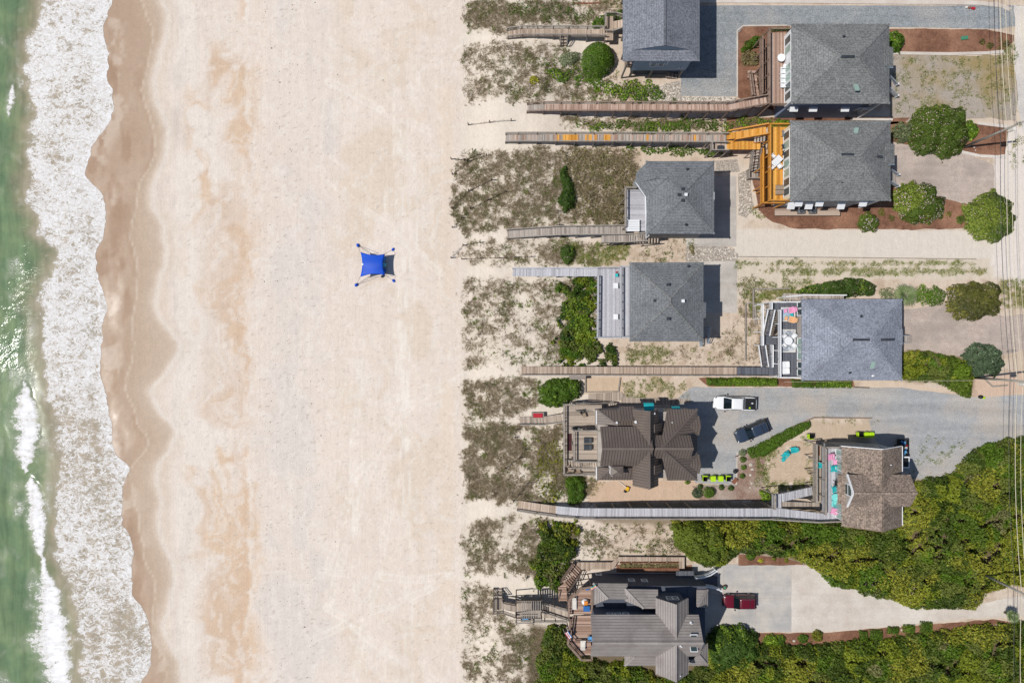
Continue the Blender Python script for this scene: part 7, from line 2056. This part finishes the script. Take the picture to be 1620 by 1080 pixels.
# clutter trailer and cart behind H8
t_ = thing('utility_trailer', 'dark open trailer heaped with blue and red oddments beside the brown-shingled house', 'trailer', W(1428, 705))
x0, x1, y0, y1 = wrect(1420, 694, 1435.5, 721, .6)
MB().box(x0, x1, y0, y1, .45, .55).build('bed', M['darkgrey'], t_)
for b_ in ((x0, x0 + .06, y0, y1), (x1 - .06, x1, y0, y1), (x0 + .065, x1 - .065, y0, y0 + .06), (x0 + .065, x1 - .065, y1 - .06, y1)): MB().box(*b_, .555, 1.0).build('side', M['black'], t_)
for s_ in (x0 - .1, x1 + .1): MB().cyl((s_ - .08, (y0 + y1) / 2, .3), (s_ + .08, (y0 + y1) / 2, .3), .3, .3, 16).build('wheel', M['rubber'], t_)
rr = random.Random(3)
for i in range(16):
    cx, cy, s_ = rr.uniform(x0 + .25, x1 - .25), rr.uniform(y0 + .25, y1 - .25), rr.uniform(.1, .22)
    MB().rbox((cx, cy, .56 + s_ / 2 + i * .028), s_ * 1.6, s_ * 1.2, s_, rz=rr.uniform(0, 3)).build('bundle', M[rr.choice(['blue', 'red', 'offwhite', 'darkgrey', 'sky_blue', 'black', 'blue', 'midgrey'])], t_)
t_ = thing('golf_cart', 'white golf cart with dark roof panel parked beside the brown-shingled house', 'cart', W(1430, 731))
c_ = W(1432.5, 731, 1.8)
MB().box(c_.x - .55, c_.x + .55, c_.y - .95, c_.y + .95, .25, .75).build('body', M['white'], t_, bevel=.1)
MB().box(c_.x - .58, c_.x + .58, c_.y - .8, c_.y + .8, 1.72, 1.8).build('roof', M['white'], t_, bevel=.03)
MB().box(c_.x - .42, c_.x + .42, c_.y - .62, c_.y + .62, 1.801, 1.82).build('roof_panel', M['black'], t_)
MB().box(c_.x - .45, c_.x + .45, c_.y - .3, c_.y + .2, .751, .95).build('seat', M['offwhite'], t_)
for sx in (-1, 1):
    for sy_ in (-1, 1):
        MB().beam((c_.x + sx * .48, c_.y + sy_ * .7, .7), (c_.x + sx * .48, c_.y + sy_ * .7, 1.74), .05, .05).build('pillar', M['white'], t_)
        MB().cyl((c_.x + sx * .5 - .1, c_.y + sy_ * .65, .24), (c_.x + sx * .5 + .1, c_.y + sy_ * .65, .24), .24, .24, 14).build('wheel', M['rubber'], t_)

# ------------------------------------------------------------------ cars
def car(label, px, py, ang, Ln, Wd, Ht, paint_, kind, name):
    """car faces +x in its own frame"""
    r = thing(name, label, 'pickup' if kind == 'pickup' else 'car', (W(px, py, 1).x, W(px, py, 1).y, 0.022), rz=ang)
    ORIGIN[r.name] = Vector((0, 0, 0))
    hl, hw = Ln / 2, Wd / 2
    belt = Ht * (.58 if kind != 'pickup' else .60); hood = belt * .97
    # body: plan outline tapers at both ends; sections from sill to belt line
    xs = [-1, -.985, -.94, -.8, -.4, 0, .35, .6, .8, .92, .975, 1]
    wf = [.66, .82, .93, .98, 1, 1, 1, .99, .96, .89, .76, .58]
    zt = [belt * .93, belt * .97, belt, belt * 1.01, belt, belt, belt * .99, hood, hood * .95, hood * .88, hood * .80, hood * .72]
    rows = []
    for x_, w_, z_ in zip(xs, wf, zt):
        w_ *= hw
        rows.append([(x_ * hl, s * w_ * k_, z) for (s, k_, z) in ((-1, .93, .28), (-1, 1.0, z_ * .45), (-1, 1.0, z_ * .7), (-1, .95, z_ * .94), (-1, .86, z_), (-1, .4, z_ + .02), (1, .4, z_ + .02), (1, .86, z_), (1, .95, z_ * .94), (1, 1.0, z_ * .7), (1, 1.0, z_ * .45), (1, .93, .28))])
    m_ = MB(); nn = 12
    v = [p for row in rows for p in row]; f = []
    for i in range(len(rows) - 1):
        for j in range(nn):
            a_, b_ = i * nn + j, i * nn + (j + 1) % nn
            f.append((a_, a_ + nn, b_ + nn, b_))
    f.append(tuple(range(nn))); f.append(tuple(range(len(v) - 1, len(v) - nn - 1, -1)))
    m_.add(v, f)
    body = m_.build('body', M[paint_], r, smooth=True, weld=True)
    sm = body.modifiers.new('sub', 'SUBSURF'); sm.levels = 2; sm.render_levels = 2
    # greenhouse
    if kind == 'pickup': g = (-.34, .60, -.26, .27)       # base rear, base front, roof rear, roof front (fraction of half length, signed)
    else: g = (-.93, .40, -.78, .10)
    zb_, zr_ = belt - .03, Ht
    def ring(xr_, xf_, k_, z): return [(xr_ * hl, -hw * k_, z), (xf_ * hl, -hw * k_ * .97, z), (xf_ * hl, hw * k_ * .97, z), (xr_ * hl, hw * k_, z)]
    lo, hi = ring(g[0], g[1], .90, zb_), ring(g[2], g[3], .74, zr_ - .05)
    def rr_ring(xr_, xf_, k_, z, rad, sc=1.0):
        out = []; cx_, hx_, hy_ = (xr_ + xf_) / 2 * hl, (xf_ - xr_) / 2 * hl * sc, hw * k_ * sc
        for q_, (sx, sy_) in enumerate(((1, 1), (-1, 1), (-1, -1), (1, -1))):
            for t in range(5):
                an = (q_ + t / 4) * PI / 2
                out.append((cx_ + sx * (hx_ - rad) + rad * math.cos(an), sy_ * (hy_ - rad) + rad * math.sin(an), z))
        return out
    A_, B_ = rr_ring(g[0], g[1], .93, zb_, .28), rr_ring(g[2], g[3], .76, zr_ - .07, .2); nA = len(A_)
    MB().add(A_ + B_, [(i, (i + 1) % nA, (i + 1) % nA + nA, i + nA) for i in range(nA)]).build('windows', M['car_glass'], r, smooth=True)
    T0, T1, T2 = rr_ring(g[2] - .012, g[3] + .012, .775, zr_ - .075, .2), rr_ring(g[2], g[3], .755, zr_ - .01, .2, .985), rr_ring(g[2], g[3], .76, zr_ + .035, .16, .72)
    f_ = [(i, (i + 1) % nA, (i + 1) % nA + nA, i + nA) for i in range(nA)] + [(i + nA, (i + 1) % nA + nA, (i + 1) % nA + 2 * nA, i + 2 * nA) for i in range(nA)] + [tuple(range(2 * nA, 3 * nA))]
    MB().add(T0 + T1 + T2, f_).build('roof', M[paint_], r, smooth=True)
    for i in range(4):
        MB().beam(lo[i], hi[i], .09, .09).build('pillar', M[paint_] if kind == 'pickup' else M['black'], r)
    for s_ in (-1, 1):
        mid = (g[0] + g[1]) * .5; midr = (g[2] + g[3]) * .5
        MB().beam((mid * hl, s_ * hw * .905, zb_), (midr * hl, s_ * hw * .755, zr_ - .05), .08, .05).build('pillar', M['black'], r)
        MB().rbox((g[1] * hl - .18, s_ * (hw + .12), belt + .08), .16, .24, .16).build('mirror', M['black'], r, bevel=.03)
        MB().rbox((hl * .93, s_ * hw * .68, hood * .80), .22, .34, .12, rz=-s_ * .35).build('headlight', M['metal'], r, bevel=.03)
        MB().rbox((-hl * .975, s_ * hw * .80, belt * .85), .12, .22, .28).build('tail_light', M['maroon'], r, bevel=.02)
        if kind != 'pickup': MB().beam((g[2] * hl + .15, s_ * hw * .68, zr_ + .05), (g[3] * hl - .15, s_ * hw * .68, zr_ + .05), .04, .04).build('roof_rail', M['metal'], r)
        for x_ in (-.60, .62):
            t_ = MB().cyl((x_ * hl, s_ * (hw - .24), .36), (x_ * hl, s_ * (hw + .005), .36), .36, .36, 18).build('wheel', M['rubber'], r)
            MB().cyl((x_ * hl, s_ * (hw - .02), .36), (x_ * hl, s_ * (hw + .012), .36), .22, .22, 14).build('rim', M['metal'], t_)
    MB().rbox((hl * .985, 0, .48), .16, Wd * .72, .2).build('front_bumper', M['darkgrey' if kind != 'pickup' else 'metal'], r, bevel=.05)
    MB().rbox((-hl * .99, 0, .5), .14, Wd * .78, .2).build('rear_bumper', M['darkgrey' if kind != 'pickup' else 'metal'], r, bevel=.05)
    for s_ in (-.35, .35): MB().beam((hl * .66, s_ * hw * 1.2, hood + .012), (hl * .88, s_ * hw, hood * .93 + .02), .025, .03).build('hood_crease', M[paint_], r)
    for s_ in (-.35, .1): MB().beam((g[1] * hl + .03, s_ * hw, belt + .035), (g[1] * hl - .12, (s_ + .45) * hw, belt + .12), .03, .02).build('wiper', M['black'], r)
    if kind == 'pickup':
        MB().box(-hl * .955, -.44 * hl, -hw * .80, hw * .80, belt + .012, belt + .045).build('bed_cover', M['black'], r)
        MB().box(-.705 * hl, -.69 * hl, -hw * .80, hw * .80, belt + .0451, belt + .06).build('bed_seam', M['darkgrey'], r)
        MB().box(-.43 * hl, -.355 * hl, -hw * .82, hw * .82, belt + .01, belt + .09).build('bed_front', M['midgrey'], r)
        MB().dome((-.66 * hl, hw * .55, belt + .06), .14, .12, .1).build('green_bag', M['lime'], r)
        MB().dome((-.78 * hl, -.1 * hw, belt + .045), .15, .1, .08).build('white_bag', M['white'], r)
    else:
        MB().box(-hl * .5, -hl * .47, -hw * .7, hw * .7, zr_ + .036, zr_ + .042).build('sunroof_seam', M['black'], r)
    return r
car('white pickup with black bed cover parked on the grey gravel', 1164, 638, PI - .03, 5.75, 1.95, 1.85, 'paint_white', 'pickup', 'pickup_truck')
car('dark blue-grey SUV parked at an angle by the diagonal hedge', 1191, 682, PI + .40, 4.85, 1.95, 1.72, 'paint_navy', 'suv', 'parked_car')
car('dark red SUV parked on the concrete slabs', 1171, 952, PI, 4.6, 1.88, 1.7, 'paint_red', 'suv', 'parked_car')

# ------------------------------------------------------------------ beach canopy
zt0 = gzs(590, 418)
def bp(px, py, z): return W(px, py, zt0 + z)
t_ = thing('beach_canopy', 'bright blue stretched fabric beach canopy pegged on the open sand', 'canopy', (bp(592, 419, 0).x, bp(592, 419, 0).y, zt0))
cor = [bp(570, 398.5, 1.7), bp(609, 401.5, 1.95), bp(609, 435, 1.95), bp(569.5, 438, 1.7)]
n = 12; v = []
for j in range(n + 1):
    for i in range(n + 1):
        a_, b_ = i / n, j / n
        p = cor[0].lerp(cor[1], a_).lerp(cor[3].lerp(cor[2], a_), b_)
        c_ = (cor[0] + cor[1] + cor[2] + cor[3]) / 4
        pull = .18 * (4 * a_ * (1 - a_) * abs(2 * b_ - 1) ** 3 + 4 * b_ * (1 - b_) * abs(2 * a_ - 1) ** 3)
        p = p + (c_ - p) * pull * 1.0
        p.z += .28 * math.sin(PI * a_) * .6 + .1 * math.cos(PI * (2 * b_ - 1)) - .05
        v.append(p)
f = [(j * (n + 1) + i, j * (n + 1) + i + 1, (j + 1) * (n + 1) + i + 1, (j + 1) * (n + 1) + i) for j in range(n) for i in range(n)]
MB().add(v, f).build('fabric', M['tent_blue'], t_, smooth=True, solid=.01)
anch = [(566, 388), (622, 394.5), (623, 444), (563.5, 450.5)]
for k_, ((px_, py_), c_) in enumerate(zip(anch, cor)):
    e_ = bp(px_, py_, .12)
    MB().cyl(c_, e_, .02, .02, 5).build('guy_line', M['darkgrey'], t_)
    d_ = (e_ - c_).normalized()
    o_ = MB().dome((0, 0, -.12), .3, .22, .3, 10, 4).build('sand_bag', M['tent_blue'], None, smooth=True)
    o_.parent = t_; o_.location = e_ - ORIGIN[t_.name]; o_.rotation_euler = (0, 0, math.atan2(d_.y, d_.x))
for (a_, b_) in ((cor[0].lerp(cor[1], .32), bp(566, 388, .15)), (cor[3].lerp(cor[2], .38), bp(563.5, 450.5, .15))):
    MB().cyl(a_, b_, .02, .02, 5).build('guy_line', M['darkgrey'], t_)
for p in (cor[1], cor[2], cor[0].lerp(cor[1], .3), cor[3].lerp(cor[2], .3)):
    g0 = Vector((p.x, p.y, gzw(p.x, p.y) - .1)); MB().cyl(g0, p + Vector((0, 0, .03)), .025, .02, 6).build('pole', M['metal'], t_)
MB().box(*[bp(572, 0, 1.9).x, bp(574.5, 0, 1.9).x], bp(0, 419.5, 1.9).y, bp(0, 416.5, 1.9).y, zt0 + 1.83, zt0 + 1.86).build('logo_patch', M['white'], t_)
for px_, py_, m_, lb in ((606, 410, 'sky_blue', 'sky blue low beach chair under the canopy edge'), (606.5, 419, 'aqua', 'pale blue low beach chair under the canopy edge'), (606.5, 428, 'blue', 'deep blue low beach chair under the canopy edge')):
    put('bch_' + m_, b_lounger('metal', m_, .95, .58), lb, 'chair', 'beach_chair', (bp(px_, py_, .3).x, bp(px_, py_, .3).y, gzs(px_, py_)), .0, 'beach chairs under the blue canopy')
put('bag_dark', lambda r: (MB().box(-.2, .2, -.14, .14, 0, .34).build('body', M['darkgrey'], r, bevel=.05), MB().tube([(-.15, 0, .34), (0, 0, .45), (.15, 0, .34)], .02).build('strap', M['blue'], r)), 'dark grey carry bag on the sand beside the blue canopy', 'bag', 'carry_bag', (bp(605, 437, .1).x, bp(605, 437, .1).y, gzs(605, 437)), .6)

# ------------------------------------------------------------------ utility poles and wires
POLES = [(1516, -130), (1525, 233), (1540, 597), (1546, 903), (1556, 1260)]
HP = 11.6
pl_lab = ['tall wooden utility pole standing out beyond the upper gravel road', 'tall wooden utility pole rising from the mulch bed beside the largest oleander', 'tall wooden utility pole beside the round blue-green bush', 'tall wooden utility pole rising out of the big scrub thicket', 'tall wooden utility pole standing out beyond the lower scrub']
tops = []
for (px_, py_), lb in zip(POLES, pl_lab):
    c_ = W(px_, py_)
    o = thing('utility_pole', lb, 'utility pole', c_, 'poles along the power line')
    MB().cyl((c_.x, c_.y, -.1), (c_.x, c_.y, HP), .17, .12, 12).build('pole', M['pole_wood'], o, smooth=True)
    MB().beam((c_.x - .75, c_.y, 10.9), (c_.x + .75, c_.y, 10.9), .1, .12).build('cross_arm', M['pole_wood'], o)
    for dx in (-.65, 0, .65):
        MB().cyl((c_.x + dx, c_.y + .0, 10.96 if dx else HP), (c_.x + dx, c_.y, 11.12 if dx else HP + .15), .05, .03, 8).build('insulator', M['offwhite'], o)
    MB().cyl((c_.x + .05, c_.y - .36, 8.6), (c_.x + .05, c_.y - .36, 9.5), .22, .22, 14).build('transformer', M['offwhite'], o)
    MB().beam((c_.x, c_.y, 9.1), (c_.x + .04, c_.y - .3, 9.1), .06, .2).build('bracket', M['metal'], o)
    tops.append(c_)
WIRES = [(-.65, 11.1, .02, 'wire', 'upper bare wire over the pole line, seaward of the pole tops'), (0, HP + .15, .022, 'wire', 'topmost bare wire along the pole tops'), (.65, 11.1, .02, 'wire', 'upper bare wire over the pole line, landward of the pole tops'), (.16, 9.0, .03, 'wire', 'middle thicker cable below the cross arms'), (.2, 8.0, .035, 'wire', 'pale twin-looking cable second from the lowest on the poles'), (-.18, 7.4, .022, 'wire_dark', 'lowest dark cable on the poles')]
for dx, z_, r_, m_, lb in WIRES:
    mb = MB(); pts = []
    for i in range(len(tops) - 1):
        for k_ in range(10):
            t = k_ / 10; p = tops[i].lerp(tops[i + 1], t); pts.append((p.x + dx, p.y, z_ - .7 * 4 * t * (1 - t)))
    pts.append((tops[-1].x + dx, tops[-1].y, z_))
    mb.tube(pts, r_, 5)
    tag(mb.build('power_line', M[m_]), lb, 'wire', 'wires along the power line')
c0 = Vector((tops[2].x, tops[2].y, 7.0)); c1 = W(1240, 604, 5.8)
tag(MB().tube([c0.lerp(c1, t / 12) - Vector((0, 0, 1.6 * t / 12 * (1 - t / 12))) for t in range(13)], .018, 5).build('service_drop', M['wire']), 'thin service wire from the middle pole to the lilac-roofed house', 'wire')

# ------------------------------------------------------------------ sand fences, little things
def sfence(label, pts):
    P = [Vector((*((W(x, y).x, W(x, y).y)), gzs(x, y))) for x, y in pts]
    o = thing('sand_fence', label, 'fence', P[0])
    m_ = MB()
    for p, q_ in zip(P[:-1], P[1:]):
        n = max(2, int((q_ - p).length / .14))
        for i in range(n):
            c_ = p.lerp(q_, (i + random.random() * .3) / n); z = gzw(c_.x, c_.y); h_ = random.uniform(.35, .75)
            m_.rbox((c_.x, c_.y, z + h_ / 2 - .04), .045, .03, h_, rx=random.uniform(-.15, .15), ry=random.uniform(-.15, .15))
        n = max(1, round((q_ - p).length / 2.4))
        for i in range(n + 1):
            c_ = p.lerp(q_, i / n); z = gzw(c_.x, c_.y); post(o, c_.x, c_.y, z - .1, z + 1.0, 'wood_dark', .12)
    m_.build('slat', M['wood_dark'], o, 'stuff')
sfence('broken sand fence lying between the upper two boardwalk mouths', [(741, 198), (775, 196), (809, 194)])
sfence('sand fence running seaward at the upper corner of the big dune', [(714, 252), (735, 254), (755, 246)])
sfence('sand fence slanting across the big dune, nearest the patched boardwalk', [(716, 276), (740, 256), (770, 247)])
sfence('sand fence slanting across the big dune, second from the patched boardwalk', [(715, 330), (742, 302), (778, 286)])
sfence('sand fence slanting across the big dune, third from the patched boardwalk', [(716, 360), (745, 330), (800, 305)])
sfence('sand fence slanting down to the curved grey boardwalk mouth', [(714, 408), (733, 388), (760, 384)])
sfence('sand fence along the sand path beside the lavender boardwalk mouth', [(731, 410), (790, 409), (840, 407)])
sfence('curving dark sand fence in the grassiest dune plot', [(817, 678), (815, 690), (831, 709), (822, 722), (800, 738)])
sfence('sand fence crossing the lower part of the grassiest dune plot', [(835, 762), (820, 780), (812, 790)])
sfence('old sand fence behind the shrub by the curved grey boardwalk', [(882, 335), (884, 357)])

def lid_disc(label, px, py, r_, mat, name, cat):
    c_ = W(px, py); o = thing(name, label, cat, c_)
    MB().cyl((c_.x, c_.y, -.05), (c_.x, c_.y, .12), r_, r_, 20).build('ring', M[mat], o)
    MB().cyl((c_.x, c_.y, .1201), (c_.x, c_.y, .15), r_ * .7, r_ * .7, 18).build('cover', M['tan'], o)
lid_disc('round pale manhole ring in the grass under the wires', 1596, 450, .34, 'concrete', 'manhole', 'manhole')
t_ = thing('utility_box', 'green plastic utility lid in the long mulch bed', 'utility lid', W(1525, 61))
c_ = W(1525, 61); MB().rbox((c_.x, c_.y, .12), .95, .5, .22, rz=.15).build('lid', M['green_plastic'], t_, bevel=.04)
t_ = thing('hydrant_parts', 'small red and white fittings lying by the kerb', 'fittings', W(1534, 13))
for i, (dx, m_) in enumerate(((-.55, 'offwhite'), (-.1, 'brick_red'), (.3, 'red'), (.55, 'red'))):
    c_ = W(1534, 12.5); MB().rbox((c_.x + dx, c_.y - .06 * i, .13), .3, .26, .22, rz=.4 * i).build('fitting', M[m_], t_, bevel=.03)
t_ = thing('trash_sack', 'yellow and black sack lying at the gravel edge by the middle utility pole', 'sack', W(1553, 627))
c_ = W(1553, 627.5)
MB().dome((c_.x - .15, c_.y, -.03), .4, .28, .35, 10, 4).build('black_sack', M['black'], t_, smooth=True)
MB().dome((c_.x + .28, c_.y - .12, -.03), .26, .2, .28, 10, 4).build('yellow_sack', M['lime'], t_, smooth=True)
t_ = thing('toy_cart', 'yellow toy cart with a long white handle on the sandy yard', 'toy', W(992, 772))
c_ = W(992, 772)
MB().rbox((c_.x, c_.y, .3), .42, .55, .3, rz=-.4).build('tub', M['yellow'], t_, bevel=.04)
MB().rbox((c_.x - .3, c_.y - .38, .2), .35, .3, .4, rz=-.4).build('base', M['black'], t_, bevel=.04)
MB().cyl((c_.x - .1, c_.y + .1, .4), (c_.x - 1.1, c_.y + .95, .1), .035, .035, 6).build('handle', M['white'], t_)
for dx, dy in ((-.15, .3), (.2, -.3)): MB().cyl((c_.x + dx - .03, c_.y + dy, .1), (c_.x + dx + .03, c_.y + dy, .1), .12, .12, 10).build('wheel', M['rubber'], t_)
t_ = thing('planter', 'rust coloured planter at the foot of the curved white steps', 'planter', W(1145, 927))
c_ = W(1145, 927); MB().cyl((c_.x, c_.y, .0), (c_.x, c_.y, .5), .2, .3, 14).build('pot', M['rust'], t_); MB().dome((c_.x, c_.y, .48), .24, .24, .2, 10, 3).build('plant', M['green_plastic'], t_)
t_ = thing('planter_hedge_bed', 'narrow planted bed of olive groundcover between boardwalk and shaded wall', 'planter', W(1030, 898))
x0, x1, y0, y1 = wrect(981, 889, 1076, 899, .3)
for b_ in ((x0, x1, y0, y0 + .08), (x0, x1, y1 - .08, y1)): MB().box(*b_, -.05, .35).build('board', M['brick_red'], t_)
me = canopy('foliage', [(x0, y0), (x1, y0), (x1, y1), (x0, y1)], .55, 'dry', leaf=.11, dens=170, lump=.8, seed=777, z0=.05, rag=.1)
o_ = mesh_obj('foliage', me, M['leaf']); o_.parent = t_; o_.location = -ORIGIN[t_.name]
# stones, pale boulders in the yards
rr = random.Random(12)
spots = [(1188, 735, 5), (1190, 742, 4), (1187, 751, 4), (1189, 764, 3.5), (1187, 771, 3), (1256, 1013, 3.5), (1424, 990, 3.5), (1426, 996, 3), (1541, 233, 3), (1543, 238, 2.5), (1213, 765, 2.6), (1272, 891, 2.4), (1274, 888, 2)]
for i, (x_, y_, r_) in enumerate(spots):
    c_ = W(x_, y_); o = thing('stone', 'pale stone lying in the yard mulch and sand' if i < 5 or i == 10 else ('pale stone at the mulch strip below the concrete drive' if i in (5, 6, 7) else ('small white stone by the oleander at the tall pole' if i in (8, 9) else 'small pale stone at the curve of the concrete drive')), 'stone', c_, 'pale yard stones')
    r_ *= S * .8; m_ = MB(); m_.dome((c_.x, c_.y, -.06), r_ * rr.uniform(.8, 1.2), r_ * rr.uniform(.7, 1), r_ * .8, 7, 3); m_.build('rock', M['stone'], o)
mb = MB()
for i in range(1500):
    if i < 700: px_, py_ = rr.uniform(1080, 1163), rr.uniform(154, 163)
    elif i < 1000: px_, py_ = rr.uniform(1022, 1076), rr.uniform(132, 162)
    elif i < 1300: px_, py_ = rr.uniform(1088, 1166), rr.uniform(392, 412)
    else: px_, py_ = rr.uniform(1169, 1188), rr.uniform(276, 340)
    c_ = W(px_, py_); s_ = rr.uniform(.06, .17)
    mb.k = tuple(np.array(L(rr.choice(['#cfc6ba', '#b3a99d', '#dad2c7', '#94897d']))))
    mb.dome((c_.x, c_.y, .0), s_, s_ * rr.uniform(.6, 1), s_ * .7, 5, 2)
tag(mb.build('rubble_stones', M['board'], None, 'stuff'), 'loose pale rubble stones edging the drives', 'stones')
# flotsam specks on the shelly band of the beach
mb = MB()
for i in range(700):
    px_ = rr.gauss(455, 40); py_ = rr.uniform(-10, 1090); z = gzs(px_, py_); c_ = W(px_, py_, z); s_ = rr.uniform(.02, .07) * (1 if rr.random() < .95 else 1.8)
    mb.k = tuple(np.array(L(rr.choice(['#6b6156', '#8d8377', '#a59a8d', '#51493f']))))
    mb.dome((c_.x, c_.y, z - .01), s_ * rr.uniform(.7, 1.6), s_, s_ * .5, 5, 2)
tag(mb.build('shell_wrack', M['board'], None, 'stuff'), 'scattered shell and seaweed specks along the grey beach band', 'wrack')

# red brick edging and stepping stones at the top garden
t_ = thing('brick_edging', 'curved red brick edging in the garden beyond the weathered grey boardwalk', 'edging', W(900, 4))
pts = [(868, -6), (880, 0), (895, 4), (912, 6), (930, 6), (950, 5)]
for (ax, ay), (bx, by) in zip(pts[:-1], pts[1:]):
    for i in range(6):
        c_ = W(ax + (bx - ax) * (i + .5) / 6, ay + (by - ay) * (i + .5) / 6)
        MB().rbox((c_.x, c_.y, .04), .3, .2, .16, rz=math.atan2(-(by - ay), bx - ax) + random.uniform(-.1, .1)).build('brick', M['brick_red'], t_)
for i in range(14):
    c_ = W(922 + (i % 7) * 8 + random.uniform(-2, 2), 1 + (i // 7) * 8 + random.uniform(-2, 2))
    o = thing('stepping_stone', 'flat tan stepping stone beyond the curved red brick edging', 'stone', c_, 'stepping stones in the top garden')
    n = 7; MB().prism([(c_.x + math.cos(k_ * 6.283 / n) * random.uniform(.22, .34), c_.y + math.sin(k_ * 6.283 / n) * random.uniform(.2, .3)) for k_ in range(n)], -.05, .05).build('flagstone', M['paver'], o)
